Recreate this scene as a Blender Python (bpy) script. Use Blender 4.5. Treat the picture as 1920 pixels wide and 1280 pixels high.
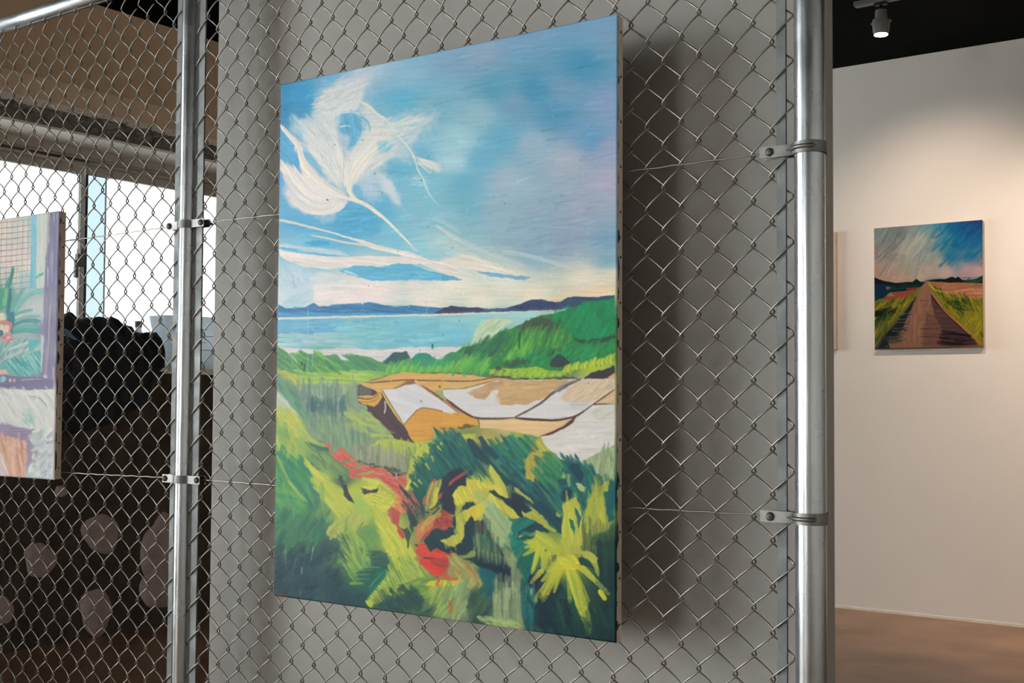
import bpy, bmesh, math, random
import numpy as np
from mathutils import Vector, Matrix

for o in list(bpy.data.objects):
    bpy.data.objects.remove(o, do_unlink=True)
scene = bpy.context.scene
COL = scene.collection

# ================================================================ camera
YAW, PITCH, ROLL = 0.62671, 0.03926, 0.00616
CAM = Vector((0.7637, -1.8689, 1.15))
FPX = 2300.0
cam_data = bpy.data.cameras.new('camera')
cam_data.sensor_fit = 'HORIZONTAL'; cam_data.sensor_width = 36.0
cam_data.lens = FPX / 1920 * 36.0
cam_data.shift_y = (666.5256 - 640) / 1920
cam_data.clip_start = 0.05; cam_data.clip_end = 200
cam = bpy.data.objects.new('camera', cam_data); COL.objects.link(cam)
_d = Vector((-math.sin(YAW) * math.cos(PITCH), math.cos(YAW) * math.cos(PITCH), math.sin(PITCH)))
_r0 = Vector((math.cos(YAW), math.sin(YAW), 0)); _u0 = _r0.cross(_d)
_r = _r0 * math.cos(ROLL) + _u0 * math.sin(ROLL); _u = _u0 * math.cos(ROLL) - _r0 * math.sin(ROLL)
cam.matrix_world = Matrix(((_r.x, _u.x, -_d.x, CAM.x), (_r.y, _u.y, -_d.y, CAM.y), (_r.z, _u.z, -_d.z, CAM.z), (0, 0, 0, 1)))
scene.camera = cam

# ================================================================ world: bright overcast sky outside the windows
world = bpy.data.worlds.new('overcast_sky'); scene.world = world
world.use_nodes = True
bg = world.node_tree.nodes['Background']
bg.inputs[0].default_value = (1.0, 0.988, 0.97, 1); bg.inputs[1].default_value = 9.0

# exposure
vs = scene.view_settings
vs.view_transform = 'Standard'; vs.look = 'None'; vs.gamma = 1.0; vs.use_curve_mapping = False
vs.exposure = 0.88
scene.display_settings.display_device = 'sRGB'

# room numbers (metres); fence mesh lies in y = 0, +x to the right along it
XW = -4.413          # inner face of the window wall
XO = -4.76           # its outer face
CEIL = 3.105
YG = 4.932           # gallery wall
XR, YB = 4.2, -9.5   # far right and rear walls
SILL = 1.325; HEADZ = 2.452
BAYS = ((0.55, 2.9, SILL, HEADZ), (-9.3, -1.6, .25, 2.95), (3.2, 4.75, SILL, HEADZ))   # window openings: y range, z range; last one added to light the gallery


GLX, GLZ = (-4.3, -2.2), (.6, 2.6)   # unseen glazing added in the rear wall for frontal daylight


def portal(c, rz, w, h):
    l = bpy.data.lights.new('window_portal', 'AREA'); l.shape = 'RECTANGLE'
    l.size = w; l.size_y = h
    l.cycles.is_portal = True
    o = bpy.data.objects.new('window_portal', l); COL.objects.link(o)
    o.location = c
    o.rotation_euler = (math.radians(90), 0, rz)


for _b in BAYS:
    portal((XO - .03, (_b[0] + _b[1]) / 2, (_b[2] + _b[3]) / 2), math.radians(-90), _b[1] - _b[0], _b[3] - _b[2])
portal((sum(GLX) / 2, YB - .15, sum(GLZ) / 2), 0, GLX[1] - GLX[0], GLZ[1] - GLZ[0])

# ================================================================ materials
def lin(c):
    return tuple((v / 255 / 12.92 if v / 255 <= .04045 else ((v / 255 + .055) / 1.055) ** 2.4) for v in c) + (1.0,)


def mat(name, col, rough=.6, metal=0.0, var=.12, scale=6.0, bump=0.0, bscale=60.0, stretch=(1, 1, 1), spec=.5, col2=None, detail=4.0):
    """procedural material: two tones mixed by noise in object space, optional noise bump"""
    m = bpy.data.materials.new(name); m.use_nodes = True
    nt = m.node_tree; n = nt.nodes; L = nt.links
    b = n['Principled BSDF']
    tc = n.new('ShaderNodeTexCoord'); mp = n.new('ShaderNodeMapping'); mp.inputs['Scale'].default_value = stretch
    L.new(tc.outputs['Object'], mp.inputs[0])
    nz = n.new('ShaderNodeTexNoise'); nz.inputs['Scale'].default_value = scale; nz.inputs['Detail'].default_value = detail
    L.new(mp.outputs[0], nz.inputs['Vector'])
    cr = n.new('ShaderNodeValToRGB')
    a = lin(col); c2 = lin(col2) if col2 else tuple(min(1, v * (1 + var)) for v in a[:3]) + (1,)
    a = tuple(v * (1 - var) for v in a[:3]) + (1,) if not col2 else a
    cr.color_ramp.elements[0].color = a; cr.color_ramp.elements[1].color = c2
    cr.color_ramp.elements[0].position = .32; cr.color_ramp.elements[1].position = .68
    L.new(nz.outputs['Fac'], cr.inputs[0]); L.new(cr.outputs[0], b.inputs['Base Color'])
    b.inputs['Roughness'].default_value = rough; b.inputs['Metallic'].default_value = metal
    b.inputs['Specular IOR Level'].default_value = spec
    if bump:
        n2 = n.new('ShaderNodeTexNoise'); n2.inputs['Scale'].default_value = bscale; n2.inputs['Detail'].default_value = 5
        L.new(mp.outputs[0], n2.inputs['Vector'])
        bp = n.new('ShaderNodeBump'); bp.inputs['Strength'].default_value = bump; bp.inputs['Distance'].default_value = .01
        L.new(n2.outputs['Fac'], bp.inputs['Height']); L.new(bp.outputs[0], b.inputs['Normal'])
    return m


def paint_mat(name, rough=.42):
    m = bpy.data.materials.new(name); m.use_nodes = True
    n = m.node_tree.nodes; L = m.node_tree.links; b = n['Principled BSDF']
    at = n.new('ShaderNodeAttribute'); at.attribute_name = 'pigment'
    L.new(at.outputs['Color'], b.inputs['Base Color'])
    b.inputs['Roughness'].default_value = rough; b.inputs['Specular IOR Level'].default_value = .12
    tc = n.new('ShaderNodeTexCoord')
    w1 = n.new('ShaderNodeTexNoise'); w1.inputs['Scale'].default_value = 420; w1.inputs['Detail'].default_value = 2
    L.new(tc.outputs['Object'], w1.inputs['Vector'])
    bp = n.new('ShaderNodeBump'); bp.inputs['Strength'].default_value = .22; bp.inputs['Distance'].default_value = .002
    L.new(w1.outputs['Fac'], bp.inputs['Height']); L.new(bp.outputs[0], b.inputs['Normal'])
    return m


def emit_mat(name, col, s):
    m = bpy.data.materials.new(name); m.use_nodes = True
    n = m.node_tree.nodes; b = n['Principled BSDF']
    b.inputs['Emission Color'].default_value = lin(col); b.inputs['Emission Strength'].default_value = s
    nz = n.new('ShaderNodeTexNoise'); nz.inputs['Scale'].default_value = 30
    return m


def glass_mat(name, tint=(.95, .985, .98)):
    m = bpy.data.materials.new(name); m.use_nodes = True
    nt = m.node_tree; n = nt.nodes; L = nt.links
    for x in list(n):
        n.remove(x)
    out = n.new('ShaderNodeOutputMaterial'); mx = n.new('ShaderNodeMixShader')
    t = n.new('ShaderNodeBsdfTransparent'); t.inputs[0].default_value = tuple(tint) + (1,)
    g = n.new('ShaderNodeBsdfGlossy'); g.inputs['Roughness'].default_value = .02
    fr = n.new('ShaderNodeFresnel'); fr.inputs[0].default_value = 1.3
    L.new(fr.outputs[0], mx.inputs[0]); L.new(t.outputs[0], mx.inputs[1]); L.new(g.outputs[0], mx.inputs[2]); L.new(mx.outputs[0], out.inputs[0])
    return m


def galv(name, col=(176, 178, 180), rough=.3, streak=(1, 1, 1), scale=40):
    """zinc-coated steel: metallic, with patchy roughness and drawn-tube streaks"""
    m = mat(name, col, rough, .92, .10, scale, .05, 160, streak)
    nt = m.node_tree; n = nt.nodes; L = nt.links
    nz = n.new('ShaderNodeTexNoise'); nz.inputs['Scale'].default_value = 18; nz.inputs['Detail'].default_value = 6
    tc = n.new('ShaderNodeTexCoord'); L.new(tc.outputs['Object'], nz.inputs['Vector'])
    mr = n.new('ShaderNodeMapRange'); mr.inputs['To Min'].default_value = rough * .65; mr.inputs['To Max'].default_value = rough * 1.5
    L.new(nz.outputs['Fac'], mr.inputs[0]); L.new(mr.outputs[0], n['Principled BSDF'].inputs['Roughness'])
    return m


M = dict(
    wire=galv('galvanised_wire', (138, 132, 125), .34, scale=90),
    post=galv('galvanised_pipe', (166, 169, 173), .24, (1, 1, .05), 120),
    bar=galv('galvanised_flat_bar', (112, 114, 114), .6, scale=50),
    band=galv('pressed_steel_band', (116, 114, 112), .42, scale=60),
    bolt=mat('dull_bolt', (92, 88, 84), .5, .7, .2, 200, .3, 400),
    board=mat('grey_board_paint', (148, 144, 140), .55, 0, .03, 3, .04, 220),
    white=mat('white_wall_paint', (230, 225, 219), .8, 0, .02, 2, .03, 180),
    ceiling=mat('black_ceiling_paint', (9, 10, 11), 1.0, 0, .3, 2, .4, 14, spec=.05),
    floor=mat('worn_brown_concrete', (128, 97, 76), .42, 0, .2, 2.2, .12, 26, col2=(164, 128, 102), detail=9),
    upper=mat('bare_brown_plaster', (206, 178, 150), .9, 0, .06, 3, .08, 40),
    fascia=mat('tan_plaster_board', (224, 198, 172), .85, 0, .05, 5, .06, 50),
    pale=mat('pale_plaster_edge', (232, 226, 214), .85, 0, .06, 20, .3, 90),
    rubble=mat('broken_concrete', (96, 94, 90), .95, 0, .3, 26, .9, 60, col2=(150, 147, 140)),
    cream=mat('cream_window_head', (246, 242, 230), .7, 0, .03, 5, .05, 90),
    alu=mat('aluminium_sash', (178, 174, 166), .5, .15, .05, 30),
    alu2=mat('painted_shade_strip', (86, 84, 80), .6, .2, .1, 30),
    palealu=mat('pale_blue_sash', (196, 214, 220), .5, .1, .03, 8),
    base=mat('dark_scraped_wall', (60, 52, 48), .95, 0, .35, 7, .5, 18, col2=(84, 74, 68)),
    dab=mat('dried_adhesive', (172, 154, 150), .9, 0, .12, 14, .4, 50),
    sill=mat('dark_wood_sill', (58, 46, 40), .6, 0, .2, 12, .1, 40, (1, .1, 1)),
    coat=mat('black_wool', (36, 39, 49), .9, 0, .25, 60, .25, 300),
    blue=mat('pale_blue_cloth', (120, 170, 206), .85, 0, .08, 30, .1, 200),
    paper=mat('white_printed_card', (222, 228, 234), .7, 0, .02, 10),
    ink=mat('faint_grey_print', (170, 178, 190), .7, 0, .05, 40),
    plastic=mat('milky_plastic', (226, 230, 232), .4, 0, .02, 10),
    cap=mat('grey_cap', (120, 120, 118), .5, 0, .05, 60),
    lock=mat('grey_green_latch', (104, 116, 108), .45, .4, .1, 60),
    canvas=mat('raw_canvas', (206, 190, 172), .9, 0, .06, 30, .25, 900),
    smear=mat('dark_oil_smear', (44, 42, 46), .6, 0, .3, 60, .5, 200),
    tealsmear=mat('blue_oil_smear', (34, 96, 120), .5, 0, .3, 60, .5, 200),
    tack=mat('steel_tack', (96, 80, 70), .5, .6, .2, 200),
    lampgrey=mat('grey_lamp_body', (120, 116, 114), .5, .2, .06, 30),
    lampdark=mat('black_lamp_bracket', (22, 22, 24), .5, .2, .2, 30),
    track=mat('grey_track', (110, 108, 104), .6, .1, .06, 20),
    lens=emit_mat('lit_lens', (255, 226, 180), 14.0),
    glass=glass_mat('window_glass'),
    dimming_glass=glass_mat('sky_dimming_glass', (.40, .408, .41)), double_glass=glass_mat('overlapping_dimming_glass', (.21, .245, .255)),  # panes tinted dark to dim the sky behind the wires
    side_glass=glass_mat('overlapping_side_glass', (.54, .60, .62)),
    rail=galv('galvanised_rail', (205, 208, 214), .42, scale=50),
    paint=paint_mat('oil_paint'),
)


def translucent(m, f):
    """let part of the light through thin card or cloth"""
    nt = m.node_tree; n = nt.nodes; L = nt.links
    out = n['Material Output']; b = n['Principled BSDF']
    t = n.new('ShaderNodeBsdfTranslucent'); t.inputs[0].default_value = (.82, .9, .96, 1)
    mx = n.new('ShaderNodeMixShader'); mx.inputs[0].default_value = f
    L.new(b.outputs[0], mx.inputs[1]); L.new(t.outputs[0], mx.inputs[2]); L.new(mx.outputs[0], out.inputs[0])


translucent(M['paper'], .6); translucent(M['plastic'], .5)

# ================================================================ builders
class MB:
    """collects shapes into one mesh"""
    def __init__(self):
        self.v = []; self.f = []

    def add(self, v, f):
        k = len(self.v); self.v += [tuple(p) for p in v]; self.f += [tuple(i + k for i in q) for q in f]; return self

    def box(self, x0, x1, y0, y1, z0, z1, c=0.0):
        if c <= 0:
            v = [(x, y, z) for x in (x0, x1) for y in (y0, y1) for z in (z0, z1)]
            return self.add(v, [(0, 1, 3, 2), (4, 6, 7, 5), (0, 4, 5, 1), (2, 3, 7, 6), (0, 2, 6, 4), (1, 5, 7, 3)])
        v = []; idx = {}
        for ix, x in enumerate((x0, x1)):
            for iy, y in enumerate((y0, y1)):
                for iz, z in enumerate((z0, z1)):
                    sx, sy, sz = (1 - 2 * ix) * c, (1 - 2 * iy) * c, (1 - 2 * iz) * c
                    idx[ix, iy, iz] = len(v)
                    v += [(x, y + sy, z + sz), (x + sx, y, z + sz), (x + sx, y + sy, z)]
        g = lambda a, b, c_, k: idx[a, b, c_] + k
        f = []
        for s in (0, 1):
            q = [g(s, 0, 0, 0), g(s, 1, 0, 0), g(s, 1, 1, 0), g(s, 0, 1, 0)]; f.append(q if s else q[::-1])
            q = [g(0, s, 0, 1), g(0, s, 1, 1), g(1, s, 1, 1), g(1, s, 0, 1)]; f.append(q if s else q[::-1])
            q = [g(0, 0, s, 2), g(1, 0, s, 2), g(1, 1, s, 2), g(0, 1, s, 2)]; f.append(q if s else q[::-1])
        for a in (0, 1):
            for b in (0, 1):
                f.append((g(a, b, 0, 0), g(a, b, 1, 0), g(a, b, 1, 1), g(a, b, 0, 1)))
                f.append((g(a, 0, b, 0), g(a, 1, b, 0), g(a, 1, b, 2), g(a, 0, b, 2)))
                f.append((g(0, a, b, 1), g(1, a, b, 1), g(1, a, b, 2), g(0, a, b, 2)))
                for c_ in (0, 1):
                    f.append((g(a, b, c_, 0), g(a, b, c_, 1), g(a, b, c_, 2)))
        return self.add(v, f)

    def tube(self, pts, r, n=8, cap=True, flat=None):
        """sweep a circle (or a w x h rectangle: flat=(w, h)) along a polyline"""
        P_ = [Vector(p) for p in pts]; m = len(P_)
        v = []; up = Vector((0, 0, 1))
        prev = None
        for i, p in enumerate(P_):
            t = (P_[min(i + 1, m - 1)] - P_[max(i - 1, 0)]).normalized()
            if prev is None:
                a = t.cross(up)
                if a.length < 1e-4:
                    a = t.cross(Vector((0, 1, 0)))
                a.normalize()
            else:
                a = (prev - t * prev.dot(t)).normalized()
            prev = a; b = t.cross(a)
            rr = r[i] if isinstance(r, (list, tuple)) else r
            for k in range(n):
                th = 2 * math.pi * k / n
                v.append(p + a * math.cos(th) * rr + b * math.sin(th) * rr)
        f = [(i * n + k, i * n + (k + 1) % n, (i + 1) * n + (k + 1) % n, (i + 1) * n + k) for i in range(m - 1) for k in range(n)]
        if cap:
            f += [tuple(range(n))[::-1], tuple((m - 1) * n + k for k in range(n))]
        return self.add(v, f)

    def lathe(self, prof, n=24, origin=(0, 0, 0), axis=None):
        """prof: (radius, height) pairs; axis: direction of the height"""
        ax = Vector(axis).normalized() if axis else Vector((0, 0, 1))
        a = ax.orthogonal().normalized(); b = ax.cross(a); o = Vector(origin)
        v = []
        for r, h in prof:
            for k in range(n):
                th = 2 * math.pi * k / n
                v.append(o + ax * h + (a * math.cos(th) + b * math.sin(th)) * r)
        f = [(i * n + k, i * n + (k + 1) % n, (i + 1) * n + (k + 1) % n, (i + 1) * n + k) for i in range(len(prof) - 1) for k in range(n)]
        f += [tuple(range(n))[::-1], tuple((len(prof) - 1) * n + k for k in range(n))]
        return self.add(v, f)

    def prism(self, pts, z0, z1, plane='xy'):
        n = len(pts)
        q = lambda u, w, t: {'xy': (u, w, t), 'xz': (u, t, w), 'yz': (t, u, w)}[plane]
        v = [q(a, b, z0) for a, b in pts] + [q(a, b, z1) for a, b in pts]
        f = [tuple(range(n))[::-1], tuple(range(n, 2 * n))] + [(i, (i + 1) % n, n + (i + 1) % n, n + i) for i in range(n)]
        return self.add(v, f)

    def mesh(self, name, m, smooth=False):
        me = bpy.data.meshes.new(name); me.from_pydata(self.v, [], self.f); me.update()
        bm = bmesh.new(); bm.from_mesh(me); bmesh.ops.recalc_face_normals(bm, faces=bm.faces); bm.to_mesh(me); bm.free()
        me.materials.append(m)
        if smooth:
            me.polygons.foreach_set('use_smooth', [True] * len(me.polygons))
        return me

    def build(self, name, m, parent=None, smooth=False, auto=None):
        me = self.mesh(name, m, smooth or auto is not None)
        o = bpy.data.objects.new(name, me); COL.objects.link(o); o.parent = parent
        if auto is not None:
            try:
                me.set_sharp_from_angle(angle=math.radians(auto))
            except Exception:
                pass
        return o


def share(name, me, parent, loc=(0, 0, 0), rot=None):
    o = bpy.data.objects.new(name, me); COL.objects.link(o); o.parent = parent; o.location = loc
    if rot:
        o.rotation_euler = rot
    return o


def tag(o, label, cat, group=None):
    o['label'] = label; o['category'] = cat
    if group:
        o['group'] = group
    return o


def thing(name, label, cat, loc=(0, 0, 0), group=None):
    o = bpy.data.objects.new(name, None); COL.objects.link(o); o.location = loc; o.empty_display_size = .05
    return tag(o, label, cat, group)


def struct(o):
    o['kind'] = 'structure'; return o


# ================================================================ the room
struct(MB().box(XO - .6, XR + .3, YB - .3, 7.2, -.12, 0).build('floor', M['floor']))
fl = bpy.data.objects['floor']
rg = random.Random(21)
for k in range(34):                                      # flecks of old paint trodden into the concrete
    fx, fy, size = rg.uniform(-2.4, .2), rg.uniform(3.1, 4.85), rg.choice((.004, .005, .006, .008, .013))
    outline = [(fx + size * rg.uniform(.7, 1.6) * math.cos(t * .785), fy + size * rg.uniform(.5, 1.1) * math.sin(t * .785)) for t in range(8)]
    MB().prism(outline, -.001, .0012).build('paint_fleck', M['dab'], fl)
struct(MB().box(XO - .1, XR + .3, YB - .3, 7.2, CEIL, CEIL + .12).build('ceiling', M['ceiling']))
struct(MB().box(-3.2, XR, YG, YG + .12, .012, CEIL).build('wall_gallery', M['white']))
struct(MB().box(-3.2, XR, YG - .004, YG + .1, 0, .014).build('baseboard_gallery', M['pale']))
struct(MB().box(XW, XR + .3, 7.0, 7.12, 0, CEIL).build('wall_far', M['ceiling']))
struct(MB().box(XR, XR + .12, YB, 7.0, 0, CEIL).build('wall_right', M['white']))
struct(MB().box(XO, GLX[0], YB - .12, YB, 0, CEIL).box(GLX[1], XR + .12, YB - .12, YB, 0, CEIL).box(GLX[0], GLX[1], YB - .12, YB, GLZ[1], CEIL).box(GLX[0], GLX[1], YB - .12, YB, 0, GLZ[0]).build('wall_rear', M['white']))
sf = MB()  # frame of the added rear glazing
for _x in (GLX[0], -3.275, GLX[1] - .05):
    sf.box(_x, _x + .05, YB - .09, YB - .03, GLZ[0], GLZ[1])
sf.box(GLX[0], GLX[1], YB - .09, YB - .03, GLZ[1] - .05, GLZ[1])
sf = struct(sf.build('added_rear_window', M['alu']))
for _x in (GLX[0] + .05, -3.225):
    MB().box(_x, _x + .975, YB - .062, YB - .058, GLZ[0], GLZ[1]).build('pane', M['glass'], sf)

# --- window wall: base, piers and lintel leave the two long openings and the added one
YM = BAYS[1][1] + .05
ww = struct(MB().box(XO, XW, YM, 7.0, 0, SILL - .03).box(XO, XW, YM, BAYS[0][0], SILL - .03, HEADZ).box(XO, XW, BAYS[0][1], BAYS[2][0], SILL - .03, HEADZ).box(XO, XW, BAYS[2][1], 7.0, SILL - .03, HEADZ)
            .box(XO, XW, YB, YM, 0, BAYS[1][2]).box(XO, XW, YB, YM, BAYS[1][3], CEIL).box(XO, XW, YB, BAYS[1][0], BAYS[1][2], BAYS[1][3]).box(XO, XW, BAYS[1][1], YM, BAYS[1][2], BAYS[1][3])
            .build('wall_window_side', M['base']))
MB().box(XO - .001, XW + .0, YM, 7.0, 2.674, CEIL).build('upper_wall', M['upper'], ww)
MB().box(XO - .001, XW + .012, YM, 7.0, 2.566, 2.674).build('fascia_board', M['fascia'], ww)
MB().box(XO - .001, XW - .03, YM, 7.0, HEADZ, 2.566).build('lintel_core', M['rubble'], ww)
# broken concrete edge: a rough, torn strip along the lintel
rg = random.Random(3)
NY, NZ = 420, 12
v = []; f = []
y0, y1 = .4, 4.6
for i in range(NY + 1):
    y = y0 + (y1 - y0) * i / NY
    torn = .5 + .28 * math.sin(y * 9 + 1.3 * math.sin(y * 23)) + .16 * math.sin(y * 41 + 2)
    for k in range(NZ + 1):
        t = k / NZ
        d = -.035 + .045 * max(0, min(1, (t - .28 - .22 * torn) * 5)) + rg.uniform(-.006, .006) + .008 * math.sin(y * 60 + k) * math.sin(k * 1.7 + y * 17)
        v.append((XW + d, y, HEADZ + .004 + (2.556 - HEADZ - .004) * t + rg.uniform(-.002, .002)))
for i in range(NY):
    for k in range(NZ):
        a = i * (NZ + 1) + k
        f.append((a, a + 1, a + NZ + 2, a + NZ + 1))
MB().add(v, f).build('broken_concrete_edge', M['rubble'], ww)
v = []; f = []
for i in range(NY + 1):                                   # pale torn plaster line above it
    y = y0 + (y1 - y0) * i / NY
    lo = 2.546 - .014 * abs(math.sin(y * 7 + math.sin(y * 19))) - rg.uniform(0, .004)
    v += [(XW + .004, y, lo), (XW + .016, y, 2.567), (XW + .016, y, lo + .003)]
for i in range(NY):
    a = i * 3
    f += [(a, a + 2, a + 5, a + 3), (a + 2, a + 1, a + 4, a + 5)]
MB().add(v, f).build('plaster_lip', M['pale'], ww)
for b0, b1 in (BAYS[0][:2], BAYS[2][:2]):
    MB().box(XO + .02, XW - .004, b0, b1, HEADZ - .008, HEADZ + .004).build('window_head_lining', M['cream'], ww)
    MB().box(XO - .05, XW + .03, b0, b1, SILL - .03, SILL).build('window_sill', M['cream'], ww)  # sill coloured pale to bounce light up onto the head lining
# dried adhesive dabs left on the scraped base of the wall
dabs = ((1.853, .502, .105, .10), (1.52, .405, .078, .088), (1.831, .125, .095, .11), (2.20, .40, .11, .17), (2.19, .20, .10, .12), (1.335, .193, .05, .07), (2.62, .50, .08, .09), (1.62, .72, .03, .03))
for i, (y, z, ry, rz) in enumerate(dabs):
    rg = random.Random(40 + i); n = 28; ring = []
    ph = [rg.uniform(0, 6.28) for _ in range(4)]
    for k in range(n):
        th = 2 * math.pi * k / n
        w = 1 + .10 * math.sin(2 * th + ph[0]) + .07 * math.sin(3 * th + ph[1]) + .05 * math.sin(5 * th + ph[2])
        ring.append((math.cos(th) * ry * w, math.sin(th) * rz * w))
    v = [(XW - .002, y + a, z + b) for a, b in ring] + [(XW + .010, y + a * .93, z + b * .93) for a, b in ring] + [(XW + .014, y + a * .6, z + b * .6) for a, b in ring] + [(XW + .012, y, z)]
    f = [(k, (k + 1) % n, n + (k + 1) % n, n + k) for k in range(n)] + [(n + k, n + (k + 1) % n, 2 * n + (k + 1) % n, 2 * n + k) for k in range(n)] + [(2 * n + k, 2 * n + (k + 1) % n, 3 * n) for k in range(n)]
    MB().add(v, f).build('adhesive_dab', M['dab'], ww, smooth=True)


def window(name, y0, y1, joints, gl='dimming_glass'):
    """aluminium sliding window: outer frame, sashes with glass, meeting stiles"""
    X = XO + .04
    w = struct(MB().box(X - .05, X + .05, y0, y1, 2.385, HEADZ - .008).box(X - .03, X + .07, y0, y1, 2.395, 2.403).box(X - .03, X + .06, y0, y1, 2.362, 2.368)
               .box(X - .05, X + .05, y0, y1, SILL, SILL + .035).box(X - .05, X + .05, y0, y0 + .04, SILL, 2.39).box(X - .05, X + .05, y1 - .04, y1, SILL, 2.39).build(name, M['alu']))
    MB().box(X - .04, X + .02, y0, y1, 2.41, HEADZ - .012).build('frame_shade_strip', M['alu2'], w)  # dark strip standing in for the shade under the window head
    ys = [y0 + .04] + list(joints) + [y1 - .04]
    for i in range(len(ys) - 1):
        a, b = ys[i], ys[i + 1]
        dx = .018 if i % 2 else -.018
        s = MB().box(X + dx - .014, X + dx + .014, a - .01, b + .01, 2.318, 2.388).box(X + dx - .014, X + dx + .014, a - .01, b + .01, SILL + .03, SILL + .08) \
            .box(X + dx - .014, X + dx + .014, b - .03, b + .012, SILL + .03, 2.32).build('sash', M['alu'], w)
        MB().box(X + dx - .012, X + dx + .006, a - .01, a + .105, SILL + .08, 2.318).build('glass_overlap', M['double_glass' if gl == 'dimming_glass' else gl], w)
        MB().box(X + dx - .002, X + dx + .002, a + .1, b - .03, SILL + .08, 2.318).build('pane', M[gl], w)
    return w


w1 = window('window_1', BAYS[0][0], BAYS[0][1], (1.945,))
MB().box(XO + .02, XO + .034, 1.868, 1.90, SILL + .08, 2.318).build('glass_overlap', M['side_glass'], w1)
window('added_gallery_window', BAYS[2][0], BAYS[2][1], (3.95,), 'glass')  # unseen window added to brighten the gallery wall
lk = MB().box(XO + .07, XO + .10, 1.862, 1.905, 1.835, 1.90, .004).box(XO + .075, XO + .115, 1.868, 1.890, 1.89, 1.925, .004).build('crescent_latch', M['lock'], w1)
MB().box(XO + .085, XO + .105, 1.846, 1.864, 1.775, 1.865, .003).build('latch_lever', M['lock'], lk)
w2 = MB(); _b = BAYS[1]
for k in range(7):
    _y = _b[0] + (_b[1] - _b[0] - .06) * k / 6
    w2.box(XO + .02, XO + .08, _y, _y + .06, _b[2], _b[3])
for _z in (_b[2], 1.0, _b[3] - .06):
    w2.box(XO + .02, XO + .08, _b[0], _b[1], _z, _z + .06)
w2 = struct(w2.build('window_2', M['alu']))
for k in range(6):
    _y = _b[0] + (_b[1] - _b[0] - .06) * k / 6
    MB().box(XO + .048, XO + .052, _y + .06, _y + (_b[1] - _b[0] - .06) / 6, _b[2] + .06, _b[3] - .06).build('pane', M['glass'], w2)

# ================================================================ the grey board behind the fence
PX0, PX1, PY0, PY1 = -1.574, -.030, .12, .18
bd = tag(MB().box(PX0, PX1, PY0, PY1, 0, 2.75, .002).build('partition_board', M['board']), 'tall plain grey partition board standing behind the mesh and the big landscape', 'partition')

# ================================================================ chain-link fence
P_, H_ = .0334, .0743           # half diamond width, diamond height
WR, WB = .0016, .0052           # wire radius, half depth of the weave


def picket_mesh(z1, name):
    A = P_ / 2 + .0040; n = 24; pts = []
    N = int(z1 / H_ * n)
    for i in range(N + 1):
        ph = 2 * math.pi * i / n - math.pi / 2
        s = math.sin(ph); c = math.cos(ph)
        x = A * math.asin(.982 * s) / math.asin(.982)
        y = -WB * math.copysign(abs(c) ** .75, c)
        pts.append((x, y, H_ * i / n))
    return MB().tube(pts, WR, 6).mesh(name, M['wire'], True)


def fence_panel(label, xr, zr, npk, ztop, zbot):
    """xr, zr: a node of the right-hand edge column"""
    root = thing('chain_link_panel', label, 'fence', (xr - npk * P_ / 2, 0, zbot))
    length = ztop - zbot - H_
    me = picket_mesh(length, 'wire')
    for k in range(npk):
        x = xr - (k + .5) * P_
        base = zr - H_ / 2 + (H_ / 2 if k % 2 else 0)
        z = base - math.floor((base - zbot) / H_) * H_
        o = share('wire', me, root, (x - root.location.x, 0, z - zbot))
    return root


ZT, ZB = 1.5637, .9708
RAIL = 2.177
fa = fence_panel('galvanised chain-link panel carrying the big bay landscape between the two posts', -.0316, 1.785, 44, RAIL - .008, .06)
fb = fence_panel('galvanised chain-link panel on the left carrying the potted plant canvas, in front of the window', -1.557, 2.047 + H_ / 2, 36, RAIL - .008, .06)


def child(mb, name, m, parent, **kw):
    o = mb.build(name, m, parent, **kw)
    o.location = -Vector(parent.location)
    return o


def wavy(x0, x1, z0, z1, seed, n=60):
    rg_ = random.Random(seed); out = []
    for i in range(n + 1):
        t = i / n
        out.append((x0 + (x1 - x0) * t, .0005 * math.sin(i * 1.9), z0 + (z1 - z0) * t - .004 * math.sin(math.pi * t) + .0008 * math.sin(i * 2.3 + seed)))
    return out


XL = -1.5286
for root, xa, xb, sd in ((fa, -1.467, -.064, 1), (fb, -2.75, -1.585, 5)):
    for z in (ZT, ZB):
        child(MB().tube(wavy(xa, xb, z + .001, z + .001, sd), .0015, 6), 'tension_wire', M['wire'], root, smooth=True)
# flat tension bars threaded through the end loops
child(MB().box(-.0565, -.0395, -.0022, .0022, .05, RAIL, .0008), 'tension_bar', M['bar'], fa)
child(MB().box(-1.4965, -1.4745, -.0022, .0022, .05, RAIL, .0008), 'tension_bar', M['bar'], fa)
child(MB().box(-1.5760, -1.5580, -.0022, .0022, .05, RAIL, .0008), 'tension_bar', M['bar'], fb)
# rails
for root, xa, xb in ((fa, XL + .02, -.022), (fb, -2.80, XL - .02)):
    child(MB().tube([(xa, 0, RAIL), (xb, 0, RAIL)], .0185, 28), 'top_rail', M['rail'], root, smooth=True)
    child(MB().tube([(xa, -.006, RAIL - .0225), (xb, -.006, RAIL - .0225)], .0035, 10), 'rail_rod', M['bar'], root, smooth=True)
    for k in range(int((xb - xa) / (2 * P_))):           # wire ends hooked round the rail rod
        x = xa + .03 + k * 2 * P_
        child(MB().tube([(x - .008, -.004, RAIL - .034), (x - .006, -.0115, RAIL - .026), (x, -.0118, RAIL - .0195), (x + .007, -.008, RAIL - .0185), (x + .010, -.001, RAIL - .0225)], WR, 6), 'rail_hook', M['wire'], root, smooth=True)


def arc(cx, r, a0, a1, z, n=20):
    return [(cx + r * math.cos(math.radians(a0 + (a1 - a0) * i / n)), r * math.sin(math.radians(a0 + (a1 - a0) * i / n)), z) for i in range(n + 1)]


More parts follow.
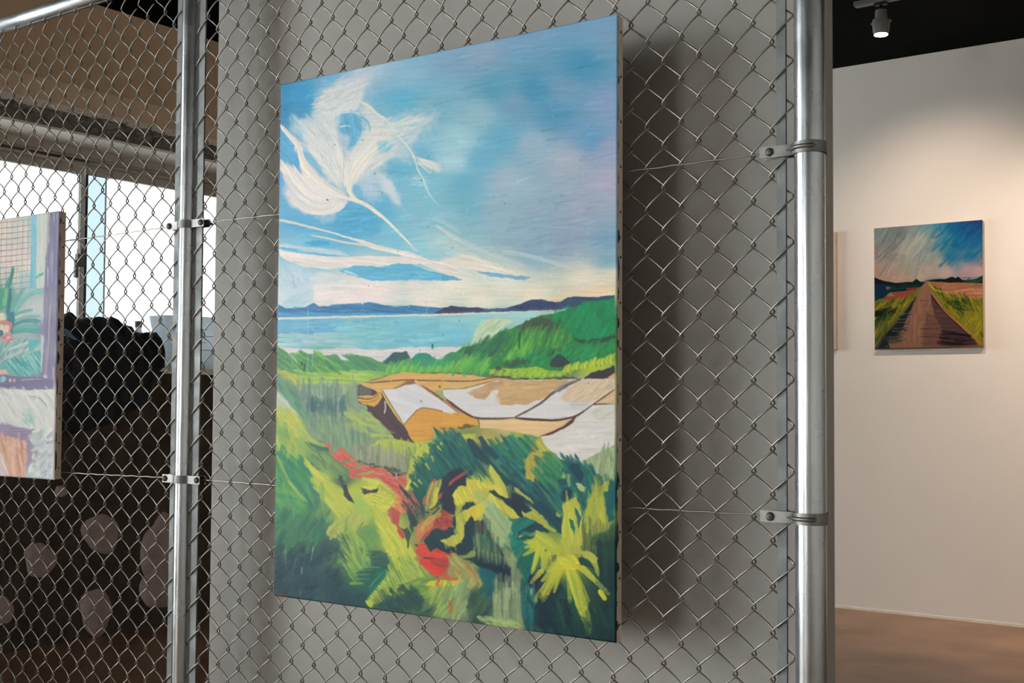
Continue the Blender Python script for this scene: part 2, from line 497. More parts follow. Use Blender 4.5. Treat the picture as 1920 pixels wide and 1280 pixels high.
def strap(path, h, th):
    """flat band swept along a plan path (x, y), height h"""
    n = len(path); v = []; f = []
    for i, (x, y) in enumerate(path):
        a = Vector(path[max(i - 1, 0)]); b = Vector(path[min(i + 1, n - 1)])
        t = (b - a).normalized(); nx, ny = t.y, -t.x
        for s, zz in ((0, -h / 2), (1, -h / 2), (1, h / 2), (0, h / 2)):
            v.append((x + nx * th * s, y + ny * th * s, zz))
    for i in range(n - 1):
        a = i * 4; b = a + 4
        f += [(a + k, a + (k + 1) % 4, b + (k + 1) % 4, b + k) for k in range(4)]
    f += [(0, 3, 2, 1), (n * 4 - 4, n * 4 - 3, n * 4 - 2, n * 4 - 1)]
    return v, f


def post(label, X, r, two):
    root = thing('fence_post', label, 'post', (X, 0, 0))
    MB().lathe([(r, 0), (r, 2.6)], 48).build('pipe', M['post'], root, auto=40)
    MB().lathe([(r + .004, 2.598), (r + .004, 2.62), (r * .8, 2.645), (r * .3, 2.655)], 32).build('post_cap', M['band'], root, auto=40)
    for z in (ZT, ZB):
        R = r + .0006; th = .0026; h = .0185
        g = .0075                        # half gap between the ears
        a0 = math.degrees(math.asin(g / R))
        def rot(p, s):                   # ears on the -x side (s = 1) or the +x side (s = -1)
            return (p[0] * s, p[1])
        loop = []
        if two:
            # front and back halves, an ear at either end
            bnd = None
            for s in (-1, 1):
                path = [(-r - .040, s * g), (-r - .010, s * g)] + [(R * math.cos(math.radians(180 - s * t)), -R * math.sin(math.radians(t)) * -1 * (1 if True else 1)) for t in ()]
                pts = [(-r - .044, s * g), (-math.sqrt(R * R - g * g) - .004, s * g)]
                for i in range(25):
                    t = math.radians(a0 + (180 - 2 * a0) * i / 24)
                    pts.append((-R * math.cos(t), s * R * math.sin(t)))
                pts += [(math.sqrt(R * R - g * g) + .004, s * g), (r + .046, s * g)]
                if s < 0:
                    pts = pts[::-1]
                v_, f_ = strap(pts, h, -th)
                b = MB().add(v_, f_).build('band', M['band'], root, auto=35); b.location.z = z
                bnd = bnd or b
            ears = ((-r - .034, 1), (r + .036, 1))
        else:
            pts = [(-r - .058, -g), (-r - .024, -g), (-math.sqrt(R * R - g * g) - .003, -g)]
            for i in range(41):
                t = math.radians(180 + a0 + (360 - 2 * a0) * i / 40)
                pts.append((R * math.cos(t), R * math.sin(t)))
            pts += [(-math.sqrt(R * R - g * g) - .003, g), (-r - .058, g)]
            v_, f_ = strap(pts, h, th)
            bnd = MB().add(v_, f_).build('band', M['band'], root, auto=35); bnd.location.z = z
            rib = [(-r - .012, -g - th, 0)] + [((R + th) * math.cos(math.radians(t)), (R + th) * math.sin(math.radians(t)), 0) for t in range(198, 318, 8)]
            MB().tube(rib, [.0012] + [.0036] * (len(rib) - 2) + [.0012], 10).build('pressed_rib', M['band'], bnd, smooth=True)
            ears = ((-r - .0405, 1),)
        for ex, _ in ears:
            yb = -g - th
            bo = MB().lathe([(.0072, 0), (.0070, .0018), (.0056, .0040), (.003, .0052), (.0008, .0056)], 20, (ex, yb, 0), (0, -1, 0)).lathe([(.0035, 0), (.0035, .034)], 12, (ex, yb, 0), (0, 1, 0)).build('bolt', M['bolt'], bnd, auto=50)
            MB().lathe([(.0065, 0), (.0065, .005)], 6, (ex, g + th, 0), (0, 1, 0)).build('nut', M['bolt'], bnd)
            if bo.parent is bnd:
                pass
    return root


post('bright galvanised steel end post at the right edge of the mesh', 0, .0246, False)
post('galvanised steel post between the two mesh panels, beside the window', XL, .0213, True)

# ---------------------------------------------------------------- paint box
# A small brush engine: pigment is laid down stroke by stroke on a flat sheet,
# then carried over to the colour attribute of a canvas mesh.
def _grid_noise(h, w, sx, sy, seed):
    rg = np.random.RandomState(seed)
    gh, gw = int(h / sy) + 3, int(w / sx) + 3
    g = rg.rand(gh, gw).astype(np.float32)
    y = np.arange(h) / sy; x = np.arange(w) / sx
    yi = y.astype(int); xi = x.astype(int)
    fy = y - yi; fx = x - xi
    fy = (fy * fy * (3 - 2 * fy))[:, None].astype(np.float32); fx = (fx * fx * (3 - 2 * fx))[None, :].astype(np.float32)
    a = g[yi][:, xi]; b = g[yi][:, xi + 1]; c = g[yi + 1][:, xi]; d = g[yi + 1][:, xi + 1]
    return (a * (1 - fx) + b * fx) * (1 - fy) + (c * (1 - fx) + d * fx) * fy


class Sheet:
    def __init__(self, x0, y0, x1, y1, s=1.0, seed=1):
        self.x0, self.y0, self.s = x0, y0, s
        self.w = int((x1 - x0) * s); self.h = int((y1 - y0) * s)
        self.C = np.zeros((self.h, self.w, 3), np.float32)
        self.Z = np.zeros((self.h, self.w), np.float32)
        self.rg = np.random.RandomState(seed)
        self.fr = (x0, y0, 1.0)
        h, w = self.h, self.w
        self.wx = _grid_noise(h, w, 9, 9, 11) - .5; self.wy = _grid_noise(h, w, 9, 9, 12) - .5
        self.wx2 = _grid_noise(h, w, 3, 3, 13) - .5; self.wy2 = _grid_noise(h, w, 3, 3, 14) - .5
        self.fine = _grid_noise(h, w, 1.6, 1.6, 15) - .5
        self.hs = (_grid_noise(h, w, 26, 1.7, 16) + _grid_noise(h, w, 70, 3, 17)) / 2 - .5
        self.vs = (_grid_noise(h, w, 1.7, 26, 18) + _grid_noise(h, w, 3, 70, 19)) / 2 - .5

    def frame(self, x, y, k):
        self.fr = (x, y, k)

    def T(self, pts):
        p = np.asarray(pts, np.float64).reshape(-1, 2)
        q = p / self.fr[2] + np.array(self.fr[:2])
        return (q - np.array([self.x0, self.y0])) * self.s

    def under(self, samples, k=3.2):
        p = self.T([q[:2] for q in samples]); c = np.array([q[2] for q in samples], np.float32) / 255
        st = 4
        yy, xx = np.mgrid[0:self.h + st:st, 0:self.w + st:st].astype(np.float32)
        W = 0; A = 0
        for (px, py), col in zip(p, c):
            d2 = (xx - px) ** 2 + ((yy - py) * 1.25) ** 2 + 60
            w = d2 ** (-k / 2)
            W = W + w; A = A + w[..., None] * col
        A = A / W[..., None]
        yi = np.arange(self.h) / st; xi = np.arange(self.w) / st
        y0 = yi.astype(int); x0 = xi.astype(int)
        fy = (yi - y0)[:, None, None]; fx = (xi - x0)[None, :, None]
        self.C[:] = (A[y0][:, x0] * (1 - fx) + A[y0][:, x0 + 1] * fx) * (1 - fy) + (A[y0 + 1][:, x0] * (1 - fx) + A[y0 + 1][:, x0 + 1] * fx) * fy

    def grain(self, field, amt, y0=None, y1=None):
        a = 0 if y0 is None else int((y0 - self.y0) * self.s); b = self.h if y1 is None else int((y1 - self.y0) * self.s)
        self.C[a:b] *= 1 + amt * field[a:b, :, None]

    def _lay(self, ys, xs, a, col, relief):
        c = self.C[ys, xs]
        self.C[ys, xs] = c * (1 - a[..., None]) + col * a[..., None]
        if relief is not None:
            z = self.Z[ys, xs]
            self.Z[ys, xs] = z * (1 - .6 * a) + relief * a

    def poly(self, pts, col, a=1.0, warp=2.0, soft=.8, streak=None, amt=.10, relief=.25, curve=False):
        p = self.T(pts)
        if curve:
            p = spline(p, 3.0, True)
        m = 6
        x0 = max(int(p[:, 0].min()) - m, 0); x1 = min(int(p[:, 0].max()) + m, self.w)
        y0 = max(int(p[:, 1].min()) - m, 0); y1 = min(int(p[:, 1].max()) + m, self.h)
        if x1 <= x0 or y1 <= y0:
            return
        ys, xs = slice(y0, y1), slice(x0, x1)
        yy, xx = np.mgrid[y0:y1, x0:x1].astype(np.float32)
        xx = xx + warp * (self.wx[ys, xs] * 1.0 + self.wx2[ys, xs] * .3); yy = yy + warp * (self.wy[ys, xs] * 1.0 + self.wy2[ys, xs] * .3)
        acc = np.zeros(xx.shape, np.float32)
        offs = ((-.25, -.25), (.25, .25), (-.25, .25), (.25, -.25)) if soft <= 1 else [(self.rg.uniform(-soft, soft), self.rg.uniform(-soft, soft)) for _ in range(10)]
        for ox, oy in offs:
            ins = np.zeros(xx.shape, bool)
            X = xx + ox; Y = yy + oy
            n = len(p)
            for i in range(n):
                ax, ay = p[i]; bx, by = p[(i + 1) % n]
                if ay == by:
                    continue
                cr = ((ay > Y) != (by > Y)) & (X < (bx - ax) * (Y - ay) / (by - ay) + ax)
                ins ^= cr
            acc += ins
        acc *= a / len(offs)
        col = np.array(col, np.float32) / 255
        f = 1 + amt * .5 * self.fine[ys, xs]
        if streak == 'h':
            f = f + amt * 1.6 * self.hs[ys, xs]
        elif streak == 'v':
            f = f + amt * 1.6 * self.vs[ys, xs]
        elif streak is not None:
            f = f + amt * 1.2 * self.dirn(yy, xx, streak)
        self._lay(ys, xs, acc, np.clip(col * f[..., None], 0, 1), relief)

    def dirn(self, yy, xx, ang):
        c, s_ = math.cos(math.radians(ang)), math.sin(math.radians(ang))
        v = (-xx * s_ + yy * c) + 4000; u = xx * c + yy * s_ + 4000
        return self.hs[v.astype(int) % self.h, u.astype(int) % self.w] * 1.6

    def stroke(self, pts, w0, w1, col, a=1.0, dry=.35, relief=.5, taper=.5):
        """one brush stroke along a spline; widths in sheet units"""
        p = self.T(pts)
        p = spline(p, 4.0) if len(p) > 2 else np.linspace(p[0], p[-1], max(2, int(np.hypot(*(p[-1] - p[0])) / 10) + 2))
        w0 = w0 * self.s / 2; w1 = w1 * self.s / 2
        m = max(w0, w1) + 2
        x0 = max(int(p[:, 0].min() - m), 0); x1 = min(int(p[:, 0].max() + m) + 1, self.w)
        y0 = max(int(p[:, 1].min() - m), 0); y1 = min(int(p[:, 1].max() + m) + 1, self.h)
        if x1 <= x0 or y1 <= y0:
            return
        ys, xs = slice(y0, y1), slice(x0, x1)
        yy, xx = np.mgrid[y0:y1, x0:x1].astype(np.float32)
        xx += .5 * self.wx2[ys, xs]; yy += .5 * self.wy2[ys, xs]
        seg = np.hypot(*(p[1:] - p[:-1]).T); L = np.concatenate([[0], np.cumsum(seg)]); tot = max(L[-1], 1e-6)
        best = np.full(xx.shape, 1e9, np.float32); bt = np.zeros(xx.shape, np.float32); bs = np.zeros(xx.shape, np.float32)
        for i in range(len(p) - 1):
            d = p[i + 1] - p[i]; l2 = d @ d + 1e-9
            t = np.clip(((xx - p[i, 0]) * d[0] + (yy - p[i, 1]) * d[1]) / l2, 0, 1)
            ex = xx - p[i, 0] - t * d[0]; ey = yy - p[i, 1] - t * d[1]
            q = ex * ex + ey * ey
            k = q < best
            best = np.where(k, q, best); bt = np.where(k, (L[i] + t * seg[i]) / tot, bt)
            bs = np.where(k, np.sign(d[0] * ey - d[1] * ex), bs)
        dist = np.sqrt(best)
        w = w0 + (w1 - w0) * bt
        w = w * np.clip(np.minimum(bt * 6 + (1 - taper), (1 - bt) * 4 + (1 - taper)), 0, 1)
        al = np.clip((w - dist) + .5, 0, 1)
        br = self.rg.rand(48).astype(np.float32)
        u = (dist * bs / max(w0, w1, .5) * .5 + .5) * max(4, min(40, max(w0, w1) * 1.5))
        bri = np.interp(np.clip(u, 0, 47), np.arange(48), br)
        al = al * a * np.clip(1 - dry * np.clip(bri * .7 + bt * .7 + self.fine[ys, xs] - .35, 0, 1) * 1.3, 0, 1)
        c = np.array(col, np.float32) / 255
        f = 1 + .16 * (bri - .5) + .05 * self.fine[ys, xs]
        self._lay(ys, xs, al, np.clip(c * f[..., None], 0, 1), relief * (.5 + .5 * bri))

    def hatch(self, pts, cols, ang, ln, wd, n, a=.8, jit=10, dry=.5, bend=0.0, relief=.4):
        """n short strokes scattered inside a polygon, all brushed in about one direction"""
        k = self.fr[2]
        p = np.asarray(pts, float).reshape(-1, 2)
        lo, hi = p.min(0), p.max(0)
        done = 0; tries = 0
        while done < n and tries < n * 30:
            tries += 1
            q = lo + self.rg.rand(2) * (hi - lo)
            ins = False
            for i in range(len(p)):
                ax, ay = p[i]; bx, by = p[(i + 1) % len(p)]
                if (ay > q[1]) != (by > q[1]) and q[0] < (bx - ax) * (q[1] - ay) / (by - ay) + ax:
                    ins = not ins
            if not ins:
                continue
            done += 1
            t = math.radians(ang + self.rg.uniform(-jit, jit)); l = ln * k * self.rg.uniform(.6, 1.3) / 2
            d = np.array([math.cos(t), math.sin(t)]); nrm = np.array([-d[1], d[0]])
            c = cols[self.rg.randint(len(cols))]
            c = np.clip(np.array(c) * self.rg.uniform(.93, 1.07), 0, 255)
            b = bend * l * self.rg.uniform(.5, 1.2)
            self.stroke([q - d * l, q + nrm * b, q + d * l], wd * self.rg.uniform(.7, 1.3), wd * .7, c, a, dry, relief)

    def hair(self, root, edge, cols, n, w=2.0, a=.55, bow=.12, r0=.05, r1=1.0, dry=.5):
        """fine strokes that run from a root to points along an edge curve"""
        e = np.asarray(edge, float); seg = np.linspace(0, 1, len(e))
        for i in range(n):
            t = self.rg.rand()
            q = np.array([np.interp(t, seg, e[:, 0]), np.interp(t, seg, e[:, 1])])
            p = np.asarray(root, float) + self.rg.uniform(-.04, .04, 2) * np.hypot(*(q - root))
            s0 = self.rg.uniform(r0, max(r0, r1 - .45)); s1 = self.rg.uniform(s0 + .25, r1)
            d = q - p; nn = np.array([-d[1], d[0]]) * bow * self.rg.uniform(.4, 1.4)
            f = lambda s: p + d * s + nn * math.sin(math.pi * s)
            c = np.clip(np.array(cols[self.rg.randint(len(cols))]) + self.rg.uniform(-6, 6), 0, 255)
            self.stroke([f(s0), f((s0 + s1) / 2), f(s1)], w * self.rg.uniform(.6, 1.5), w * .6, c, a, dry, .5)

    def fan(self, c, tips, w0, w1, col, **kw):
        for t in tips:
            self.stroke([c, t], w0, w1, col, **kw)


def spline(p, step, closed=False):
    n = len(p); out = []
    rng = range(n) if closed else range(n - 1)
    for i in rng:
        if closed:
            a, b, c, d = p[(i - 1) % n], p[i], p[(i + 1) % n], p[(i + 2) % n]
        else:
            a, b, c, d = p[max(i - 1, 0)], p[i], p[i + 1], p[min(i + 2, n - 1)]
        m = max(2, int(np.hypot(*(c - b)) / step))
        for t in np.arange(m) / m:
            out.append(.5 * ((2 * b) + (c - a) * t + (2 * a - 5 * b + 4 * c - d) * t * t + (3 * b - a - 3 * c + d) * t ** 3))
    if not closed:
        out.append(p[-1])
    return np.array(out)

def paint_bay():
    S = Sheet(500, 15, 1170, 1215, 1.0, 5)
    P, B, HT, F = S.poly, S.stroke, S.hatch, S.frame
    U = []
    def u(fr, *rows):
        F(*fr)
        for x, y, c in rows:
            U.append((x / fr[2] + fr[0], y / fr[2] + fr[1], c))
    I0 = (0, 0, 1.0)
    # ---- thin underpainting: the big colour areas
    u(I0, (530, 172, (38, 128, 184)), (560, 178, (42, 142, 198)), (620, 160, (88, 158, 206)), (700, 125, (150, 180, 206)), (760, 140, (122, 172, 202)),
      (760, 190, (78, 164, 204)), (805, 200, (104, 164, 192)), (850, 110, (112, 155, 190)), (900, 100, (124, 154, 186)), (1000, 62, (104, 150, 190)),
      (1100, 45, (102, 150, 190)), (1140, 60, (106, 150, 186)), (1090, 125, (62, 138, 180)), (1000, 170, (60, 138, 180)), (930, 168, (74, 148, 182)),
      (965, 190, (100, 148, 184)), (1060, 168, (100, 148, 184)), (1142, 200, (118, 148, 190)), (1040, 215, (70, 140, 182)), (1110, 258, (90, 146, 192)),
      (1146, 280, (140, 152, 190)), (900, 215, (126, 172, 194)), (862, 260, (142, 190, 206)), (850, 300, (152, 196, 212)), (940, 260, (86, 160, 196)),
      (900, 300, (92, 164, 200)), (1000, 272, (136, 168, 194)), (1060, 300, (152, 164, 186)), (1140, 340, (158, 160, 188)), (870, 345, (90, 164, 196)),
      (950, 340, (146, 172, 194)), (930, 400, (132, 168, 190)), (1000, 420, (126, 160, 186)), (1100, 380, (142, 156, 182)), (1060, 440, (128, 150, 182)),
      (1140, 450, (110, 150, 182)), (1000, 470, (122, 160, 186)), (1140, 488, (116, 160, 182)), (880, 385, (100, 168, 196)), (860, 425, (122, 176, 196)),
      (800, 335, (112, 180, 206)), (780, 300, (86, 170, 206)), (750, 240, (108, 174, 206)), (650, 420, (58, 154, 206)), (640, 395, (56, 150, 206)),
      (560, 412, (70, 160, 210)), (600, 380, (84, 160, 206)), (530, 330, (62, 150, 210)), (545, 262, (60, 150, 206)), (530, 215, (24, 122, 178)),
      (700, 400, (72, 164, 210)), (740, 440, (104, 180, 210)), (800, 400, (112, 180, 206)), (780, 470, (126, 190, 210)), (600, 465, (82, 170, 216)),
      (560, 460, (112, 180, 214)), (820, 450, (150, 192, 205)), (530, 555, (206, 212, 220)), (600, 550, (226, 214, 214)), (700, 545, (236, 214, 214)),
      (800, 560, (226, 214, 204)), (900, 560, (222, 214, 200)), (1000, 555, (222, 210, 190)), (1100, 522, (214, 204, 190)), (1125, 540, (226, 200, 170)),
      (950, 530, (216, 214, 206)), (560, 520, (170, 200, 220)), (540, 562, (174, 204, 220)), (700, 520, (220, 214, 214)), (850, 530, (222, 216, 208)),
      (1150, 515, (206, 200, 190)), (650, 560, (232, 214, 216)))
    E_, G_, H_, I_ = (500, 660, 4.2667), (840, 660, 4.2667), (500, 900, 4.0), (840, 900, 4.0)
    u(I0, (540, 610, (92, 168, 208)), (640, 620, (104, 178, 208)), (760, 610, (110, 190, 206)), (850, 620, (108, 184, 206)), (560, 640, (132, 186, 202)),
      (680, 645, (124, 190, 206)), (800, 640, (98, 180, 206)), (980, 590, (162, 204, 204)), (900, 600, (124, 190, 206)), (700, 660, (206, 200, 206)),
      (1100, 600, (16, 128, 82)), (1000, 630, (46, 120, 62)), (950, 660, (66, 140, 62)))
    u(E_, (100, 60, (78, 138, 100)), (180, 110, (120, 168, 80)), (300, 80, (98, 162, 84)), (450, 90, (120, 174, 76)), (600, 60, (72, 150, 94)), (750, 80, (80, 154, 104)),
      (860, 90, (76, 150, 110)), (500, 160, (150, 184, 80)), (250, 200, (172, 184, 76)), (120, 150, (184, 174, 90)), (600, 190, (154, 188, 86)), (750, 190, (130, 184, 80)),
      (150, 260, (96, 150, 116)), (250, 330, (90, 130, 124)), (400, 280, (124, 150, 130)), (550, 300, (150, 164, 130)), (650, 290, (164, 174, 124)), (450, 420, (72, 110, 116)),
      (350, 450, (82, 120, 120)), (600, 420, (78, 120, 120)), (700, 400, (150, 164, 124)), (500, 530, (110, 144, 124)), (400, 600, (124, 150, 116)), (650, 550, (134, 160, 120)),
      (800, 560, (150, 170, 110)), (900, 640, (164, 180, 96)), (600, 680, (124, 154, 116)), (750, 690, (130, 154, 116)), (960, 725, (174, 190, 78)), (1050, 770, (170, 184, 86)),
      (110, 350, (178, 190, 166)), (180, 430, (176, 190, 160)), (130, 480, (184, 190, 82)), (220, 560, (194, 190, 80)), (100, 560, (140, 180, 90)), (130, 700, (50, 148, 112)),
      (210, 650, (184, 184, 80)), (100, 800, (130, 170, 86)), (250, 760, (160, 180, 80)), (150, 900, (90, 160, 90)), (250, 900, (52, 140, 100)), (100, 1000, (62, 140, 96)),
      (200, 1000, (100, 164, 90)), (300, 950, (60, 140, 96)), (120, 1100, (90, 160, 86)), (250, 1150, (80, 164, 110)), (400, 1100, (60, 120, 100)), (350, 1200, (52, 112, 96)),
      (420, 880, (110, 150, 90)), (500, 850, (110, 150, 90)), (550, 950, (110, 144, 86)), (610, 1020, (70, 92, 86)), (450, 1000, (188, 194, 76)), (560, 1130, (194, 198, 72)),
      (700, 1100, (184, 194, 66)), (850, 1150, (204, 204, 72)), (900, 1060, (188, 190, 76)), (1000, 1000, (200, 110, 96)), (600, 1220, (188, 194, 76)), (760, 1230, (150, 190, 86)))
    u(H_, (80, 250, (70, 140, 90)), (150, 330, (56, 110, 86)), (250, 230, (72, 150, 100)), (100, 480, (48, 88, 84)), (250, 450, (56, 92, 88)), (350, 330, (58, 104, 90)),
      (420, 260, (120, 160, 90)), (60, 650, (44, 72, 84)), (200, 650, (46, 76, 88)), (350, 600, (48, 78, 88)), (450, 500, (48, 86, 88)), (100, 820, (42, 66, 80)), (300, 820, (46, 74, 88)),
      (500, 750, (46, 76, 84)), (550, 870, (42, 70, 84)), (700, 880, (38, 74, 84)), (820, 700, (34, 110, 90)), (780, 800, (38, 100, 88)), (600, 600, (110, 160, 80)), (700, 500, (130, 170, 80)),
      (700, 680, (60, 120, 80)), (860, 600, (60, 100, 84)), (600, 330, (170, 184, 84)), (700, 390, (110, 150, 84)), (800, 380, (100, 150, 90)), (900, 330, (194, 200, 70)), (950, 480, (178, 194, 70)),
      (1000, 600, (170, 190, 74)), (1050, 700, (150, 180, 80)), (950, 780, (130, 170, 74)), (900, 920, (44, 78, 80)), (1050, 900, (54, 90, 76)), (1150, 750, (130, 160, 74)), (1200, 850, (110, 150, 76)),
      (1200, 960, (50, 80, 76)), (1300, 820, (168, 180, 70)), (1400, 850, (150, 170, 80)), (1330, 960, (120, 160, 100)), (1400, 960, (140, 120, 90)), (1250, 600, (210, 70, 60)), (1300, 640, (180, 70, 66)),
      (1130, 180, (60, 90, 84)), (1250, 150, (180, 170, 80)), (1330, 300, (170, 70, 66)))
    u(I_, (60, 100, (206, 196, 66)), (200, 60, (200, 190, 66)), (330, 40, (186, 184, 70)), (200, 220, (206, 190, 62)), (80, 280, (170, 176, 66)), (150, 350, (34, 56, 68)), (40, 420, (150, 160, 70)),
      (60, 510, (30, 62, 72)), (260, 380, (60, 70, 66)), (270, 450, (34, 120, 100)), (330, 300, (140, 166, 116)), (400, 420, (146, 170, 130)), (420, 200, (190, 184, 70)), (330, 560, (40, 64, 68)),
      (250, 590, (28, 46, 64)), (420, 640, (28, 46, 64)), (450, 520, (80, 110, 84)), (500, 600, (130, 156, 110)), (480, 400, (20, 124, 106)), (560, 450, (14, 112, 100)), (560, 330, (24, 104, 94)),
      (560, 600, (20, 100, 90)), (580, 700, (24, 84, 84)), (300, 700, (20, 96, 100)), (300, 830, (22, 84, 96)), (420, 700, (28, 56, 72)), (430, 850, (150, 166, 120)), (500, 950, (134, 150, 110)),
      (400, 1050, (150, 170, 110)), (600, 900, (30, 110, 110)), (600, 1040, (60, 80, 76)), (700, 950, (26, 48, 66)), (720, 820, (26, 46, 62)), (850, 900, (40, 90, 56)), (800, 1050, (24, 60, 66)),
      (950, 1000, (24, 62, 66)), (1000, 1130, (26, 52, 56)), (1150, 1000, (30, 60, 48)), (1200, 1150, (20, 44, 56)), (1230, 800, (22, 48, 56)), (1180, 650, (30, 74, 66)), (1220, 480, (30, 78, 60)),
      (1100, 480, (60, 80, 60)), (1220, 150, (24, 88, 92)), (1150, 250, (130, 150, 66)), (1000, 150, (30, 110, 100)), (950, 230, (166, 174, 70)), (800, 130, (40, 110, 90)), (700, 200, (30, 90, 90)),
      (600, 100, (28, 70, 80)), (530, 150, (30, 48, 66)), (760, 300, (30, 90, 92)), (700, 440, (176, 180, 56)), (900, 480, (170, 174, 62)), (880, 620, (196, 192, 48)), (200, 620, (140, 160, 80)),
      (60, 640, (180, 100, 70)), (180, 740, (150, 140, 84)), (60, 850, (150, 170, 110)), (200, 900, (56, 84, 70)), (250, 1000, (50, 76, 70)), (100, 960, (120, 146, 110)))
    u(G_, (100, 120, (60, 150, 80)), (250, 100, (60, 160, 70)), (500, 40, (60, 150, 60)), (760, 60, (20, 140, 90)), (900, 60, (40, 50, 62)), (1100, 20, (20, 140, 76)), (700, 160, (150, 190, 50)), (1150, 90, (184, 194, 50)),
      (150, 200, (214, 168, 90)), (500, 280, (196, 156, 110)), (800, 280, (206, 170, 120)), (1200, 250, (206, 180, 146)), (300, 440, (206, 200, 202)), (800, 450, (206, 200, 200)), (1150, 560, (212, 204, 198)), (1000, 780, (212, 200, 194)),
      (100, 540, (218, 156, 66)), (500, 580, (222, 182, 132)), (200, 640, (130, 140, 70)), (300, 690, (186, 164, 72)), (550, 650, (156, 170, 70)), (60, 700, (190, 180, 66)), (600, 720, (60, 130, 80)), (720, 800, (180, 160, 66)),
      (700, 920, (150, 164, 66)), (850, 880, (40, 110, 84)), (1200, 880, (150, 170, 130)), (100, 800, (24, 80, 84)), (300, 780, (28, 72, 84)), (450, 860, (34, 110, 100)), (550, 1000, (30, 88, 92)), (850, 1020, (60, 120, 90)),
      (1000, 1000, (24, 80, 90)), (1200, 1150, (160, 176, 66)), (1300, 1100, (24, 90, 90)))
    F(*I0)
    S.under(U)
    k_ = np.clip((600 - (np.arange(S.h) + 15)) / 60, 0, 1)[:, None, None]
    S.C += (np.array([.04, .03, .02], np.float32) * k_).astype(np.float32)      # a thin pale glaze over the sky
    S.grain(S.hs, .07, 15, 600); S.grain(S.fine, .035)
    # loose horizontal scumbling in the sky
    for q in range(1500):
        x = S.rg.uniform(505, 1168); y = S.rg.uniform(20, 505)
        yi, xi = int(y - 15), int(x - 500)
        if yi >= S.h or xi >= S.w:
            continue
        c = S.C[yi, xi] * 255 * S.rg.uniform(.90, 1.12) + np.array([S.rg.uniform(-14, 16), S.rg.uniform(-7, 9), S.rg.uniform(-4, 7)])
        dl = S.rg.uniform(6, 30); sl = S.rg.uniform(.02, .34) * dl
        B([(x - dl, y + sl), (x + dl, y - sl)], S.rg.uniform(2, 7), 2.4, np.clip(c, 0, 255), S.rg.uniform(.2, .5), .7, .25)
    # ---- plume cloud (J, K, L)
    J, K, L = (510, 140, 6.4), (640, 120, 6.4), (510, 290, 6.4)
    cr, wh, pk, gy = (226, 216, 206), (232, 224, 218), (222, 212, 216), (204, 206, 208)
    F(*J)
    P([(120, 560), (520, 500), (640, 120), (1240, -60), (1100, 260), (1290, 480), (1900, 420), (1960, 700), (1500, 1150), (1290, 1400), (1100, 1500), (500, 1650), (180, 1600), (110, 1100)], (176, 198, 214), .30, 20, 26)
    P([(200, 620), (520, 540), (640, 200), (1160, 0), (1040, 300), (1290, 520), (1600, 560), (1500, 900), (1200, 1200), (1000, 1500), (500, 1560), (220, 1460), (160, 1000)], (196, 206, 214), .30, 16, 16)
    P([(760, 60), (1160, -40), (1200, 30), (1060, 240), (960, 330), (860, 430), (800, 560), (640, 560), (540, 460), (570, 280), (660, 150)], (200, 202, 206), .55, 12, 12, 20)
    HT([(640, 170), (1100, 0), (1060, 230), (880, 400), (620, 460), (580, 300)], [(212, 206, 204), (220, 210, 204), (196, 202, 212), (190, 198, 208)], -22, 34, 4, 110, .6, 14, .6)
    HT([(760, 60), (1190, -10), (1100, 130), (900, 180)], [(214, 206, 210), (190, 200, 220), (170, 190, 216)], -28, 16, 2.5, 60, .6, 25, .6)
    P([(230, 470), (300, 480), (420, 580), (560, 600), (560, 760), (380, 680), (260, 690), (225, 580)], (190, 208, 214), .7, 6, 6, 40)
    P([(380, 560), (560, 500), (720, 480), (800, 600), (800, 800), (860, 900), (920, 900), (900, 1200), (860, 1290), (640, 1290), (560, 1140), (500, 1000), (420, 900), (360, 760)], (206, 208, 212), .7, 8, 8, 60)
    HT([(420, 600), (780, 560), (820, 860), (880, 1000), (860, 1280), (660, 1200), (520, 900)], [(212, 208, 208), (196, 204, 212), (188, 200, 212), (216, 210, 206)], 62, 46, 5, 120, .55, 16, .5)
    P([(860, 430), (1000, 430), (1060, 540), (1085, 660), (1050, 790), (990, 870), (910, 880), (940, 780), (880, 690), (810, 680), (790, 560)], (92, 170, 210), .8, 6, 5, 60)
    P([(1090, 480), (1150, 540), (1190, 620), (1180, 690), (1150, 640)], (110, 184, 210), .8, 3, 2)
    P([(800, 690), (880, 700), (940, 790), (900, 880), (840, 860), (800, 760)], (160, 184, 212), .7, 5, 3)
    HT([(920, 470), (1030, 500), (1070, 640), (1000, 840), (940, 860), (950, 700)], [(80, 160, 206), (104, 178, 214), (124, 190, 214)], 80, 22, 3, 26, .5, 12, .6)
    B([(830, 630), (880, 605), (915, 605)], 3, 2, wh, .9); B([(860, 420), (950, 410), (1020, 400)], 3, 2, wh, .6)
    P([(1010, 830), (1200, 720), (1290, 660), (1290, 900), (1180, 1010), (1090, 1110), (1010, 1220), (950, 1290), (870, 1290), (880, 1120), (940, 960)], (222, 214, 206), .8, 7, 7, -35)
    HT([(1020, 850), (1280, 680), (1280, 900), (1000, 1220), (890, 1270), (930, 980)], [(232, 222, 208), (224, 214, 208), (212, 208, 210)], -48, 40, 4, 60, .6, 14, .5)
    for q in (0, 1, 2, 3):
        B([(250 + 12 * q, 720 + 12 * q), (330, 800 + 20 * q), (500, 900 + 10 * q), (640, 1000)], 5, 3, pk, .5)
    # dark blue hollows on the left
    P([(106, 680), (180, 720), (280, 840), (310, 940), (350, 1060), (360, 1160), (300, 1120), (200, 1040), (110, 990)], (76, 160, 210), .9, 5, 4, 45)
    P([(380, 900), (480, 960), (540, 1060), (600, 1140), (610, 1240), (540, 1200), (470, 1080), (420, 1020)], (112, 174, 216), .9, 3, 1.5)
